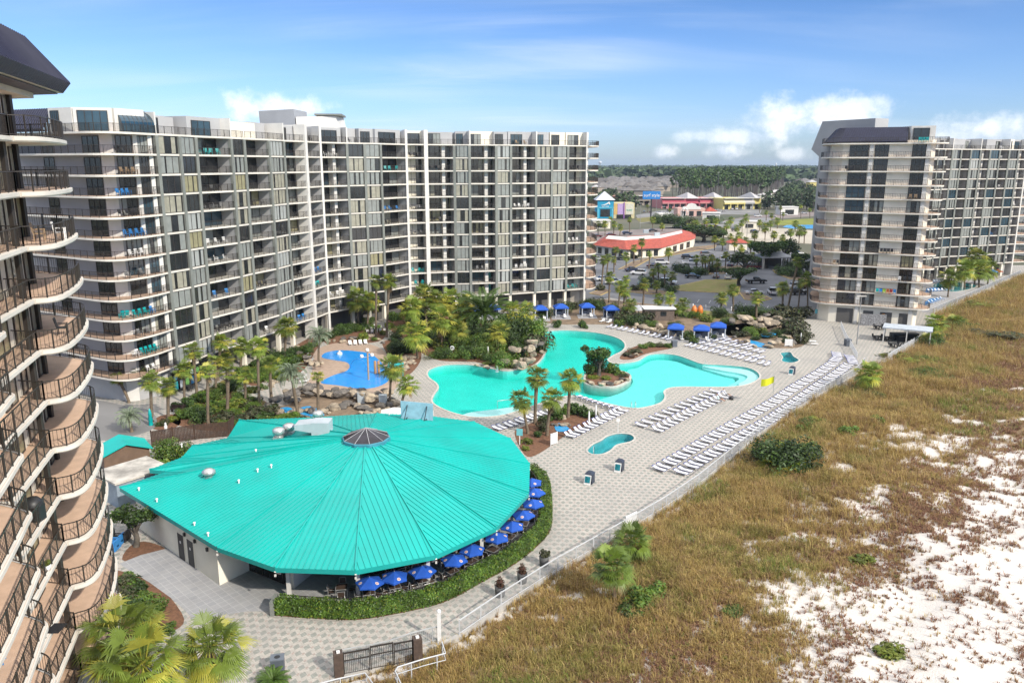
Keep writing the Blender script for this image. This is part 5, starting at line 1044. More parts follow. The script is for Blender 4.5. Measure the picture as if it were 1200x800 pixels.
def trees(rows, desc, group):
    rows = sorted(rows); n = len(rows)
    for i, (px, py, w, hpx) in enumerate(rows):
        X, Y = G(px, py); R = w / 2 * math.dist((X, Y, 0), (0, 0, H)) / F; hz = top_z(X, Y, py - hpx); oak[i % 2].place((X, Y, 0), rnd.uniform(0, 6.28), (R * .95, R * .95, hz / 2.45), rank(i, n) + desc, group)
trees([(872,320,30,24),(898,314,36,32),(918,308,26,28),(866,335,32,22),(946,333,26,30),(938,320,22,24)], 'dark live oak at right side of the car park', 'live oaks in the car park')
trees([(160,640,44,46)], 'small green tree with twisted trunk beside the restaurant doors', 'yard trees')
trees([(702,441,34,34)], 'dark rounded tree on the rocky pool island', 'island trees')
trees([(824,284,34,18),(838,284,26,14),(811,281,30,18)], 'low tree behind the red tiled roof', 'trees behind the red roof')
# rocks
def rock_mesh(seed):
    r = random.Random(seed); import bmesh
    bm = bmesh.new(); bmesh.ops.create_icosphere(bm, subdivisions=3, radius=1)
    ph = [Vector((r.gauss(0, 1), r.gauss(0, 1), r.gauss(0, 1))).normalized() for _ in range(9)]
    for v in bm.verts:
        n = v.co.normalized(); f = 1.0
        for q in ph: d = n.dot(q); f = min(f, .62 / max(d, .01)) if d > .55 else f
        v.co = n * f * (1 + .06 * math.sin(n.x * 9 + seed) * math.sin(n.y * 8) + r.uniform(-.02, .02)); v.co.z *= .75
    me = bpy.data.meshes.new('boulder'); bm.to_mesh(me); bm.free(); me.materials.append(rockm); return me
ROCK = [rock_mesh(i) for i in range(6)]; ROCKD = []
for m in ROCK[:3]: c = m.copy(); c.materials[0] = darkrock; ROCKD.append(c)
def rocks(polyline, n, wpx, desc, group, dark=0.2, spread=4, z=0.0, rise=0.0):
    pl = resample(polyline, max(.5, sum(math.dist(a, b_) for a, b_ in zip(polyline, polyline[1:])) / n))
    for p in pl:
        x, y = p[0] + rnd.gauss(0, spread), p[1] + rnd.gauss(0, spread * .5); X, Y = G(x, y); s = rnd.uniform(.5, 1.25) * wpx / 2 * math.dist((X, Y, 0), (0, 0, H)) / F; dk = rnd.random() < dark
        o = link('boulder', rnd.choice(ROCKD if dk else ROCK), None, (X, Y, z + s * .25 + rise * rnd.random())); o.scale = (s * rnd.uniform(.8, 1.4), s * rnd.uniform(.7, 1.1), s * rnd.uniform(.6, 1)); o.rotation_euler = (rnd.uniform(-.3, .3), rnd.uniform(-.3, .3), rnd.uniform(0, 6.28))
        tag(o, ('dark wet ' if dk else 'tan weathered ') + desc, 'boulder', group + (' dark' if dk else ''))
K_ = 'rocks round the kids pool'
rocks([(322,476),(334,472),(350,468),(366,462),(382,462),(395,468),(410,466),(425,468),(440,470),(458,474)], 44, 15, 'boulder in the rocky bank in front of the kids pool', K_ + ' front', .55, 5, 0, .9)
rocks([(320,485),(340,484),(362,482),(378,484),(395,478),(420,474),(430,486),(455,480)], 36, 12, 'boulder along the small stream by turquoise roof', K_ + ' stream', .3, 4)
rocks([(345,410),(352,418),(358,424),(364,428),(372,432)], 11, 10, 'boulder in the rock wall left of kids pool', K_ + ' left', .1, 3, 0, .8)
rocks([(382,403),(395,400),(410,398),(425,397),(440,396),(447,404)], 12, 10, 'boulder behind the kids pool chairs', K_ + ' back', .2, 3)
rocks([(460,425),(470,423),(480,420),(485,425),(478,432),(468,437),(462,430)], 13, 11, 'boulder right of kids pool', K_ + ' right', .15, 4)
rocks([(594,433),(604,432),(614,431),(622,428),(628,424),(632,418),(634,412)], 16, 13, 'boulder of the waterfall wall on main pool', 'waterfall boulders', .12, 4, 0, 1.6)
rocks([(600,426),(612,424),(622,420),(627,414)], 9, 13, 'boulder high on the waterfall wall of main pool', 'waterfall boulders upper', .12, 3, 1.2, 1.2)
rocks([(560,430),(570,432),(580,433)], 4, 9, 'boulder at pool edge left of the waterfall', 'waterfall boulders left', .3, 2)
rocks([(686,446),(694,450),(706,452),(718,451),(730,447),(736,442)], 14, 9, 'boulder on rim of the pool island', 'island boulders', .25, 2, .1)
rocks([(637,492),(645,488),(655,492),(662,494),(668,497),(648,500)], 9, 9, 'boulder by the little blue basin under palms', 'palm bed boulders', .3, 3)
rocks([(862,388),(872,384),(884,384),(895,380),(905,382),(912,386),(905,390),(890,388)], 26, 11, 'boulder on top of the rock waterfall hill', 'rock hill boulders upper', .1, 4, .4, 1.3)
rocks([(862,398),(870,402),(880,404),(895,406),(908,404),(920,404),(930,406),(915,394),(928,398)], 22, 9, 'boulder at the foot of rock waterfall hill', 'rock hill boulders lower', .2, 3)
rocks([(765,384),(772,388),(780,390),(775,380),(768,392),(740,382),(786,394)], 15, 11, 'boulder left of the middle cabanas', 'cabana boulders', .15, 4, 0, .5)
rocks([(738,418),(745,416),(752,413)], 5, 6, 'boulder in planter between both pool arms', 'planter boulders', .3, 1.5)
rocks([(282,452),(292,446),(305,450),(320,446),(330,448),(300,458),(288,462)], 14, 8, 'boulder in the left garden', 'garden boulders', .1, 4)
e2 = offset(EDGE, 1.0, False)
for i, p in enumerate(resample(e2[4:13], .55)):              # white rocks outside the deck fence
    if rnd.random() < .55:
        s = rnd.uniform(.12, .34); X, Y = p[0] + rnd.uniform(-.6, .9), p[1] + rnd.uniform(-.6, .6)
        o = link('boulder', rnd.choice(WROCK) if 'WROCK' in globals() else None, None) if False else None
WROCK = []
for m in ROCK[:3]: c = m.copy(); c.materials[0] = mat('white limestone', (.62, .58, .52), .9, .15, 3, .4, 8); WROCK.append(c)
for i, p in enumerate(resample(e2[4:13], .55)):
    if rnd.random() < .62:
        s = rnd.uniform(.12, .36); X, Y = p[0] + rnd.uniform(-.5, .9), p[1] + rnd.uniform(-.6, .6)
        o = link('boulder', rnd.choice(WROCK), None, (X, Y, dz(X, Y) + s * .2)); o.scale = (s * 1.3, s, s * .8); o.rotation_euler = (0, 0, rnd.uniform(0, 6)); tag(o, 'white limestone rock lying along the foot of the deck fence', 'rock', 'white rocks along the fence')
# ------------------------------------------------------------------ patio: hedge, fence, tables, chairs, umbrellas
hpx = [(321,721),(350,723.5),(385,725.5),(420,726),(470,718),(522,705),(565,682),(600,663),(625,644),(643.5,624),(646,605),(645,587),(642.5,571),(635,560.5),(625,553.5)]
HO = smooth(GL(hpx), 3, False); HO = resample(HO, .5)
def hedge():
    HL = offset(HO, -.55, False); b = MB(); r = random.Random(3)
    core_o, core_i = offset(HO, -.12, False), offset(HO, -.98, False); b.strip(core_o, core_o, 0, 1.0); b.strip(core_i[::-1], core_i[::-1], 0, 1.0)
    for i in range(len(HO) - 1): b.add([(*core_o[i], 1.0), (*core_o[i + 1], 1.0), (*core_i[i + 1], 1.0), (*core_i[i], 1.0)], [(0, 1, 2, 3)])
    for i in range(len(HO) - 1):
        d, L = udir(HO[i], HO[i + 1]); nx, ny = d[1], -d[0]
        for k in range(170):
            f = r.random(); t = r.uniform(0, L); bump_ = .10 * math.sin((i * .5 + t) * 2.1) + .06 * math.sin((i * .5 + t) * 5.3)
            if f < .5: s, z, nv = r.uniform(-1.05, .05), 1.12 + bump_ + r.uniform(-.08, .1), Vector((0, 0, 1))
            else:
                o = r.random() < .65; s = (.03 if o else -1.1) + r.uniform(-.1, .08); z = r.uniform(.05, 1.15 + bump_); nv = Vector((nx, ny, .3)) * (1 if o else -1)
            p = Vector((HO[i][0] + d[0] * t + nx * s, HO[i][1] + d[1] * t + ny * s, z)); u = (nv + Vector((r.gauss(0, .7), r.gauss(0, .7), r.gauss(0, .7)))).normalized(); a = u.cross(Vector((r.gauss(0, 1), r.gauss(0, 1), r.gauss(0, 1)))).normalized(); w = u.cross(a); q = r.uniform(.05, .11)
            b.add([tuple(p - a * q), tuple(p + w * q * .6), tuple(p + a * q), tuple(p - w * q * .6)], [(0, 1, 2, 3)], 0 if r.random() < .6 else 1 if r.random() < .7 else 2)
    o = b.build('hedge', [leafm, leafd, leafy]); tag(o, 'clipped green hedge curving round the restaurant patio', 'hedge')
hedge()
sheet('planting_bed', HO + offset(HO, -1.15, False)[::-1], .022, mulch); kb = offset(HO, .22, False); b = MB()
for i in range(len(HO) - 1): b.add([(*offset(HO, .02, False)[i], .03), (*kb[i], .03), (*kb[i + 1], .03), (*offset(HO, .02, False)[i + 1], .03)], [(0, 1, 2, 3)])
b.build('edging', path_m, kind='structure')
t = thing('patio_fence', 'dark metal railing fence on the inner side of the patio hedge', 'fence', (*HO[0], 0)); fi = offset(HO, -1.25, False)
railing(fi, 0.02, 1.05, .13, 2.0, .009).build('railing', bronze, t); world_parent(t)
o = MB(); o.box(HO[0][0] - .25, HO[0][0] + .05, HO[0][1] - .1, HO[0][1] + 1.2, 0, 1.15); tag(o.build('planter_wall', strip_m), 'short dark wall closing the left end of the patio hedge', 'wall')
def chair_kind():
    t = thing('patio_chair', 'chair', 'chair'); f = MB()
    for s in (-1, 1):
        x = .27 * s; f.tube([(x, .26, 0), (x, .27, .62), (x, -.22, .64), (x, -.26, 0)], .022, 5); f.tube([(x, -.2, .42), (x * .95, -.30, .92)], .022, 5)
    f.tube([(-.26, -.30, .92), (.26, -.30, .92)], .022, 5); f.build('frame', alu, t)
    b = MB(); b.box(-.25, .25, -.24, .25, .42, .45); b.build('seat', browntop, t); b = MB(); b.add([(-.25, -.23, .48), (.25, -.23, .48), (.25, -.30, .88), (-.25, -.30, .88)], [(0, 1, 2, 3)]); b.build('backrest', browntop, t); return Kind(t)
def table_kind():
    t = thing('patio_table', 'table', 'table'); b = MB(); b.box(-.42, .42, -.42, .42, .71, .735); b.build('table_top', browntop, t)
    f = MB()
    for a, c in [((-.46, -.46), (.46, -.46)), ((.46, -.46), (.46, .46)), ((.46, .46), (-.46, .46)), ((-.46, .46), (-.46, -.46))]: d, L = udir(a, c); f.obox(a, d, -.02, L + .02, -.03, .03, .70, .745)
    f.build('edge_frame', alu, t)
    for x in (-.43, .43):
        for y in (-.43, .43): b = MB(); b.box(x - .025, x + .025, y - .025, y + .025, 0, .70); b.build('leg', alu, t)
    return Kind(t)
def umbrella_kind(label='umbrella', hub=2.55, R=1.3, m=blue):
    t = thing('patio_umbrella', label, 'umbrella'); b = MB(); b.tube([(0, 0, 0), (0, 0, hub + .1)], .025, 6); b.build('pole', alu, t)
    c = MB(); n = 6
    rim = [(R * math.cos(math.pi / n + 2 * math.pi * k / n), R * math.sin(math.pi / n + 2 * math.pi * k / n), hub - .52) for k in range(n)]
    for k in range(n):
        a, d = Vector(rim[k]), Vector(rim[(k + 1) % n]); mid = (a + d) / 2 * .96; mid.z = hub - .50; top = Vector((0, 0, hub)); c.add([tuple(top), tuple(a), tuple(mid), tuple(d)], [(0, 1, 2, 3)]); v = Vector((0, 0, -.14)); c.add([tuple(a), tuple(mid), tuple(mid + v), tuple(a + v)], [(0, 1, 2, 3)]); c.add([tuple(mid), tuple(d), tuple(d + v), tuple(mid + v)], [(0, 1, 2, 3)])
    cn = c.build('canopy', m, t)
    for k in (4, 2):                   # round white and red emblem sewn on two panels
        a = math.pi / n + 2 * math.pi * (k + .5) / n; rr_ = R * .66; p = Vector((rr_ * math.cos(a), rr_ * math.sin(a), hub - .52 * .66 / math.cos(math.pi / n) + .035)); e = MB(); u = Vector((-math.sin(a), math.cos(a), 0)); w = Vector((math.cos(a), math.sin(a), -.52 / R / math.cos(math.pi / n))).normalized()
        for rad, mi, up in ((.17, 0, .0), (.115, 1, .012), (.06, 0, .024)): e.add([tuple(p + (u * math.cos(q) + w * math.sin(q)) * rad + Vector((0, 0, up))) for q in [2 * math.pi * j / 12 for j in range(12)]], [tuple(range(12))], mi)
        e.build('emblem', [whitep, redp], cn)
    b = MB(); b.lathe([(.28, 0), (.28, .08), (.05, .12)], n=10); b.build('base', black, t); return Kind(t)
CH, TB, UM = chair_kind(), table_kind(), umbrella_kind()
tabs = [(400.5,687,0),(432,693,1),(462,686,1),(494,679,1),(529.5,668,1),(552,656.5,1),(577.5,643,1),(597,628,1),(613,613,1),(624,600,1),(628,588,1),(629,577,1)]
UPX = [(432.8,674.5),(462,668),(494.5,661.5),(532,648.5),(553,637),(582,622.5),(600,609.5),(613,596.5),(624.5,583.5),(626,570.5),(623,559)]
for i, (px, py, um) in enumerate(tabs):
    X, Y = G(px, py, .74); a = math.atan2(Y - APEX[1], X - APEX[0]) + math.pi / 2 + .1; lab = ORD[i]
    TB.place((X, Y, .012), a, 1, f'brown topped patio table, {lab} from left in the row along the hedge', 'patio tables')
    for k in range(4):
        q = a + k * math.pi / 2; CH.place((X - math.sin(q) * -.82, Y + math.cos(q) * -.82, .012), q, 1, f'aluminium framed patio chair at the {lab} table from left', 'patio chairs')
    if um:
        UM.place((*G(*UPX[i - 1], 2.3), .012), a + rnd.uniform(-.3, .3), .86, f'royal blue patio umbrella over the {lab} table from left', 'blue patio umbrellas')
for i, (r_, ph) in enumerate([(12.6, -70), (12.8, -52), (12.6, -36), (12.4, -20), (12.3, -5), (12.3, 12)]):   # inner tables, half in shade
    X, Y = APEX[0] + (r_ + 1.6) * math.cos(math.radians(ph)), APEX[1] + (r_ + 2) * math.sin(math.radians(ph)); TB.place((X, Y, .012), ph, 1, 'brown patio table in the shade of the turquoise eave', 'tables under the eave')
    for k in range(4): q = math.radians(ph) + k * math.pi / 2; CH.place((X + math.sin(q) * .82, Y - math.cos(q) * .82, .012), q, 1, 'patio chair in the shade under the turquoise eave', 'chairs under the eave')

# ------------------------------------------------------------------ deck fence along the dunes, gates, white patio fence
whitefence = mat('white powder coated fence', (.50, .51, .52), .5, .06, 1)
def picket_fence(pts, name, label, m, h=1.15, seg=2.4, bal=.12, r=.008, z=.06, rails=(.08, 1.08)):
    t = thing(name, label, 'fence', (*pts[0], 0)); P = resample(pts, seg); P = P + ([pts[-1]] if math.dist(P[-1], pts[-1]) > .4 else [])
    for i, p in enumerate(P): b = MB(); b.box(p[0] - .04, p[0] + .04, p[1] - .04, p[1] + .04, z, z + h + .06); b.build('post', m, t)
    b = MB(); T_ = MB()
    for a, c in zip(P[:-1], P[1:]):
        d, L = udir(a, c); T_.obox(a, d, .04, L - .04, -.035, .035, z + rails[1], z + rails[1] + .07); b.obox(a, d, .04, L - .04, -.02, .02, z + rails[0], z + rails[0] + .05)
        n = int(L / bal)
        for k in range(1, n): s = L * k / n; b.obox(a, d, s - r, s + r, -r, r, z + rails[0] + .05, z + rails[1])
    b.build('pickets', m, t); T_.build('top_rail', m, t); world_parent(t); return t
fo = offset(EDGE, .12, False); i0 = 4
picket_fence(fo[4:14], 'deck_fence', 'long white picket fence between the pool deck and the dune grass', whitefence)
fp = offset(EDGE, .14, False)
picket_fence(GL([(1004, 421), (998, 410), (990, 396), (985, 383)]), 'cross_fence', 'short white fence at the end of the lounger rows, before the cream tower', whitefence, 1.15)
picket_fence(GL([(1040, 422.5), (1062, 409), (1080, 398.5), (1098, 388)]), 'patio_fence', 'solid looking white fence along the dune side of the tower patio', whitefence, 1.3, 2.0, .09, .03)
picket_fence(GL([(1092, 367), (1112, 358), (1132, 350), (1153, 340), (1176, 329.5), (1196, 321)]), 'pool_fence', 'white railing with posts running up to the far right pool', whitefence, 1.1, 2.0, .2, .03)
def gate():
    t = thing('entrance_gate', 'dark bronze double gate with two pillars at the beach walkway, bottom centre', 'gate', (*G(440, 792), 0)); a, c = G(402, 791), G(488, 774); d, L = udir(a, c)
    for s in (-.25, L + .1): b = MB(); b.obox(a, d, s - .3, s + .3, -.35, .25, 0, 1.75); b.build('pillar', mat('brown board pillar', (.09, .06, .045), .7, .2, 3), t); b = MB(); b.obox(a, d, s - .1, s + .12, -.12, .1, 1.75, 1.86); b.build('pillar_light', whitep, t)
    for s0, s1, h in [(.1, L * .36, 1.65), (L * .38, L * .68, 1.75), (L * .70, L - .25, 1.65)]:
        p, q = lerp(a, c, s0 / L), lerp(a, c, s1 / L); railing([p, q], .03, h, .12, 9, .012).build('gate_leaf', bronze, t)
        b = MB(); b.obox(p, d, 0, s1 - s0, -.03, .03, h * .62, h * .62 + .07); b.obox(p, d, 0, s1 - s0, -.04, .04, h - .08, h + .02); b.build('cross_bar', bronze, t)
    world_parent(t)
gate()
def pipe_rail(name, label, pxs, z=1.0, m=whitefence, posts=True, zz=0):
    t = thing(name, label, 'handrail', (*G(*pxs[0]), 0)); P = GL(pxs, zz + z); b = MB(); b.tube([(x, y, zz + z) for x, y in P], .05, 6); b.tube([(x, y, zz + z * .5) for x, y in P], .03, 6); b.build('rail', m, t)
    for x, y in resample(P, 1.8) + [P[-1]]: b = MB(); b.tube([(x, y, zz - .6), (x, y, zz + z)], .045, 6); b.build('post', m, t)
    world_parent(t)
pipe_rail('walkway_handrail', 'white pipe handrail left of the beach walkway, bottom edge', [(365, 803), (395, 795), (428, 788), (438, 802), (446, 812)])
pipe_rail('walkway_handrail', 'white pipe handrail right of the beach walkway around the sand', [(474, 810), (463, 786), (466, 781), (495, 772), (522, 765), (518, 752)])
picket_fence(GL([(402, 779), (425, 775), (455, 769), (490, 756), (514, 751)]), 'low_fence', 'pale grey fence behind the bronze gate at the bottom', mat('pale grey fence', (.42, .43, .43), .5), 1.1, 1.6, .14)
o = MB(); X, Y = G(515, 752); o.box(X - .12, X + .12, Y - .12, Y + .12, 0, 2.4); o.lathe([(.17, 2.4), (.17, 2.5), (0, 2.6)], (X, Y, 0), 8); tag(o.build('shower_post', whitep), 'tall white shower post at the fence corner beside the gate', 'post')
def small_sign(name, label, px, py, h, w, bh, mm, face=(-.2, -1), z=0):
    X, Y = G(px, py, z); t = thing(name, label, 'sign', (X, Y, z), math.atan2(face[1], face[0]) + math.pi / 2); b = MB(); b.box(-.05, .05, -.05, .05, 0, h); b.build('post', whitep, t); b = MB(); b.box(-w / 2, w / 2, -.09, -.05, h - bh, h + .05); b.build('sign_board', mm, t); return t
tealsign = mat('pale teal sign board', (.15, .50, .55), .5, .08, 3)
small_sign('pool_sign', 'white post with pale teal sign in the palm bed beside the turquoise roof', 609, 521, 2.0, .75, .8, tealsign)
small_sign('pool_sign', 'teal sign on a white post near the ground floor of cream tower', 957, 373, 2.0, .9, .9, tealsign)
def panel_sign(label, px, py, w, h, m=whitep, rz=.3):
    X, Y = G(px, py); t = thing('screen_panel', label, 'panel', (X, Y, 0), rz); b = MB(); b.box(-w / 2, w / 2, -.03, .03, .15, h); b.build('board', m, t)
    for s in (-1, 1): b = MB(); b.box(s * w / 2 - .04, s * w / 2 + .04, -.045, .045, 0, h + .05); b.build('post', whitep, t)
panel_sign('white panel standing beside the lounger row at the palm bed', 649, 521, 1.1, 1.5, rz=.75); panel_sign('white square panel in front of the rock hill by the small spa', 924, 406, 1.3, 1.4, rz=-.2); panel_sign('white board fixed to the deck fence at mid length', 739, 617, 1.5, 1.3, rz=.75)
for px, py, lab in [(690, 500, 'closed white umbrella left one of two behind the front lounger row'), (698, 492, 'closed white umbrella right one of two behind the front lounger row'), (938, 403, 'closed white umbrella beside the rock hill by small spa'), (572, 420, 'white post by the pool edge in front of jungle bed')]:
    X, Y = G(px, py); b = MB(); b.lathe([(.03, 0), (.03, .6), (.14, .75), (.10, 1.9), (.02, 2.2)], (X, Y, 0), 8); tag(b.build('closed_umbrella', whitep), lab, 'umbrella')
X, Y = G(530, 418); t = thing('life_ring_stand', 'white post carrying a round white life ring by the jungle bed', 'life ring', (X, Y, 0)); b = MB(); b.box(-.05, .05, -.05, .05, 0, 1.9); b.build('post', whitep, t); b = MB(); b.tube([(.32 * math.cos(q), -.1, 1.6 + .32 * math.sin(q)) for q in [2 * math.pi * k / 14 for k in range(15)]], .08, 6); b.build('ring', whitep, t)
# litter bins: navy hoods with a teal poster panel
def bin_kind():
    t = thing('litter_bin', 'bin', 'litter bin'); b = MB(); b.box(-.42, .42, -.42, .42, 0, 1.05); b.add([(-.46, -.46, 1.05), (.46, -.46, 1.05), (.46, .46, 1.05), (-.46, .46, 1.05), (-.2, -.2, 1.3), (.2, -.2, 1.3), (.2, .2, 1.3), (-.2, .2, 1.3)], [(0, 1, 5, 4), (1, 2, 6, 5), (2, 3, 7, 6), (3, 0, 4, 7), (4, 5, 6, 7), (3, 2, 1, 0)]); b.build('body', navy, t)
    b = MB(); b.add([(-.40, -.75, .0), (.36, -.75, .0), (.36, -.45, 1.0), (-.40, -.45, 1.0)], [(0, 1, 2, 3)], 1); b.add([(-.31, -.70, .22), (.27, -.70, .22), (.27, -.51, .86), (-.31, -.51, .86)], [(0, 1, 2, 3)], 0); b.v[4:] = [(x, y - .02, z) for x, y, z in b.v[4:]]; b.build('poster_board', [mat('teal poster', (.02, .25, .30), .4, .3, 4), whitep], t); return Kind(t)
BK = bin_kind()
BK.place((*G(691, 565), 0), -.45, 1, 'navy litter bin with a teal poster board, left of the pair near front spa', 'litter bins on the deck')
BK.place((*G(726, 550.5), 0), -.45, 1, 'navy litter bin with white striped poster board, right of the pair near front spa', 'litter bins on the deck')
BK.place((*G(928, 438), 0), -.6, 1, 'navy litter bin with pale poster board near the lounger rows, below small spa', 'litter bins on the deck')
def plain_bin(px, py, label, s=1.0):
    X, Y = G(px, py); t = thing('waste_bin', label, 'litter bin', (X, Y, 0), .2); b = MB(); b.box(-.42 * s, .42 * s, -.35 * s, .35 * s, 0, 1.0 * s); b.build('body', mat('slate grey plastic', (.10, .115, .14), .6), t); b = MB(); b.box(-.45 * s, .45 * s, -.38 * s, .38 * s, 1.0 * s, 1.08 * s); b.lathe([(.2, 1.082 * s), (.0, 1.084 * s)], n=12, mat=1); b.build('lid', [mat('slate lid', (.14, .16, .19), .6), black], t)
plain_bin(326, 786, 'slate grey bin with a round hole in its lid, on pavers at bottom left'); plain_bin(790, 406, 'dark grey bin at the end of the lounger row by middle cabanas', 1.1); plain_bin(993, 405, 'dark grey bin against the cross fence before cream tower', 1.2)
o = link('cycad', CROWN['date'][0], None, (*G(320, 800), .2)); o.scale = (1.15, 1.15, .8); tag(o, 'small cycad with dark green feather leaves at the bottom left edge', 'plant')
for i, (px, py, k) in enumerate([(586, 698, 'russet'), (612, 682, 'russet'), (637.5, 662, 'olive')]):
    X, Y = G(px, py); t = thing('potted_shrub', [f'grey pot with round russet shrub, lower left of three along the deck fence', 'grey pot with round russet shrub, middle of three along the deck fence', 'grey pot with round olive green shrub, upper right of three along the fence'][i], 'potted plant', (X, Y, 0), 0, 'potted shrubs along the fence')
    b = MB(); b.lathe([(.0, .02), (.36, .02), (.42, .85), (.36, .85), (.34, .75), (0, .75)], n=16); b.build('pot', mat('charcoal pot', (.09, .09, .09), .7), t); c = link('foliage', SHRUB[k][0], t, (0, 0, .75)); c.scale = (.5, .5, .7)

# ------------------------------------------------------------------ loungers
def lounger_kind(back=35, m=sling, railm=bluerail):
    t = thing('chaise_lounge', 'lounger', 'lounger'); f = MB(); a = math.radians(back); bx = -.62 * math.cos(a); bz = .34 + .72 * math.sin(a)
    for s in (-1, 1):
        y = .31 * s; f.tube([(1.25, y, .34), (.0, y, .34), (bx, y, bz)], .032, 5); f.tube([(1.05, y, .34), (1.12, y, 0)], .025, 5, 1); f.tube([(-.1, y, .34), (-.25, y, 0)], .025, 5, 1)
    f.tube([(1.25, -.31, .34), (1.25, .31, .34)], .032, 5); f.tube([(bx, -.33, bz), (bx, .33, bz)], .05, 5); f.tube([(1.12, -.31, .04), (1.12, .31, .04)], .02, 5, 1); f.tube([(-.25, -.31, .04), (-.25, .31, .04)], .02, 5, 1); f.build('frame', [railm, whitep], t)
    b = MB(); b.add([(1.22, -.29, .36), (1.22, .29, .36), (.02, .29, .33), (.02, -.29, .33), (bx + .02, .29, bz - .02), (bx + .02, -.29, bz - .02)], [(0, 1, 2, 3), (3, 2, 4, 5)]); b.add([(1.22, -.29, .33), (1.22, .29, .33), (.02, .29, .30), (.02, -.29, .30), (bx + .05, .29, bz - .05), (bx + .05, -.29, bz - .05)], [(3, 2, 1, 0), (5, 4, 2, 3)]); b.build('sling', m, t); return Kind(t)
LNG = lounger_kind(36); LNF = lounger_kind(14); LNW = lounger_kind(40, whitep, whitep); LNB = lounger_kind(35, whitep, blue2)
def lounger_row(px, step, face, label, group, K=LNG, n=None, pair=.0, sc=.9):
    P = GL(px, .5); L = sum(math.dist(a, c) for a, c in zip(P, P[1:])); s = step if n is None else L / max(n - 1, 1) - 1e-6
    for i, p in enumerate(resample(P, s)):
        j = min(i, len(P)); q = resample(P, s); a = q[max(i - 1, 0)]; c = q[min(i + 1, len(q) - 1)]; d, _ = udir(a, c); nrm = (d[1], -d[0]) if face > 0 else (-d[1], d[0])
        o = pair * (1 if i % 2 == 0 else -1); K.place((p[0] + nrm[0] * .5 + d[0] * o, p[1] + nrm[1] * .5 + d[1] * o, .005), math.atan2(nrm[1], nrm[0]) + rnd.gauss(0, .045), sc, label, group)
lounger_row([(765,545),(800,525),(850,496),(900,468.5),(927.5,450),(955,434),(971,423)], 1.16, 1, 'white lounger with blue frame in the upper of two long rows along dune fence', 'loungers in the upper fence row', LNF, None, .1)
lounger_row([(790,549),(840,520.5),(900,486),(927.5,467),(955,448),(978,433),(990,424)], 1.16, 1, 'white sling lounger with blue frame in the lower long row right beside the dune fence', 'loungers in the lower fence row', LNF, None, .1)
lounger_row([(972,421),(976,417),(974,411)], .95, 1, 'white lounger at curved end of the upper long fence row', 'loungers at the upper row end', LNF); lounger_row([(994,424),(992,419),(988,414)], .95, 1, 'white lounger at curved end of the lower long fence row', 'loungers at the lower row end', LNF)
lounger_row([(661,507),(723,477.5)], 0, 1, 'white sling lounger in the row between the palm bed and front spa', 'loungers behind the front spa', LNG, 13, .08)
lounger_row([(745,494.5),(790,474),(832,455.5)], 0, 1, 'white lounger in the upper row right of the main pool', 'loungers in the upper poolside row', LNF, 13, .08)
lounger_row([(764,500),(800,481.5),(846,459.5)], 0, 1, 'white sling lounger in the lower row right of the main pool', 'loungers in the lower poolside row', LNG, 16, .08)
lounger_row([(577,498),(610,488),(645,477)], 0, 1, 'white lounger in the row along pool edge left of the palm clump', 'loungers left of the palm clump', LNF, 12, .08)
lounger_row([(672,464),(690,470),(716,478)], 0, -1, 'white lounger on the pool edge behind the palm clump', 'loungers behind the palm clump', LNG, 8)
lounger_row([(717,380.5),(750,387),(788,395)], 0, 1, 'white lounger in the row below the left cabanas and rocks', 'loungers below the left cabanas', LNG, 12, .1)
for i, (a, c, n) in enumerate([((810, 402), (903, 424.5), 14), ((820, 398), (896, 417), 12), ((836, 395.5), (896, 410), 10), ((850, 394.5), (884, 403), 6)]):
    lounger_row([a, c], 0, 1, f'white lounger, {ORD[i]} row from the pool in the block below the right cabanas', f'loungers in block row {ORD[i]}', LNF if i else LNG, n, .1)
lounger_row([(708,374),(716,375)], 0, 1, 'white lounger in front of the fourth cabana', 'cabana loungers', LNW, 2); lounger_row([(946,398),(948,401)], 0, -1, 'lone white lounger on pavers right of the rock hill', 'lone lounger', LNW, 1)
for a, c, n, l in [((410,400),(428,399),4,'white lounger in the row behind the kids pool'), ((362,415),(368,421),3,'white lounger by the left rocks of kids pool'), ((356,436),(364,444),3,'white lounger among rocks at lower left of kids pool')]: lounger_row([a, c], 0, 1, l, l.replace('white lounger', 'loungers'), LNW, n)
lounger_row([(1091,328.5),(1104,328.5)], 0, 1, 'white lounger with blue frame beside the far right pool, back row', 'far loungers back', LNB, 5); lounger_row([(1087,339),(1107,338)], 0, 1, 'lounger with blue frame beside the far right pool, middle row', 'far loungers middle', LNB, 6); lounger_row([(1087,353),(1101,348)], 0, 1, 'lounger with blue frame on blue mat beside far right pool, front row', 'far loungers front', LNB, 5)
sheet('blue_mat', GL([(1084,358),(1100,352),(1104,349),(1090,350),(1084,354)]), .05, blue2); sheet('blue_mat', GL([(1084,343),(1108,340),(1108,336),(1086,338)]), .05, blue2)
FP = smooth(GL([(1094,336),(1100,331.5),(1125,331),(1143,333.5),(1140,337.5),(1122,341.5),(1110,341)]), 4); sheet('far_pool_water', FP, .05, mat('far pool water', (.01, .25, .28), .1, .2, .3, coord='W')); b = MB(); b.prism(offset(FP, .6 if area(FP) > 0 else -.6), .012, .045); b.build('pool_coping', coping, kind='structure')
sheet('far_deck', GL([(1080,366),(1092,366),(1150,339),(1175,329),(1150,326),(1100,326),(1082,330)]), .008, mat('grey far deck', (.36, .35, .35), .8, .1, .3, coord='W'))
b = MB(); X, Y = G(1163, 326.5); 
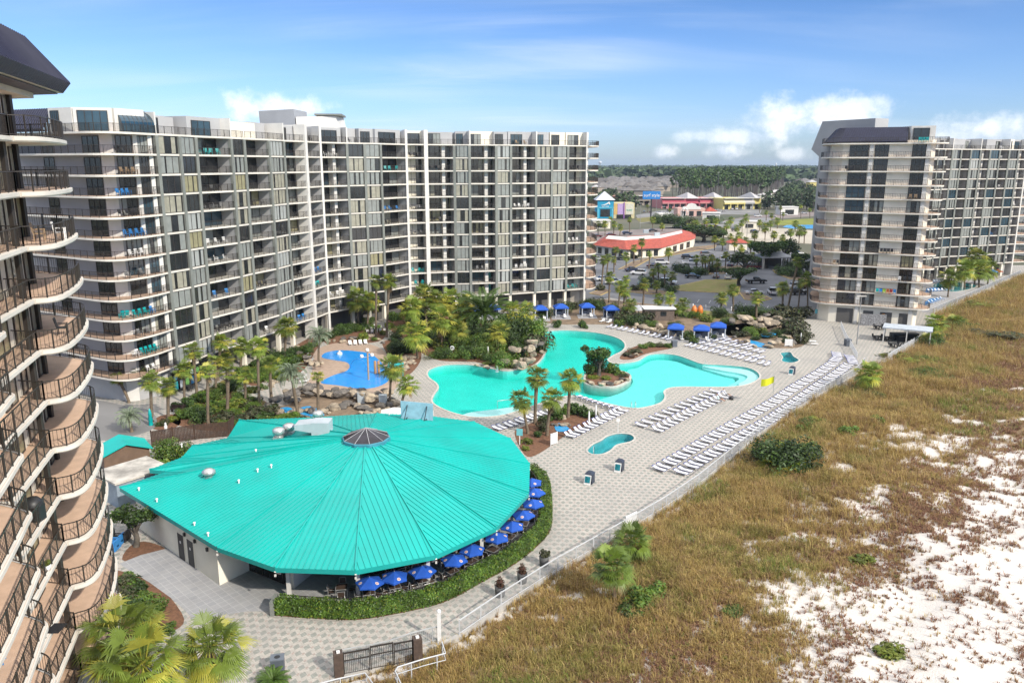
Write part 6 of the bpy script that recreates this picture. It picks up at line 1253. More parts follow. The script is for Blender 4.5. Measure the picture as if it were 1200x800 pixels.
for i, (dx, m) in enumerate([(-1.6, 0), (.2, 0), (2.2, 1)]): b.lathe([(0, 2.6), (1.5, 2.0), (1.5, 1.9), (0, 2.5)], (X + dx, Y + i * .8, 0), 8, m, False); b.lathe([(.04, 0), (.04, 2.5)], (X + dx, Y + i * .8, 0), 6, 2)
tag(b.build('umbrella_cluster', [blue2, redp, whitep]), 'blue and red folded beach canopy heap beside the far right fence', 'umbrella')

# ------------------------------------------------------------------ cabanas
def cabana_kind():
    t = thing('cabana', 'cabana', 'cabana'); h = 2.25; s = 1.35; r = MB(); z1 = 2.95
    r.add([(-s - .2, -s - .2, h), (s + .2, -s - .2, h), (s + .2, s + .2, h), (-s - .2, s + .2, h), (-.5, -.5, z1 - .06), (.5, -.5, z1 - .06), (.5, .5, z1 - .06), (-.5, .5, z1 - .06), (0, 0, z1)], [(0, 1, 5, 4), (1, 2, 6, 5), (2, 3, 7, 6), (3, 0, 4, 7), (4, 5, 8), (5, 6, 8), (6, 7, 8), (7, 4, 8)])
    for a, c in [(0, 1), (1, 2), (2, 3), (3, 0)]: p, q = r.v[a], r.v[c]; r.add([p, q, (q[0], q[1], h - .25), (p[0], p[1], h - .25)], [(0, 1, 2, 3)])
    r.build('canopy', blue, t)
    for x in (-s, s):
        for y in (-s, s): b = MB(); b.box(x - .05, x + .05, y - .05, y + .05, 0, h); b.build('post', whitep, t); b = MB(); b.lathe([(.10, h - .1), (.16, h - .7), (.09, h - 1.0), (.15, h - 1.5), (.12, .3)], (x * .97, y * .97, 0), 8); b.build('curtain', mat('pale blue grey curtain', (.42, .46, .52), .9), t)
    b = MB(); b.add([(-s, s - .05, .1), (s, s - .05, .1), (s, s - .05, h - .1), (-s, s - .05, h - .1)], [(0, 1, 2, 3)]); b.build('rear_curtain', navy, t)
    return Kind(t)
CB_ = cabana_kind()
cab = [(558,374,'behind the date palm, left'),(578,372,'behind the date palm, right'),(633,373,'leftmost of the four beyond the upper pool arm'),(657,371,'second of the four beyond the upper pool arm'),(687.5,370,'third of the four beyond the upper pool arm'),(716,373,'rightmost of the four beyond the upper pool arm'),(791.5,396.5,'left one of the three beside the rock hill'),(821.5,398,'middle one of the three beside the rock hill'),(841,394.5,'right one of the three beside the rock hill')]
for px, py, l in cab:
    X, Y = G(px, py); CB_.place((X, Y, .006), -.25 if px > 740 else .12, 1.0, 'royal blue canopy cabana ' + l, 'blue cabanas'); 
    sheet('cabana_floor', [(X - 2.1, Y - 3.2), (X + 2.1, Y - 3.2), (X + 2.1, Y + 1.6), (X - 2.1, Y + 1.6)], .016, greypaver)
    b = MB(); b.box(X - .9, X + .1, Y + .1, Y + .9, .06, .45); b.box(X - .9, X + .1, Y + .75, Y + .95, .45, .95); b.box(X - 1.0, X - .85, Y + .1, Y + .9, .45, .65); b.box(X + .1, X + .2, Y + .1, Y + .9, .45, .65); tag(b.build('lounge_chair', mat('grey cushion', (.33, .34, .36), .9)), 'grey cushioned chair inside the cabana ' + l, 'chair', 'cabana chairs')
    LNW.place((X + .9, Y - 1.2, .02), -1.6, .95, 'white lounger inside the cabana ' + l, 'loungers inside the cabanas')
# yellow flag
X, Y = G(905, 474); t = thing('beach_flag', 'yellow flag on a thin grey pole on the deck right of main pool', 'flag', (X, Y, 0)); hz = top_z(X, Y, 440); b = MB(); b.tube([(0, 0, 0), (0, 0, hz)], .04, 6); b.build('pole', alu, t)
b = MB(); N = 10
for i in range(N + 1):
    u = i / N; x = -1.75 * u; y = .18 * math.sin(u * 7); z = hz - .1 - .55 * u - .08 * math.sin(u * 5); b.v += [(x, y, z), (x, y + .02, z - .95 - .1 * u)]
for i in range(N): b.f.append((2 * i, 2 * i + 2, 2 * i + 3, 2 * i + 1)); b.m.append(0); b.sm.append(True)
b.build('flag', mat('yellow flag cloth', (.72, .72, .02), .7, .05, 1, trans=.2), t)
# kids pool toys
X, Y = G(432, 445); t = thing('water_dumper', 'tall tan pole with water buckets standing in the blue kids pool', 'water toy', (X, Y, .03)); hz = top_z(X, Y, 412); b = MB(); b.tube([(0, 0, 0), (0, 0, hz)], .14, 8); b.build('pole', mat('tan pole', (.42, .30, .2), .6), t)
for dx, z in [(-.9, hz - 1.0), (.7, hz - .8), (0, hz)]: b = MB(); b.lathe([(.12, 0), (.3, .1), (.24, .5), (.2, .5), (.2, .15), (0, .15)], (dx, -.1, z), 10); b.bar((0, 0, z + .1), (dx, -.1, z + .1), .03); b.build('bucket', whitep, t)
X, Y = G(420, 432); b = MB(); b.tube([(X + 1.3 * math.cos(q), Y, .03 + 1.7 * math.sin(q)) for q in [math.pi * k / 12 for k in range(13)]], .07, 6); tag(b.build('spray_arch', blue2), 'blue water spray arch in the kids pool left of pole', 'water toy')
for px, l in [(440, 'left'), (444, 'right')]: X, Y = G(px, 438); b = MB(); b.lathe([(.22, 0), (.22, 2.0), (.1, 2.15), (0, 2.2)], (X, Y, .03), 8); tag(b.build('play_post', mat('brown play post', (.40, .22, .10), .7)), l + ' brown play post at right rim of the kids pool', 'water toy')
X, Y = G(398, 415); b = MB(); b.lathe([(.5, 0), (.45, .3), (.2, .35), (.15, .6), (0, .65)], (X, Y, .03), 10); tag(b.build('spray_mushroom', whitep), 'small white spray toy in the upper part of kids pool', 'water toy')
X, Y = G(463, 446); b = MB(); b.add([(X - 1.2, Y, 2.2), (X + 1.4, Y - .6, 2.2), (X + 1.2, Y + 1.6, 2.5), (X - 1.2, Y + 1.6, 2.5)], [(0, 1, 2, 3)]); b.bar((X - 1.1, Y, 0), (X - 1.1, Y, 2.2), .04); b.bar((X + 1.3, Y - .5, 0), (X + 1.3, Y - .5, 2.2), .04); b.bar((X + 1.1, Y + 1.5, 0), (X + 1.1, Y + 1.5, 2.5), .04); b.bar((X - 1.1, Y + 1.5, 0), (X - 1.1, Y + 1.5, 2.5), .04); b.v[:4] and b.add([(x, y, z - .06) for x, y, z in b.v[:4]], [(3, 2, 1, 0)]); tag(b.build('shade_sail', teal), 'teal shade canopy at the right end of kids pool', 'canopy')
for px, py, l in [(449, 475, 'pale grey cabinet in front of the kids pool rocks'), (424, 472, 'white pump box in front of the kids pool rocks')]: X, Y = G(px, py); b = MB(); b.box(X - .5, X + .5, Y - .4, Y + .4, 0, 1.5); b.box(X - .55, X + .55, Y - .45, Y + .45, 1.5, 1.58); tag(b.build('equipment_cabinet', mat('pale grey equipment metal', (.48, .53, .56))), l, 'cabinet')
for px, py, l in [(742, 478, 'ladder'), (516, 474, '')][:1]:
    X, Y = G(px, py); t = thing('pool_ladder', 'steel pool ladder with curved handrails at the near edge of main pool', 'ladder', (X, Y, 0))
    for s in (-.28, .28): b = MB(); b.tube([(s, -.45, 0), (s, -.4, .75), (s, -.05, .95), (s, .3, .7), (s, .4, -.5)], .03, 6); b.build('handrail', alu, t)
X, Y = G(598, 476); b = MB(); b.tube([(X - 1.8, Y, -.3), (X - 1.8, Y, .8), (X + .8, Y + .8, .85), (X + .8, Y + .8, -.3)], .04, 6); tag(b.build('pool_handrail', alu), 'steel handrail at the shallow entry of main pool', 'handrail')
X, Y = G(697, 531); b = MB(); b.tube([(X - .2, Y - .3, 0), (X - .2, Y - .2, .9), (X, Y + .5, .7), (X, Y + .8, -.4)], .03, 6); tag(b.build('spa_handrail', alu), 'steel handrail at the entry of front spa', 'handrail')
X, Y = G(724, 507); b = MB(); b.tube([(X, Y, 0), (X, Y, 1.9)], .04, 6); b.box(X - .2, X + .2, Y - .03, Y + .03, 1.5, 1.9); tag(b.build('spa_sign', whitep), 'small white sign post behind the front spa', 'sign')
X, Y = G(826, 428); b = MB(); b.tube([(X, Y, -.4), (X, Y, .9)], .03, 6); b.tube([(X + 6, Y - 2.6, -.4), (X + 6, Y - 2.6, .9)], .03, 6)
b.tube([(X, Y, .9), (X + .3, Y - .9, .5), (X + .3, Y - .9, -.3)], .03, 6); tag(b.build('pool_handrail', alu), 'steel handrails on the curved pool steps at right', 'handrail')
# waterfall spout
X, Y = G(583, 434); b = MB(); b.add([(X - .2, Y + .3, .7), (X + .1, Y + .3, .7), (X + .12, Y - .2, .55), (X - .22, Y - .2, .55), (X + .14, Y - .35, -.1), (X - .24, Y - .35, -.1), (X + .3, Y - .6, -.11), (X - .4, Y - .6, -.11)], [(0, 1, 2, 3), (3, 2, 4, 5), (5, 4, 6, 7)]); b.build('waterfall', mat('white falling water', (.75, .80, .80), .3), kind='structure')
# tower patio: canopy, tables
X, Y = G(1062, 401); t = thing('patio_canopy', 'pale grey flat canopy on white posts over the tower patio', 'canopy', (X, Y, 0), -.5); b = MB(); b.box(-4.2, 4.2, -2.3, 2.3, 2.75, 2.95); b.build('roof', mat('pale blue grey canopy', (.52, .57, .62), .5), t)
for x in (-3.9, 0, 3.9):
    for y in (-2.1, 2.1): b = MB(); b.box(x - .09, x + .09, y - .09, y + .09, 0, 2.75); b.build('post', white, t)
b = MB(); b.box(-2.5, 2.5, .2, 1.8, 0, 1.3); b.box(-2.0, -.2, -1, 0, 0, 1.0); tag(b.build('covered_grill', black, None, (*G(1062, 399), 0)), 'black covered barbecue units under the pale patio canopy', 'grill')
PB = MB()
for dx, dy, l in [(0, 0, 'table')]:
    PB.lathe([(.04, 0), (.55, .7), (.6, .74), (0, .76)], n=10)
def set_kind():
    t = thing('round_table', 'table', 'table'); b = MB(); b.lathe([(.3, 0), (.06, .05), (.06, .68), (.62, .70), (.62, .74), (0, .75)], n=14); b.build('table_top', black, t); return Kind(t)
def simple_chair(m):
    b = MB(); b.box(-.26, .26, -.26, .26, .38, .44)
    b.add([(-.26, -.24, .44), (.26, -.24, .44), (.26, -.36, 1.0), (-.26, -.36, 1.0), (-.26, -.28, .44), (.26, -.28, .44), (.26, -.40, 1.0), (-.26, -.40, 1.0)], [(0, 1, 2, 3), (7, 6, 5, 4), (3, 2, 6, 7), (0, 3, 7, 4), (1, 5, 6, 2)])
    for x in (-.23, .23):
        for y in (-.24, .23): b.box(x - .025, x + .025, y - .025, y + .025, 0, .38)
        b.box(x - .03, x + .03, -.25, .26, .62, .66); b.box(x - .025, x + .025, .2, .25, .44, .62)
    return mesh_of(b, 'chair', [m])
CHM = {'black': simple_chair(black), 'teal': simple_chair(teal), 'white': simple_chair(whitep), 'blue': simple_chair(blue2), 'tan': simple_chair(tanp), 'red': simple_chair(redp), 'orange': simple_chair(orangep), 'lime green': simple_chair(greenp), 'grey': simple_chair(mat('grey sling', (.22, .22, .22), .7))}
SETT = set_kind()
for px, py, l in [(1030, 386, 'nearest the tower doors'), (1029, 398, 'left of the pale canopy'), (1041, 399, 'just left of the canopy posts'), (1048, 407, 'in front of the pale canopy'), (212, 452, 'before the shop windows, left'), (221, 457, 'before the shop windows, right')]:
    X, Y = G(px, py); SETT.place((X, Y, .01), 0, 1, 'black round cafe table ' + l, 'cafe tables')
    for k in range(4): q = k * math.pi / 2 + .6; o = link('chair', CHM['black'], None, (X + math.sin(q) * .85, Y - math.cos(q) * .85, .01)); o.rotation_euler = (0, 0, q); tag(o, 'black chair at the cafe table ' + l, 'chair', 'cafe chairs')
X, Y = G(211, 447.5); b = MB(); b.lathe([(.03, 0), (.03, .9), (.2, 1.1), (.12, 2.3), (0, 2.5)], (X, Y, 0), 8); tag(b.build('closed_umbrella', blue), 'closed royal blue umbrella before the shop windows', 'umbrella')
for px, py, l in [(440, 387, 'left'), (446, 389, 'middle'), (436, 390, 'right')]:
    X, Y = G(px, py); SETT.place((X, Y, .01), 0, 1, 'round table behind the kids pool near tall palms', 'tables behind the kids pool')
    for k in range(4): q = k * math.pi / 2 + .2; o = link('chair', CHM['white'], None, (X + math.sin(q) * .85, Y - math.cos(q) * .85, .01)); o.rotation_euler = (0, 0, q); tag(o, 'white chair at the tables behind the kids pool', 'chair', 'white chairs behind the kids pool')
X, Y = G(1022, 381); b = MB(); b.obox((X - 2.6, Y), (.98, -.2), 0, 5, -.25, .25, 0, 2.4); tag(b.build('stone_wall', mat('mosaic stone wall', (.30, .30, .31), .8, .35, 5)), 'grey mosaic stone screen wall before the tower doors', 'wall')
X, Y = G(1000, 373.5); b = MB(); b.obox((X - .9, Y + 3), (.25, -.97), 0, 6, -.9, .9, 0, .7); tag(b.build('planter_box', white), 'white planter box holding a clipped shrub before the tower', 'planter')
# lifeguard style stack, bench, bbq trailer by the jungle
for px, py, l, m in [(177, 498, 'tall turquoise stack of chairs in the small round bed behind the shed', teal), (195, 508, 'white statue like fountain figure in front of the small round bed', whitep)]:
    X, Y = G(px, py); b = MB(); b.lathe([(.3, 0), (.25, .6), (.32, .7), (.2, 1.3), (.26, 1.4), (.12, 2.1), (0, 2.3)] if m is teal else [(.35, 0), (.3, .5), (.15, .6), (.2, 1.0), (.1, 1.2), (.13, 1.35), (0, 1.5)], (X, Y, 0), 9); tag(b.build('garden_ornament', m), l, 'ornament')
X, Y = G(209, 482); b = MB(); b.box(X - 1, X + 1, Y - .25, Y + .25, .38, .45); b.box(X - 1, X + 1, Y + .2, Y + .27, .45, .9); b.box(X - .9, X - .8, Y - .2, Y + .2, 0, .38); b.box(X + .8, X + .9, Y - .2, Y + .2, 0, .38); tag(b.build('park_bench', woodfence), 'brown wooden bench at left end of the garden bed', 'bench')
t = thing('wooden_fence', 'brown board fence running behind the turquoise roof on the left', 'fence', (*G(180, 519), 0)); P = GL([(178, 523), (205, 518), (235, 514), (268, 511), (275, 503)]); b = MB()
for a, c in zip(P, P[1:]):
    d, L = udir(a, c); n = int(L / .16)
    for k in range(n): b.obox(a, d, L * k / n, L * (k + .9) / n, -.02, .02, 0, 1.9 + rnd.uniform(-.03, .03))
b.build('boards', woodfence, t)
for p in resample(P, 2.4): c = MB(); c.box(p[0] - .06, p[0] + .06, p[1] + .03, p[1] + .13, 0, 2.0); c.build('post', woodfence, t)
world_parent(t)
for i, (px, py) in enumerate([(133, 637), (140, 632), (128, 643)]):
    X, Y = G(px, py); b = MB(); b.box(X - .8, X + .8, Y - .15, Y + .15, .25, .4); b.box(X - .8, X - .65, Y - .6, Y + .6, 0, .9); b.tube([(X - .7, Y - .6, .9), (X + .8, Y + .6, .3)], .06, 6); b.box(X + .65, X + .8, Y - .6, Y + .6, 0, .9); tag(b.build('beach_trolley', [blue2, black][i % 2:][:1]), 'blue beach trolley frame stored between the tower and restaurant' if i == 0 else 'stored dark and blue beach cart near tower, %s of pair' % ['', 'upper', 'lower'][i], 'cart', 'stored carts')
X, Y = G(771, 374); t = thing('food_hut', 'small brown hut with white roof among shrubs behind the cabanas', 'hut', (X, Y, 0)); b = MB(); b.box(-3.2, 3.2, -1.6, 1.6, 0, 2.5); b.build('wall', mat('brown weathered board', (.16, .12, .095), .8, .2, 3), t); b = MB(); b.box(-3.5, 3.5, -2.0, 2.0, 2.5, 2.7); b.build('roof', whitep, t)
for x in (-1.6, .8): b = MB(); b.box(x - .6, x + .7, -1.63, -1.58, 1.0, 2.0); b.build('window', darkglass, t)
X, Y = G(748, 369); b = MB(); b.lathe([(1.5, 1.2), (1.2, 1.9), (.5, 2.2), (0, 2.25)], (X, Y, 0), 12); b.lathe([(.1, 0), (.1, 1.2)], (X, Y, 0), 6); tag(b.build('white_dome', mat('pale grey dome', (.45, .46, .50), .6)), 'pale grey dome cover left of the brown hut', 'cover')
for px, l in [(813, 'left'), (820, 'right')]: X, Y = G(px, 372); b = MB(); b.lathe([(.5, 0), (.45, .8), (.7, 1.3), (.55, 2.2), (.2, 2.7), (0, 2.8)], (X, Y, 0), 10); tag(b.build('orange_figure', orangep), l + ' orange dinosaur like play figure behind the middle cabanas', 'play figure')

# ------------------------------------------------------------------ furniture on balconies
FLN = ['lowest', 'second', 'third', 'fourth', 'fifth', 'sixth', 'seventh', 'eighth', 'ninth', 'tenth', 'eleventh', 'twelfth', 'rooftop']
def balcony_chairs(cap):
    r = random.Random(77); n = 0; S = list(SPOTS); r.shuffle(S)
    for block, k, st, p, d, L in S:
        if n >= cap or r.random() < .12: continue
        col = r.choices(['black', 'grey', 'white', 'teal', 'tan', 'blue', 'red', 'lime green'], [50, 14, 16, 10, 9, 5, 2, 2])[0]; m = r.choice([2, 3, 3, 4]) if L > 4 else 2
        nm = 'long middle block' if block == 'mid' else 'right rear wing'; nx, ny = d[1], -d[0]
        for i in range(m):
            s = L * (.16 + .66 * (i + .5) / m) + r.uniform(-.2, .2); t = -r.uniform(.7, 1.3); o = link('balcony_chair', CHM[col], None, (p[0] + d[0] * s + nx * t, p[1] + d[1] * s + ny * t, ZK(k) + .005)); o.rotation_euler = (0, 0, math.atan2(ny, nx) - math.pi / 2 + r.uniform(-.9, .9))
            tag(o, f'{col} chair, {FLN[k]} balcony level, {ORD[min(st - 1, 29)] if st > 0 else "first"} balcony stack from left of the {nm}', 'chair', f'{col} chairs on the {nm}'); n += 1
balcony_chairs(290)
for k, seq in [(7, [('blue', [.35, .45, .55, .65])]), (6, [('white', [.4, .5, .6])]), (5, [('grey', [.3, .55])]), (9, [('blue', [.3, .38, .46])]), (3, [('teal', [.12, .2, .36, .46, .55]), ('blue', [.66])]), (2, [('grey', [.4, .56])]), (1, [('teal', [.42, .5, .58, .66]), ('white', [.28, .34])]), (8, [('black', [.3, .42, .55])]), (10, [('tan', [.4, .5, .6])]), (11, [('black', [.35, .5])]), (0, [('white', [.5, .6])])]:
    for col, us in seq:
        for u in us:
            a, c = ((-54.6, 106.3), (-52.2, 106.4)) if u < .3 else ((-52.2, 106.4), (-50.4, 112.0)); f = u / .3 if u < .3 else (u - .3) / .55; q = lerp(a, c, min(f, 1)); o = link('balcony_chair', CHM[col], None, (q[0], q[1], ZK(k) + .005)); o.rotation_euler = (0, 0, -1.25 if u >= .3 else 3.0); o.rotation_euler.z = math.atan2(-.3, .95) - math.pi / 2 if u >= .3 else math.pi
            tag(o, f'{col} chair on the {FLN[k]} rounded corner balcony at left end of long block', 'chair', f'{col} chairs on the rounded corner balconies')
p, q = FW[2], FW[3]; d, L = udir(p, q)
for k, us, cols in [(1, [.56, .60, .64, .68, .72, .76], ['teal', 'blue', 'lime green', 'orange', 'red', 'blue']), (4, [.56, .60, .64, .68], ['black'] * 4), (2, [.80, .86, .92], ['white', 'black', 'black']), (8, [.82, .88], ['tan'] * 2), (10, [.06, .12], ['black'] * 2), (6, [.8, .9], ['black'] * 2), (12, [.86, .9, .94], ['teal'] * 3), (3, [.02, .06], ['tan', 'black'])]:
    for u, col in zip(us, cols):
        c = lerp(p, q, u); o = link('balcony_chair', CHM[col], None, (c[0] + d[1] * 1.1, c[1] - d[0] * 1.1, ZK(k) + .005)); o.rotation_euler = (0, 0, math.atan2(-d[0], d[1]) - math.pi / 2 + math.pi / 2 * 0); tag(o, f'{col} chair on the {FLN[k]} front balcony of the cream tower', 'chair', f'{col} chairs on the cream tower')
for (x, y, z, k, col, l) in [(-25.2, 44.2, 0, 9, 'white', 'tall white chair at the corner of an upper near tower balcony'), (-25.9, 43.4, 0, 9, 'tan', 'tan chair beside the white one on an upper near tower balcony'), (-26.0, 44.6, 0, 7, 'black', 'dark chair on the near tower corner balcony, third from top in view'), (-21.8, 29.6, 0, 3, 'blue', 'blue chair on a low near tower balcony at the left edge'), (-21.2, 28.0, 0, 3, 'blue', 'second blue chair on a low near tower balcony at left edge')]:
    o = link('balcony_chair', CHM[col], None, (x, y, ZK(k) + .02)); o.rotation_euler = (0, 0, -1.2); tag(o, l, 'chair')
X, Y = -24.6, 37.6; b = MB(); b.box(X - .45, X + .45, Y - .3, Y + .3, 0, .8); b.lathe([(.5, .8), (.48, 1.0), (.3, 1.2), (0, 1.25)], (X, Y, 0), 10); tag(b.build('covered_grill', black, None, (0, 0, ZK(4) + .01)), 'barbecue under a black cover on a near tower balcony', 'grill')
t = thing('potted_plant', 'small green plant in white pot on a near tower balcony', 'potted plant', (-24.2, 37.4, ZK(3) + .01)); b = MB(); b.lathe([(0, .01), (.15, .01), (.2, .3), (.16, .3), (0, .25)], n=10); b.build('pot', whitep, t); c = link('foliage', SHRUB['lime'][0], t, (0, 0, .2)); c.scale = (.28, .28, .4)
o = MB(); o.box(-23.9, -23.2, 36.0, 36.9, ZK(2) + .005, ZK(2) + .03); tag(o.build('door_mat', black), 'black door mat on a lower near tower balcony', 'mat')

# ------------------------------------------------------------------ people on the loungers
def person(name, label, joints, radii, edges, cloth, loc, rz):
    me = bpy.data.meshes.new('person'); me.from_pydata(joints, edges, []); o = link('person', me, None, loc, label=label, category='person'); o.rotation_euler = (0, 0, rz)
    m = o.modifiers.new('skin', 'SKIN'); sv = me.skin_vertices[0].data
    for i, r in enumerate(radii): sv[i].radius = r; sv[i].use_root = i == 0
    s = o.modifiers.new('sub', 'SUBSURF'); s.levels = 1; s.render_levels = 1
    bpy.context.view_layer.update(); dg = bpy.context.evaluated_depsgraph_get(); me2 = bpy.data.meshes.new_from_object(o.evaluated_get(dg)); o.modifiers.clear(); o.data = me2
    ms = [skin_m, *cloth]; me2.materials.clear()
    for q in ms: me2.materials.append(q)
    return o, me2
skin_m = mat('tanned skin', (.42, .22, .13), .6, .08, 3)
def sitter(px, py, rz, shirt, shorts, hair, label, lean, legs):
    hip = Vector((0, 0, .48)); ch = hip + Vector((-.30 * lean, 0, .46)); nk = hip + Vector((-.36 * lean, 0, .58)); hd = hip + Vector((-.36 * lean, 0, .76))
    J = [hip, (hip + ch) / 2, ch, nk, hd - Vector((0, 0, .06)), hd + Vector((0, 0, .05))]; E = [(0, 1), (1, 2), (2, 3), (3, 4), (4, 5)]; R = [(.16, .12), (.15, .11), (.18, .12), (.055, .055), (.085, .095), (.08, .09)]
    for s in (-1, 1):
        a = len(J); J += [hip + Vector((.05, .10 * s, 0)), hip + Vector((.44, .12 * s, .06 + .18 * legs)), hip + Vector((.86, .12 * s, -.04)), hip + Vector((.98, .12 * s, .0))]; E += [(0, a), (a, a + 1), (a + 1, a + 2), (a + 2, a + 3)]; R += [(.09, .09), (.06, .06), (.04, .04), (.035, .035)]
        a = len(J); J += [ch + Vector((.0, .2 * s, .03)), ch + Vector((.05, .25 * s, -.25)), ch + Vector((.28, .2 * s, -.38)), ch + Vector((.36, .17 * s, -.38))]; E += [(2, a), (a, a + 1), (a + 1, a + 2), (a + 2, a + 3)]; R += [(.055, .055), (.045, .045), (.035, .035), (.03, .02)]
    X, Y = G(px, py, .4); o, me = person('person', label, [tuple(j) for j in J], R, E, [shirt, shorts, hair], (X, Y, 0), rz)
    for p in me.polygons:
        c = p.center
        if c.z > hd.z + .03 or (c.z > hd.z - .06 and c.x < hd.x - .045): p.material_index = 3
        elif c.z > .50 and c.z < nk.z - .03 and c.x < .12 and abs(c.y) < .30: p.material_index = 1
        elif c.z <= .62 and c.x < .36: p.material_index = 2
        p.use_smooth = True
    f = MB(); h = hd
    for s in (-1, 1): f.lathe([(.012, -.012), (.014, 0), (0, .012)], (h.x + .088, s * .033, h.z + .0), 6)
    f.box(h.x + .085, h.x + .105, -.012, .012, h.z - .04, h.z); f.box(h.x + .083, h.x + .09, -.025, .025, h.z - .068, h.z - .060); f.build('face', hair, o)
d_, _ = udir(G(764, 500), G(846, 459.5)); RZ = math.atan2(-d_[0], d_[1])
sitter(842.5, 468.5, RZ, mat('pale aqua shirt', (.50, .58, .58), .9), mat('tan shorts', (.40, .28, .20), .9), mat('grey hair', (.35, .33, .32), .8), 'seated person in a pale top on the poolside lounger row', .9, .6)
sitter(851, 462.5, RZ - .2, mat('grey white shirt', (.45, .46, .50), .9), black, mat('dark brown hair', (.03, .02, .015), .8), 'person with dark hair and grey top reclining at the end of poolside row', 1.4, .3)
X, Y = G(857, 468); b = MB(); b.lathe([(.0, 0), (.3, .02), (.34, .3), (.2, .5), (0, .52)], (X, Y, .0), 9); tag(b.build('beach_bag', black), 'dark beach bag on the deck at the end of poolside lounger row', 'bag')
# ------------------------------------------------------------------ cars
TYRE = mat('tyre rubber', (.02, .02, .02), .8); CARP = {}
def car_kind(style, colname, col):
    if (style, colname) in CARP: return CARP[style, colname]
    pm = mat(colname + ' car paint', col, .25, .04, .5, coat=.5, spec=.5); t = thing('parked_car', 'car', 'car')
    L, Wd, h = {'sedan': (4.7, 1.82, 1.44), 'suv': (4.7, 1.9, 1.72), 'pickup': (5.7, 1.98, 1.85)}[style]; belt = h * .60
    prof = {'sedan': [(-.5, .32), (-.5, .62), (-.46, .64), (-.30, .66), (.22, .66), (.46, .56), (.5, .48), (.5, .3)], 'suv': [(-.5, .3), (-.5, .62), (-.48, .64), (.2, .64), (.44, .58), (.5, .5), (.5, .3)], 'pickup': [(-.5, .34), (-.5, .6), (-.12, .6), (.2, .62), (.46, .58), (.5, .5), (.5, .34)]}[style]
    roofp = {'sedan': [(-.34, .66), (-.2, .98), (.04, 1.0), (.22, .66)], 'suv': [(-.48, .64), (-.42, .97), (.05, 1.0), (.22, .64)], 'pickup': [(-.12, .6), (-.10, .97), (.08, 1.0), (.22, .62)]}[style]
    def ext(pr, w0, w1, mb, m):
        n = len(pr); vs = []
        for s in (-1, 1):
            for i, (x, z) in enumerate(pr): w = w0 if z < .67 else w1; vs.append((x * L, s * w * Wd / 2, z * h))
        mb.add(vs, [tuple(range(n))[::-1] if True else 0, tuple(range(n, 2 * n))] + [(i, (i + 1) % n, n + (i + 1) % n, n + i) for i in range(n)], m)
    b = MB(); ext(prof, 1.0, .98, b, 0); rp = [(x, z) for x, z in roofp]; b.add([(roofp[1][0] * L, -.36 * Wd, roofp[1][1] * h), (roofp[2][0] * L, -.36 * Wd, roofp[2][1] * h), (roofp[2][0] * L, .36 * Wd, roofp[2][1] * h), (roofp[1][0] * L, .36 * Wd, roofp[1][1] * h)], [(0, 1, 2, 3)]); b.v[-4:] = [(x, y, z + .012) for x, y, z in b.v[-4:]]
    if style == 'pickup': b.box(-.47 * L, -.14 * L, -.4 * Wd, .4 * Wd, h * .602, h * .606, 1)
    b.build('body', [pm, black], t); g = MB(); ext(roofp, .92, .74, g, 0); g.build('window_glass', darkglass, t)
    for x in (-.31 * L, .31 * L):
        for s in (-1, 1): w = MB(); y0 = s * Wd / 2; w.add([(x + .34 * math.cos(q), y0 + o, .34 + .34 * math.sin(q)) for o in (-.1, .012) for q in [2 * math.pi * k / 12 for k in range(12)]], [tuple(range(12)), tuple(range(12, 24))[::-1]] + [(k, (k + 1) % 12, 12 + (k + 1) % 12, 12 + k) for k in range(12)]); r_ = w.build('wheel', TYRE, t)
    for s in (-1, 1): b = MB(); b.box(.485 * L, .502 * L, s * .36 * Wd - .16, s * .36 * Wd + .16, .40 * h, .50 * h); b.build('headlight', whitep, t); b = MB(); b.box(-.503 * L, -.49 * L, s * .38 * Wd - .12, s * .38 * Wd + .12, .42 * h, .56 * h); b.build('tail_light', redp, t)
    CARP[style, colname] = Kind(t); return CARP[style, colname]
CC = {'white': (.72, .72, .72), 'black': (.012, .012, .014), 'silver': (.42, .43, .45), 'maroon': (.10, .012, .014), 'dark blue': (.015, .025, .06), 'grey': (.16, .165, .17)}
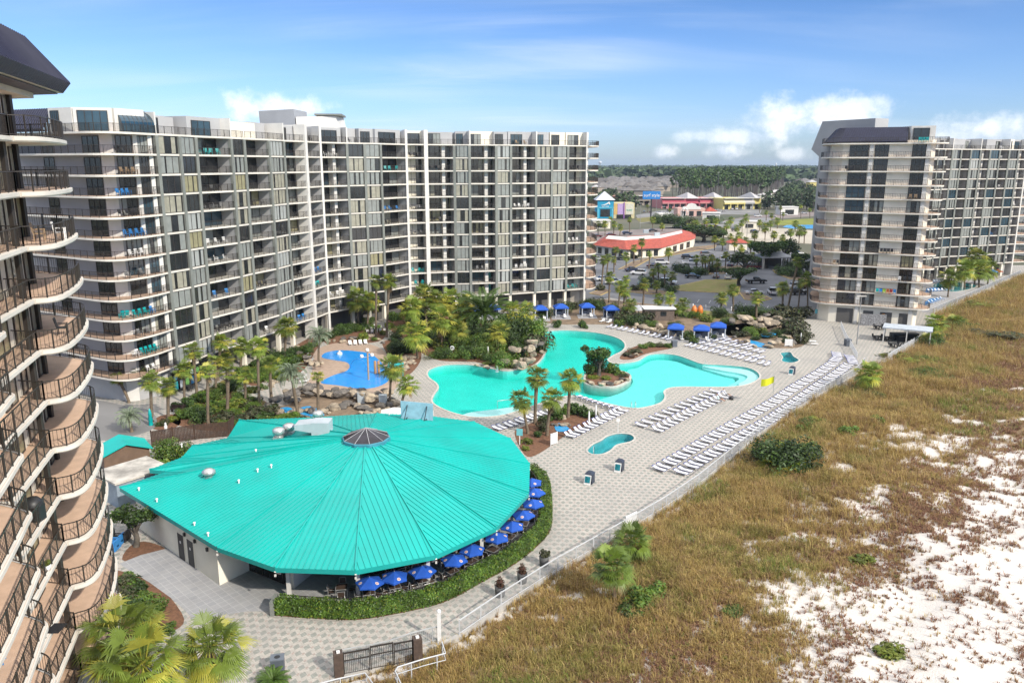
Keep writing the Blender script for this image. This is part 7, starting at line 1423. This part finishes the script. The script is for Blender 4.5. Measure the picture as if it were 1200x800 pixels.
for px, py, st, c, rz, l in [(752.4, 300, 'suv', 'white', 0, 'by the red tiled building'), (729.7, 304.5, 'sedan', 'black', 0, 'left of the white one before the red tiled building'), (741, 318, 'sedan', 'dark blue', .3, 'beside a white wagon, left part of the car park'), (748, 322, 'suv', 'white', 2.8, 'beside a dark sedan, left part of the car park'), (809.5, 310, 'pickup', 'white', -.15, 'in the middle of the car park'), (806, 303.5, 'suv', 'black', -.15, 'just behind the white pickup'), (796, 316.5, 'suv', 'silver', -.4, 'left of the white pickup'), (812, 326, 'sedan', 'black', -.3, 'at the corner of the lawn island'), (783, 333, 'suv', 'white', -.4, 'behind the tight row of palms'), (757, 337, 'suv', 'black', .1, 'half hidden behind the left palms'), (853, 327, 'suv', 'white', 1.3, 'nose in behind the lawn island'), (839, 325.5, 'sedan', 'grey', 1.3, 'left of the white one behind lawn island'), (856, 312, 'sedan', 'dark blue', 1.2, 'in the middle bays under oaks'), (883, 315, 'suv', 'maroon', 0, 'under the oaks near the portico'), (886, 332, 'pickup', 'black', .1, 'in the shade right of the lawn island'), (884, 345, 'sedan', 'white', .2, 'at the kerb below the black pickup'), (935, 338, 'suv', 'white', .3, 'under trees beside the cream tower'), (935, 345, 'suv', 'black', .2, 'under trees beside the cream tower, nearer one'), (934, 299, 'suv', 'white', .3, 'at the far corner near the cream tower'), (888, 254, 'suv', 'white', 0, 'driving on the far reddish road'), (929, 247, 'suv', 'dark blue', 0, 'on the far road near the cream tower'), (901, 243, 'sedan', 'white', 0, 'in the far lot beyond the road'), (773, 250, 'sedan', 'silver', .4, 'at the left of the mall'), (858, 245.8, 'sedan', 'white', 1.4, 'before the yellow shops, left'), (863, 245.8, 'suv', 'white', 1.4, 'before the yellow shops, middle'), (868, 245.8, 'sedan', 'grey', 1.4, 'before the yellow shops, right'), (742, 245, 'sedan', 'white', 0, 'beside the purple shopfront'), (700, 305, 'sedan', 'silver', 0, 'at the left edge of the car park'), (870, 296, 'sedan', 'silver', .2, 'beyond the oaks at the back'), (846, 287, 'suv', 'grey', 0, 'near the small red roofed booth')]:
    car_kind(st, c, CC[c]).place((*G(px, py), .02), rz, 1, f'{c} {"pickup truck" if st == "pickup" else st.replace("suv", "sport utility car")} {l}', 'parked cars')
# ------------------------------------------------------------------ buildings beyond the car park
def hip_roof(b, x0, x1, y0, y1, z0, z1, over=.6, mat_=0, ridge=None):
    x0 -= over; x1 += over; y0 -= over; y1 += over; w = (y1 - y0) / 2 if ridge is None else ridge; cy = (y0 + y1) / 2; ins = min(w, (x1 - x0) / 2 - .01)
    b.add([(x0, y0, z0), (x1, y0, z0), (x1, y1, z0), (x0, y1, z0), (x0 + ins, cy, z1), (x1 - ins, cy, z1)], [(0, 1, 5, 4), (1, 2, 5), (2, 3, 4, 5), (3, 0, 4), (3, 2, 1, 0)], mat_)
def red_roof():
    eave = GL([(694, 287), (734, 292.5), (776, 290.5), (815, 279.5)], 3.4); d0, d1 = eave[0], eave[-1]; t = thing('tiled_restaurant', 'long low white building with red clay tile roof and white flat top', 'building', (*eave[1], 0))
    back = [(p[0] + 6, p[1] + 26) for p in eave]; up = GL([(709, 279.5), (732, 281.5), (774, 279), (800, 273)], 5.9); upb = [(p[0] + 3, p[1] + 15) for p in up]; b = MB(); n = 4
    vs = [(*p, 3.4) for p in eave] + [(*p, 5.9) for p in up] + [(*p, 3.4) for p in back] + [(*p, 5.9) for p in upb]; fs = [(i, i + 1, n + i + 1, n + i) for i in range(3)] + [(3, 11, 15, 7), (8, 0, 4, 12)] + [(8 + i + 1, 8 + i, 12 + i, 12 + i + 1) for i in range(3)]
    b.add(vs, fs); b.add([(*p, 5.75) for p in up] + [(*p, 5.75) for p in upb[::-1]], [tuple(range(8))], 1); b.build('roof', [redroof, whiteroof], t)
    wp = [lerp(p, q, .07) for p, q in zip(eave, back)]; wp[0] = lerp(wp[0], wp[1], .07); wp[3] = lerp(wp[3], wp[2], .07); wb = [lerp(p, q, .93) for p, q in zip(eave, back)]; b = MB(); b.prism(wp + wb[::-1], 0, 3.38); b.build('wall', stucco, t)
    for i in range(3):
        d, L = udir(wp[i], wp[i + 1])
        for k in range(4): g = MB(); g.obox(wp[i], d, L * (.1 + .22 * k), L * (.22 + .22 * k), -.1, .04, .4, 2.7); g.build('window', darkglass, t)
    for px, py in [(757, 272.5), (770, 276)]: X, Y = G(px, py, 5.9); b = MB(); b.box(X - 1, X + 1, Y - .8, Y + .8, 5.7, 7.0); b.build('air_conditioner', mat('pale grey equipment metal', (.48, .53, .56)), t)
    world_parent(t)
red_roof()
X, Y = G(863, 293); t = thing('booth', 'small booth with red roof on the far side of car park', 'hut', (X, Y, 0)); b = MB(); b.box(-3.5, 3.5, -2, 2, 0, 3); b.build('wall', stucco, t); b = MB(); hip_roof(b, -3.5, 3.5, -2, 2, 3, 4.4); b.build('roof', redroof, t)
X, Y = G(906, 314); t = thing('portico', 'grey roofed drive-through portico between the oaks and the cream tower', 'portico', (X, Y, 0)); b = MB(); b.box(-5, 5, -4, 4, 3.6, 4.0); b.add([(-5, -4, 4), (5, -4, 4), (5, 4, 4), (-5, 4, 4), (-2, 0, 5.4), (2, 0, 5.4)], [(0, 1, 5, 4), (1, 2, 5), (2, 3, 4, 5), (3, 0, 4)]); b.build('roof', mat('grey portico roof', (.33, .34, .36), .6), t)
for x in (-4.4, 4.4):
    for y in (-3.4, 3.4): b = MB(); b.box(x - .3, x + .3, y - .3, y + .3, 0, 3.6); b.build('column', concrete, t)
b = MB(); b.box(-4, 4, 4.5, 8, 0, 3.6); b.build('wall', shadewall, t)
def text(parent, body, loc, size, m, rot=(math.pi / 2, 0, 0), ext=.05):
    c = bpy.data.curves.new('lettering', 'FONT'); c.body = body; c.size = size; c.extrude = ext; c.align_x = 'CENTER'; c.align_y = 'CENTER'; c.materials.append(m); o = link('lettering', c, parent, loc); o.rotation_euler = rot
    bpy.context.view_layer.update(); me = bpy.data.meshes.new_from_object(o.evaluated_get(bpy.context.evaluated_depsgraph_get())); bpy.data.objects.remove(o); o = link('lettering', me, parent, loc); o.rotation_euler = rot; return o
X, Y = G(709, 256); t = thing('surf_shop', 'bright blue shop tower with white gabled roof and wave emblem, beyond the palms', 'shop', (X, Y, 0)); bl = mat('bright blue shop wall', (.01, .30, .50), .7); b = MB(); b.box(-5.2, 5.2, 0, 12, 0, 11.2); b.build('wall', bl, t); b = MB(); hip_roof(b, -5.2, 5.2, 0, 12, 11.2, 16.4, .9); b.build('roof', mat('pale grey metal roof', (.55, .56, .58), .5), t)
b = MB(); b.box(-3.0, 3.0, -.12, -.02, 1.0, 5.6); b.build('window', darkglass, t); b = MB()
for x in (-4.4, 4.4): b.box(x - .5, x + .5, -.3, -.02, 0, 6.5)
b.box(-5.2, 5.2, -.3, -.02, 6.2, 6.9); b.build('trim', mat('light blue trim', (.10, .45, .60), .6), t)
b = MB(); N = 12                        # white curling wave emblem
up = [(-2.6 + 5.0 * k / N, 8.2 + 2.2 * (k / N) ** 1.8) for k in range(N + 1)]; dn = [(-2.6 + 4.6 * k / N, 8.0 + 1.1 * (k / N) ** 2.4) for k in range(N + 1)]
b.add([(x, -.32, z) for x, z in up] + [(x, -.32, z) for x, z in dn], [(k, k + 1, N + 2 + k, N + 1 + k) for k in range(N)]); b.add([(2.4, -.32, 10.4), (2.0, -.32, 9.1), (2.7, -.32, 8.2), (2.9, -.32, 9.0)], [(0, 1, 2, 3)]); b.build('wave_emblem', whitep, t); text(t, 'surf style', (0, -.34, 7.4), 1.25, whitep)
X, Y = G(731, 256); t = thing('shopfront', 'pastel purple and cream shopfront right of the blue shop tower', 'shop', (X, Y, 0)); b = MB(); b.box(-6.5, 6.5, 0, 14, 0, 9.4); b.build('wall', mat('cream yellow shop wall', (.60, .52, .30), .8), t)
for x0, x1, m in [(-4.0, .2, mat('lavender panel', (.48, .34, .58), .8)), (-6.4, -4.2, mat('apricot panel', (.62, .40, .14), .8)), (1.0, 5.8, mat('pale panel', (.62, .60, .50), .8))]: b = MB(); b.box(x0, x1, -.15, -.02, 2.5, 9.0); b.build('wall_panel', m, t)
b = MB(); b.box(-.3, .3, -.5, -.02, 0, 9.8); b.build('pilaster', mat('purple pilaster', (.30, .12, .40), .7), t); b = MB(); b.box(-4.5, 4.5, -.2, -.02, 0, 2.3); b.build('window', darkglass, t); b = MB(); b.lathe([(0, 0), (.9, 0), (.9, .05)], (0, 0, 0), 12); tl = text(t, 'SURF', (3.3, -.2, 5.0), 1.6, mat('green lettering', (.1, .4, .3), .6))
X, Y = G(762.4, 258.5); t = thing('billboard_sign', 'blue roadside sign reading surf style on a tall dark post', 'sign', (X, Y, 0)); b = MB(); b.box(-.35, .35, -.3, .3, 0, 13); b.build('post', black, t); b = MB(); b.box(-5.2, 5.2, -.5, .5, 12.6, 17.2); sb = b.build('sign_board', mat('sign blue', (.02, .20, .55), .5), t); text(t, 'surf style', (0, -.56, 14.8), 2.6, whitep)
def mall(px0, px1, py, dep, segs, label, h=7.5):
    a, c = G(px0, py), G(px1, py - .6); d, L = udir(a, c); t = thing('shopping_mall', label, 'shops', (*a, 0), math.atan2(d[1], d[0])); s0 = 0
    for frac, m, rm, peak in segs:
        s1 = s0 + L * frac; b = MB(); b.box(s0, s1, 0, dep, 0, h); b.box(s0, s1, -2.5, 0, h * .5, h * .62); b.build('wall', m, t); r = MB()
        if peak: hip_roof(r, s0 + 1, s1 - 1, -2, dep, h, h + 4.2, .5)
        else: r.box(s0, s1, -2.6, .8, h, h + .25, 1); r.add([(s0, -2.6, h * .62), (s1, -2.6, h * .62), (s1, .6, h * .95), (s0, .6, h * .95)], [(0, 1, 2, 3)])
        r.build('roof', [rm, whiteroof], t); n = max(1, int((s1 - s0) / 4.5))
        for k in range(n): g = MB(); u = s0 + (s1 - s0) * (k + .5) / n; g.box(u - 1.5, u + 1.5, -.1, .02, .1, 3.2); g.build('window', darkglass, t); g = MB(); g.box(u + 1.9, u + 2.4, -2.5, -2.0, 0, h * .5); g.build('column', m, t)
        s0 = s1
pinkw, pinkr = mat('pink shop wall', (.60, .25, .25), .8), mat('rose roof', (.42, .09, .12), .7); greyr = mat('pale grey hip roof', (.48, .46, .45), .7); yel = mat('yellow shop wall', (.66, .56, .20), .8)
mall(720, 775, 241, 20, [(.35, mat('salmon wall', (.45, .22, .16), .8), pinkr, 0), (.65, mat('tan wall', (.35, .30, .25), .8), mat('dark roof', (.05, .05, .05), .7), 0)], 'low salmon and tan shops left of the pink mall')
mall(775, 848, 244.5, 24, [(.38, pinkw, pinkr, 0), (.22, mat('deep rose wall', (.50, .10, .14), .8), greyr, 1), (.22, pinkw, pinkr, 0), (.18, mat('deep rose wall', (.5, .1, .14), .8), greyr, 1)], 'long pink shopping mall with rose roofs beyond the road')
mall(847, 891, 245.5, 24, [(.55, yel, mat('cream roof', (.6, .55, .4), .8), 0), (.25, mat('grey shop wall', (.38, .38, .36), .8), greyr, 0), (.20, yel, greyr, 1)], 'yellow shopping mall joined to the right of the pink one', 8)
X, Y = G(810, 253.5); t = thing('arched_shop', 'small pink shop with white curved gable before the mall', 'shop', (X, Y, 0), .05); b = MB(); b.box(-9, 9, 0, 10, 0, 5.2); b.build('wall', mat('pale pink wall', (.60, .38, .32), .8), t); b = MB(); pr = [(-6, 5.2), (-5.5, 6.2), (-3.4, 6.4), (-2.4, 7.8), (0, 8.4), (2.4, 7.8), (3.4, 6.4), (5.5, 6.2), (6, 5.2), (6, 4.4), (-6, 4.4)]; n = len(pr); b.add([(x, y, z) for y in (-.3, .2) for x, z in pr], [tuple(range(n)), tuple(range(2 * n - 1, n - 1, -1))] + [(i, (i + 1) % n, n + (i + 1) % n, n + i) for i in range(n)]); b.build('gable', white, t)
for x in (-5, 0, 5): b = MB(); b.box(x - 1.5, x + 1.5, -.12, -.02, .2, 3.4); b.build('window', darkglass, t)
b = MB(); hip_roof(b, 9.2, 16, -2, 6, 3.2, 6, .5); b.box(9.5, 15.7, -1.6, 5.6, 0, 3.2, 1); b.build('side_pavilion', [redroof, stucco], t)
X, Y = G(802, 255.5); b = MB(); 
for k in range(3): a = k * math.pi / 3; b.tube([(X + 2.6 * math.cos(q) * math.cos(a), Y + 2.6 * math.cos(q) * math.sin(a), 3 + 3.2 * math.sin(q)) for q in [2 * math.pi * j / 16 for j in range(17)]], .16, 5)
tag(b.build('ring_sculpture', whitep), 'white globe like ring sculpture before the small pink shop', 'sculpture')
for px, py, w, h, m, l in [(899, 237, 14, 6, stucco, 'small white building right of the yellow mall'), (913, 236, 16, 8, mat('tan wall', (.35, .30, .25), .8), 'tan building among trees right of the mall'), (931, 235, 13, 5, orangep, 'low building with an orange front near the cream tower'), (952, 229, 8, 14, yel, 'tall yellow structure beside the cream tower edge'), (699, 225, 10, 6, mat('peach wall', (.5, .28, .17), .8), 'peach house at the left edge of far view'), (704, 212, 20, 6, stucco, 'long white building left behind the grey roofs')]:
    X, Y = G(px, py); t = thing('far_building', l, 'building', (X, Y, 0)); b = MB(); b.box(-w / 2, w / 2, 0, 10, 0, h); b.build('wall', m, t); b = MB(); hip_roof(b, -w / 2, w / 2, 0, 10, h, h + 2.2); b.build('roof', greyr if 'grey' not in l else whiteroof, t)
def lamp(px, py, h, l):
    X, Y = G(px, py); t = thing('light_pole', l, 'street lamp', (X, Y, 0)); b = MB(); b.tube([(0, 0, 0), (0, 0, h)], .12, 6, r1=.07); b.build('pole', mat('grey pole', (.3, .3, .3), .6), t); b = MB(); b.box(-.9, .9, -.2, .2, h, h + .2); b.build('lamp_head', concrete, t)
for px, py, h, l in [(750, 268, 13, 'street lamp left of the red tiled roof, near road'), (777, 261, 9, 'street lamp below the pink mall'), (769, 250, 10, 'street lamp beside the blue sign'), (875, 280, 12, 'street lamp over the pale sandy lot'), (907, 262, 12, 'street lamp near the pond'), (1004, 403, 9, 'tall thin pole at the tower patio entrance'), (840, 240, 26, 'tall mast in front of the pine wood, left'), (793, 238, 24, 'tall mast in front of the pine wood by pink mall')]: lamp(px, py, h, l)
for i in range(9):                      # white bollards along the near edge of the car park
    px = 812 + i * 15; X, Y = G(px, 360.5 + i * 1.15); b = MB(); b.lathe([(.1, 0), (.1, .95), (0, 1.0)], (X, Y, 0), 7); tag(b.build('bollard', whitep), 'white bollard in the row along near edge of the car park', 'bollard', 'white bollards')
# roadside clutter: more low buildings, poles and traffic
for i, (px, py, w, h, m, l) in enumerate([(833, 258, 10, 4, white, 'small white kiosk between the palms and the mall'), (878, 268, 8, 3.5, stucco, 'small cream hut beside the sandy lot'), (925, 252, 12, 5, white, 'white low building on the far road near the tower'), (945, 242, 14, 6, mat('tan wall', (.35, .30, .25), .8), 'tan low building just left of the cream tower'), (705, 268, 9, 4, stucco, 'cream hut at the left behind the red tiled roof'), (920, 229, 13, 5, white, 'white house in the trees right of the pine wood'), (938, 222, 13, 5, stucco, 'cream house in the trees further right of the pine wood'), (780, 258, 8, 3.5, white, 'white hut before the pink mall lot')]):
    X, Y = G(px, py); t = thing('low_building', l, 'building', (X, Y, 0), rnd.uniform(-.3, .3)); b = MB(); b.box(-w / 2, w / 2, 0, 8, 0, h); b.build('wall', m, t); b = MB(); b.box(-w / 2 - .4, w / 2 + .4, -.4, 8.4, h, h + .4); b.build('roof', whiteroof, t); b = MB(); b.box(-w / 4, w / 4, -.06, .03, .4, h * .7); b.build('window', darkglass, t)
ncar = 0
for i, (px, py, rz, wh) in enumerate([(700,278,.1,'left stretch of the near road'),(716,276.5,.1,'left stretch of the near road'),(735,275,.1,'left stretch of the near road'),(765,271.5,.1,'middle stretch of the near road'),(795,268,.1,'middle stretch of the near road'),(822,265.5,.1,'middle stretch of the near road'),(845,262,.2,'bend of the near road'),(905,254.5,.05,'right stretch of the far road'),(918,252,.05,'right stretch of the far road'),(942,250.5,.05,'right stretch of the far road'),(755,250,1.4,'mall lot left of the arched shop'),(762,249.6,1.4,'mall lot left of the arched shop'),(783,247.5,1.4,'mall lot by the arched shop'),(833,247.3,1.4,'mall lot right of the arched shop'),(841,247.2,1.4,'mall lot right of the arched shop'),(848,248.5,1.4,'mall lot right of the arched shop'),(862,271,.6,'pale sandy lot'),(884,273,.6,'pale sandy lot'),(925,274,.4,'pale sandy lot'),(938,277,.4,'pale sandy lot'),(776,309.5,-.2,'middle of the car park'),(766,314,-.2,'middle of the car park'),(830,318,1.2,'middle bays of the car park'),(719,333,.2,'left bays of the car park'),(707,329,.2,'left bays of the car park'),(846,306,.1,'rear bays of the car park'),(828,300,.1,'rear bays of the car park'),(905,345,1.4,'right drive of the car park')]):
    st, c = rnd.choice([('sedan', 'white'), ('suv', 'white'), ('sedan', 'silver'), ('suv', 'grey'), ('sedan', 'black'), ('suv', 'dark blue'), ('pickup', 'white'), ('sedan', 'maroon')])
    car_kind(st, c, CC[c]).place((*G(px, py), .03), rz, 1, f'{c} {"pickup truck" if st == "pickup" else st.replace("suv", "sport utility car")} on the {wh}', 'cars ' + wh)
# houses and flats far behind
houser = [mat('brown grey shingle roof', (.13, .115, .105), .9, .2, .2), mat('grey shingle roof', (.19, .175, .165), .9, .2, .2)]; hw = [stucco, mat('tan wall', (.35, .30, .25), .8), white]
def house(px, py, w, dp, h, rh, l, rz=0, k=0, wm=0):
    X, Y = G(px, py); t = thing('house', l, 'house', (X, Y, 0), rz); b = MB(); b.box(-w / 2, w / 2, 0, dp, 0, h); b.build('wall', hw[wm], t); b = MB(); hip_roof(b, -w / 2, w / 2, 0, dp, h, h + rh, .8); b.build('roof', houser[k] if k < 2 else [whiteroof, redroof][k - 2], t)
rows = []
for py, x0, x1, n, w in [(214, 712, 790, 10, 24), (217, 704, 792, 11, 23), (220.5, 700, 790, 11, 22), (224.5, 704, 782, 10, 20), (229, 716, 774, 7, 17)]:
    for i in range(n): rows.append((x0 + (x1 - x0) * (i + .5) / n + rnd.uniform(-2, 2), py + rnd.uniform(-.6, .6), w * rnd.uniform(.75, 1.25), py))
for i, (px, py, w, r_) in enumerate(rows): house(px, py, w, rnd.uniform(12, 18), rnd.uniform(5, 7), rnd.uniform(3.5, 6), 'grey roofed apartment house in the dense cluster left of the pine wood', rnd.uniform(-.6, .6), rnd.randint(0, 1), 1)
bpy.context.view_layer.update()
for o in [o for o in SC.objects if o.get('label', '').startswith('grey roofed apartment')]: o['group'] = 'grey roofed apartment houses'
for i in range(26): house(rnd.uniform(935, 956), rnd.uniform(211, 228), 16, 12, 4, 3.5, 'tan house roof among trees left of the cream tower', rnd.uniform(-.5, .5), i % 2, 1)
for i in range(44):
    px = rnd.choice([rnd.uniform(700, 780), rnd.uniform(815, 905), rnd.uniform(850, 940)]); house(px, rnd.uniform(199.5, 209), 22 + rnd.random() * 20, 16, 5, 5, 'pale house far off between the woods near the horizon', rnd.uniform(-.5, .5), rnd.choice([1, 1, 2]), rnd.choice([0, 2]))
for i in range(6): house(700 + i * 7, 207.5 + rnd.uniform(-.5, .5), 30, 20, 7, 2, 'white flat roofed building in the distant row at left', 0, 2, 2)
house(762, 209.5, 34, 24, 8, 9, 'distant house with a large red roof above the blue sign', 0, 3, 2)
for o in [o for o in SC.objects if o.get('category') == 'house' and not o.get('group')]: o['group'] = o['label']
# water tower and mast on the horizon
X, Y = G(703, 200); t = thing('water_tower', 'pale water tower on the left horizon', 'water tower', (X, Y, 0)); b = MB(); b.lathe([(0, 46), (7, 44), (9, 40), (7, 35), (2, 32), (1.6, 0)], n=14); b.build('tank', mat('hazy white tank', (.55, .57, .60), .8), t)
X, Y = G(909, 200); t = thing('tower', 'thin pale tower on the horizon left of the cream tower', 'tower', (X, Y, 0)); b = MB(); b.lathe([(3, 0), (2.4, 26), (3.6, 28), (3.6, 34), (0, 38)], n=8); b.build('shaft', white, t)
# ------------------------------------------------------------------ woods: masses that nobody could count
pine_leaf = mat('pine needles', (.078, .135, .034), .8, .35, .08, coord='W', rand=0); wood_leaf = mat('far woodland leaf', (.085, .13, .05), .85, .35, .02, coord='W'); trunkm = mat('grey pine trunk', (.13, .11, .10), .9)
def wood(name, spots, hmin, hmax, wid, m, nq, trunk_=True, cfrac=.45, seed=1):
    r = np.random.default_rng(seed); P = np.array(spots); N = len(P); Hh = r.uniform(hmin, hmax, N); V = []; n = nq
    c = np.repeat(P, n, 0); hh = np.repeat(Hh, n); u = r.normal(0, 1, (N * n, 3)); u /= np.linalg.norm(u, axis=1, keepdims=True); rad = np.repeat(wid * r.uniform(.7, 1.3, N), n); cf = cfrac
    ctr = np.stack([c[:, 0] + u[:, 0] * rad * r.uniform(.5, 1, N * n), c[:, 1] + u[:, 1] * rad * r.uniform(.5, 1, N * n), hh * (1 - cf / 2) + u[:, 2] * hh * cf / 2], -1)
    a = r.normal(0, 1, (N * n, 3)); a[:, 2] *= .5; a /= np.linalg.norm(a, axis=1, keepdims=True); bb = np.cross(a, r.normal(0, 1, (N * n, 3))); bb /= np.linalg.norm(bb, axis=1, keepdims=True); s = (rad * r.uniform(.25, .5, N * n))[:, None]
    Q = np.stack([ctr - a * s, ctr + bb * s * .7, ctr + a * s, ctr - bb * s * .7], 1).reshape(-1, 3); F_ = np.arange(len(Q)).reshape(-1, 4); mi = np.zeros(len(F_), int)
    if trunk_:
        w = .35; T_ = np.stack([np.stack([P[:, 0] + dx, P[:, 1] + dy, z], -1) for z in (np.zeros(N), Hh * .9) for dx, dy in [(-w, 0), (0, -w), (w, 0)]], 1).reshape(-1, 3); o = len(Q) + np.arange(N)[:, None] * 6; f1 = np.concatenate([o + [0, 1, 4, 3], o + [1, 2, 5, 4], o + [2, 0, 3, 5]]); Q = np.concatenate([Q, T_]); F_ = np.concatenate([F_, f1]); mi = np.concatenate([mi, np.ones(len(f1), int)])
    me = bpy.data.meshes.new(name); me.vertices.add(len(Q)); me.vertices.foreach_set('co', Q.ravel().astype(np.float32)); me.loops.add(F_.size); me.loops.foreach_set('vertex_index', F_.ravel().astype(np.int32)); me.polygons.add(len(F_)); me.polygons.foreach_set('loop_start', np.arange(0, F_.size, 4, dtype=np.int32)); me.materials.append(m); me.materials.append(trunkm); me.polygons.foreach_set('material_index', mi.astype(np.int32)); me.update(calc_edges=True); link(name, me, kind='stuff')
R_ = np.random.default_rng(8)
def px_spots(poly, n):
    xs = [p[0] for p in poly]; ys = [p[1] for p in poly]; out = []; W_ = [G(x, y) for x, y in poly]; wx = [p[0] for p in W_]; wy = [p[1] for p in W_]; k = 0
    while len(out) < n and k < n * 60:
        k += 1; x, y = R_.uniform(min(wx), max(wx)), R_.uniform(min(wy), max(wy))
        if inside(W_, x, y): out.append((x, y))
    return out
wood('pine_wood', px_spots([(786,233),(800,241),(850,239.5),(893,239),(905,233),(918,223),(920,214),(880,207),(820,214),(792,224)], 720), 21, 29, 3.4, pine_leaf, 60, True, .42, 3)
wood('far_trees', px_spots([(905,240),(955,242),(957,222),(930,222),(915,232)], 160) + px_spots([(690,252),(750,246),(740,235),(690,235)], 50) + px_spots([(893,246),(957,249),(957,243),(893,242)], 40), 6, 13, 3.0, wood_leaf, 50, True, .75, 4)
wood('woodland', px_spots([(690,214),(800,212),(958,212),(958,203),(690,203)], 1300), 9, 16, 6.0, wood_leaf, 36, False, .8, 5)
ring = []
for k in range(5200):
    yy = 1500 * (7000 / 1500) ** R_.random(); ring.append((R_.uniform(-.75, .75) * yy, yy))
cl = vn.fbm(np.array([p[0] for p in ring]) / 260 + 9, np.array([p[1] for p in ring]) / 420 + 3, 3); ring = [p for p, c in zip(ring, cl) if c > .43]
wood('woodland', ring, 14, 22, 24.0, wood_leaf, 26, False, .8, 6)
# ------------------------------------------------------------------ air: one box of thin haze round the whole scene
def haze():
    b = MB(); b.box(-6500, 6500, -260, 8000, -4, 60); m = bpy.data.materials.new('thin sea haze'); m.use_nodes = True; t = NT(m.node_tree); t.n.clear(); out = t.new('ShaderNodeOutputMaterial'); v = t.new('ShaderNodeVolumePrincipled')
    v.inputs['Color'].default_value = (.66, .80, 1, 1); v.inputs['Density'].default_value = HAZE; v.inputs['Anisotropy'].default_value = .2; t.l.new(v.outputs[0], out.inputs[1]); b.build('haze', m, kind='stuff')
HAZE = 0.00007
haze()
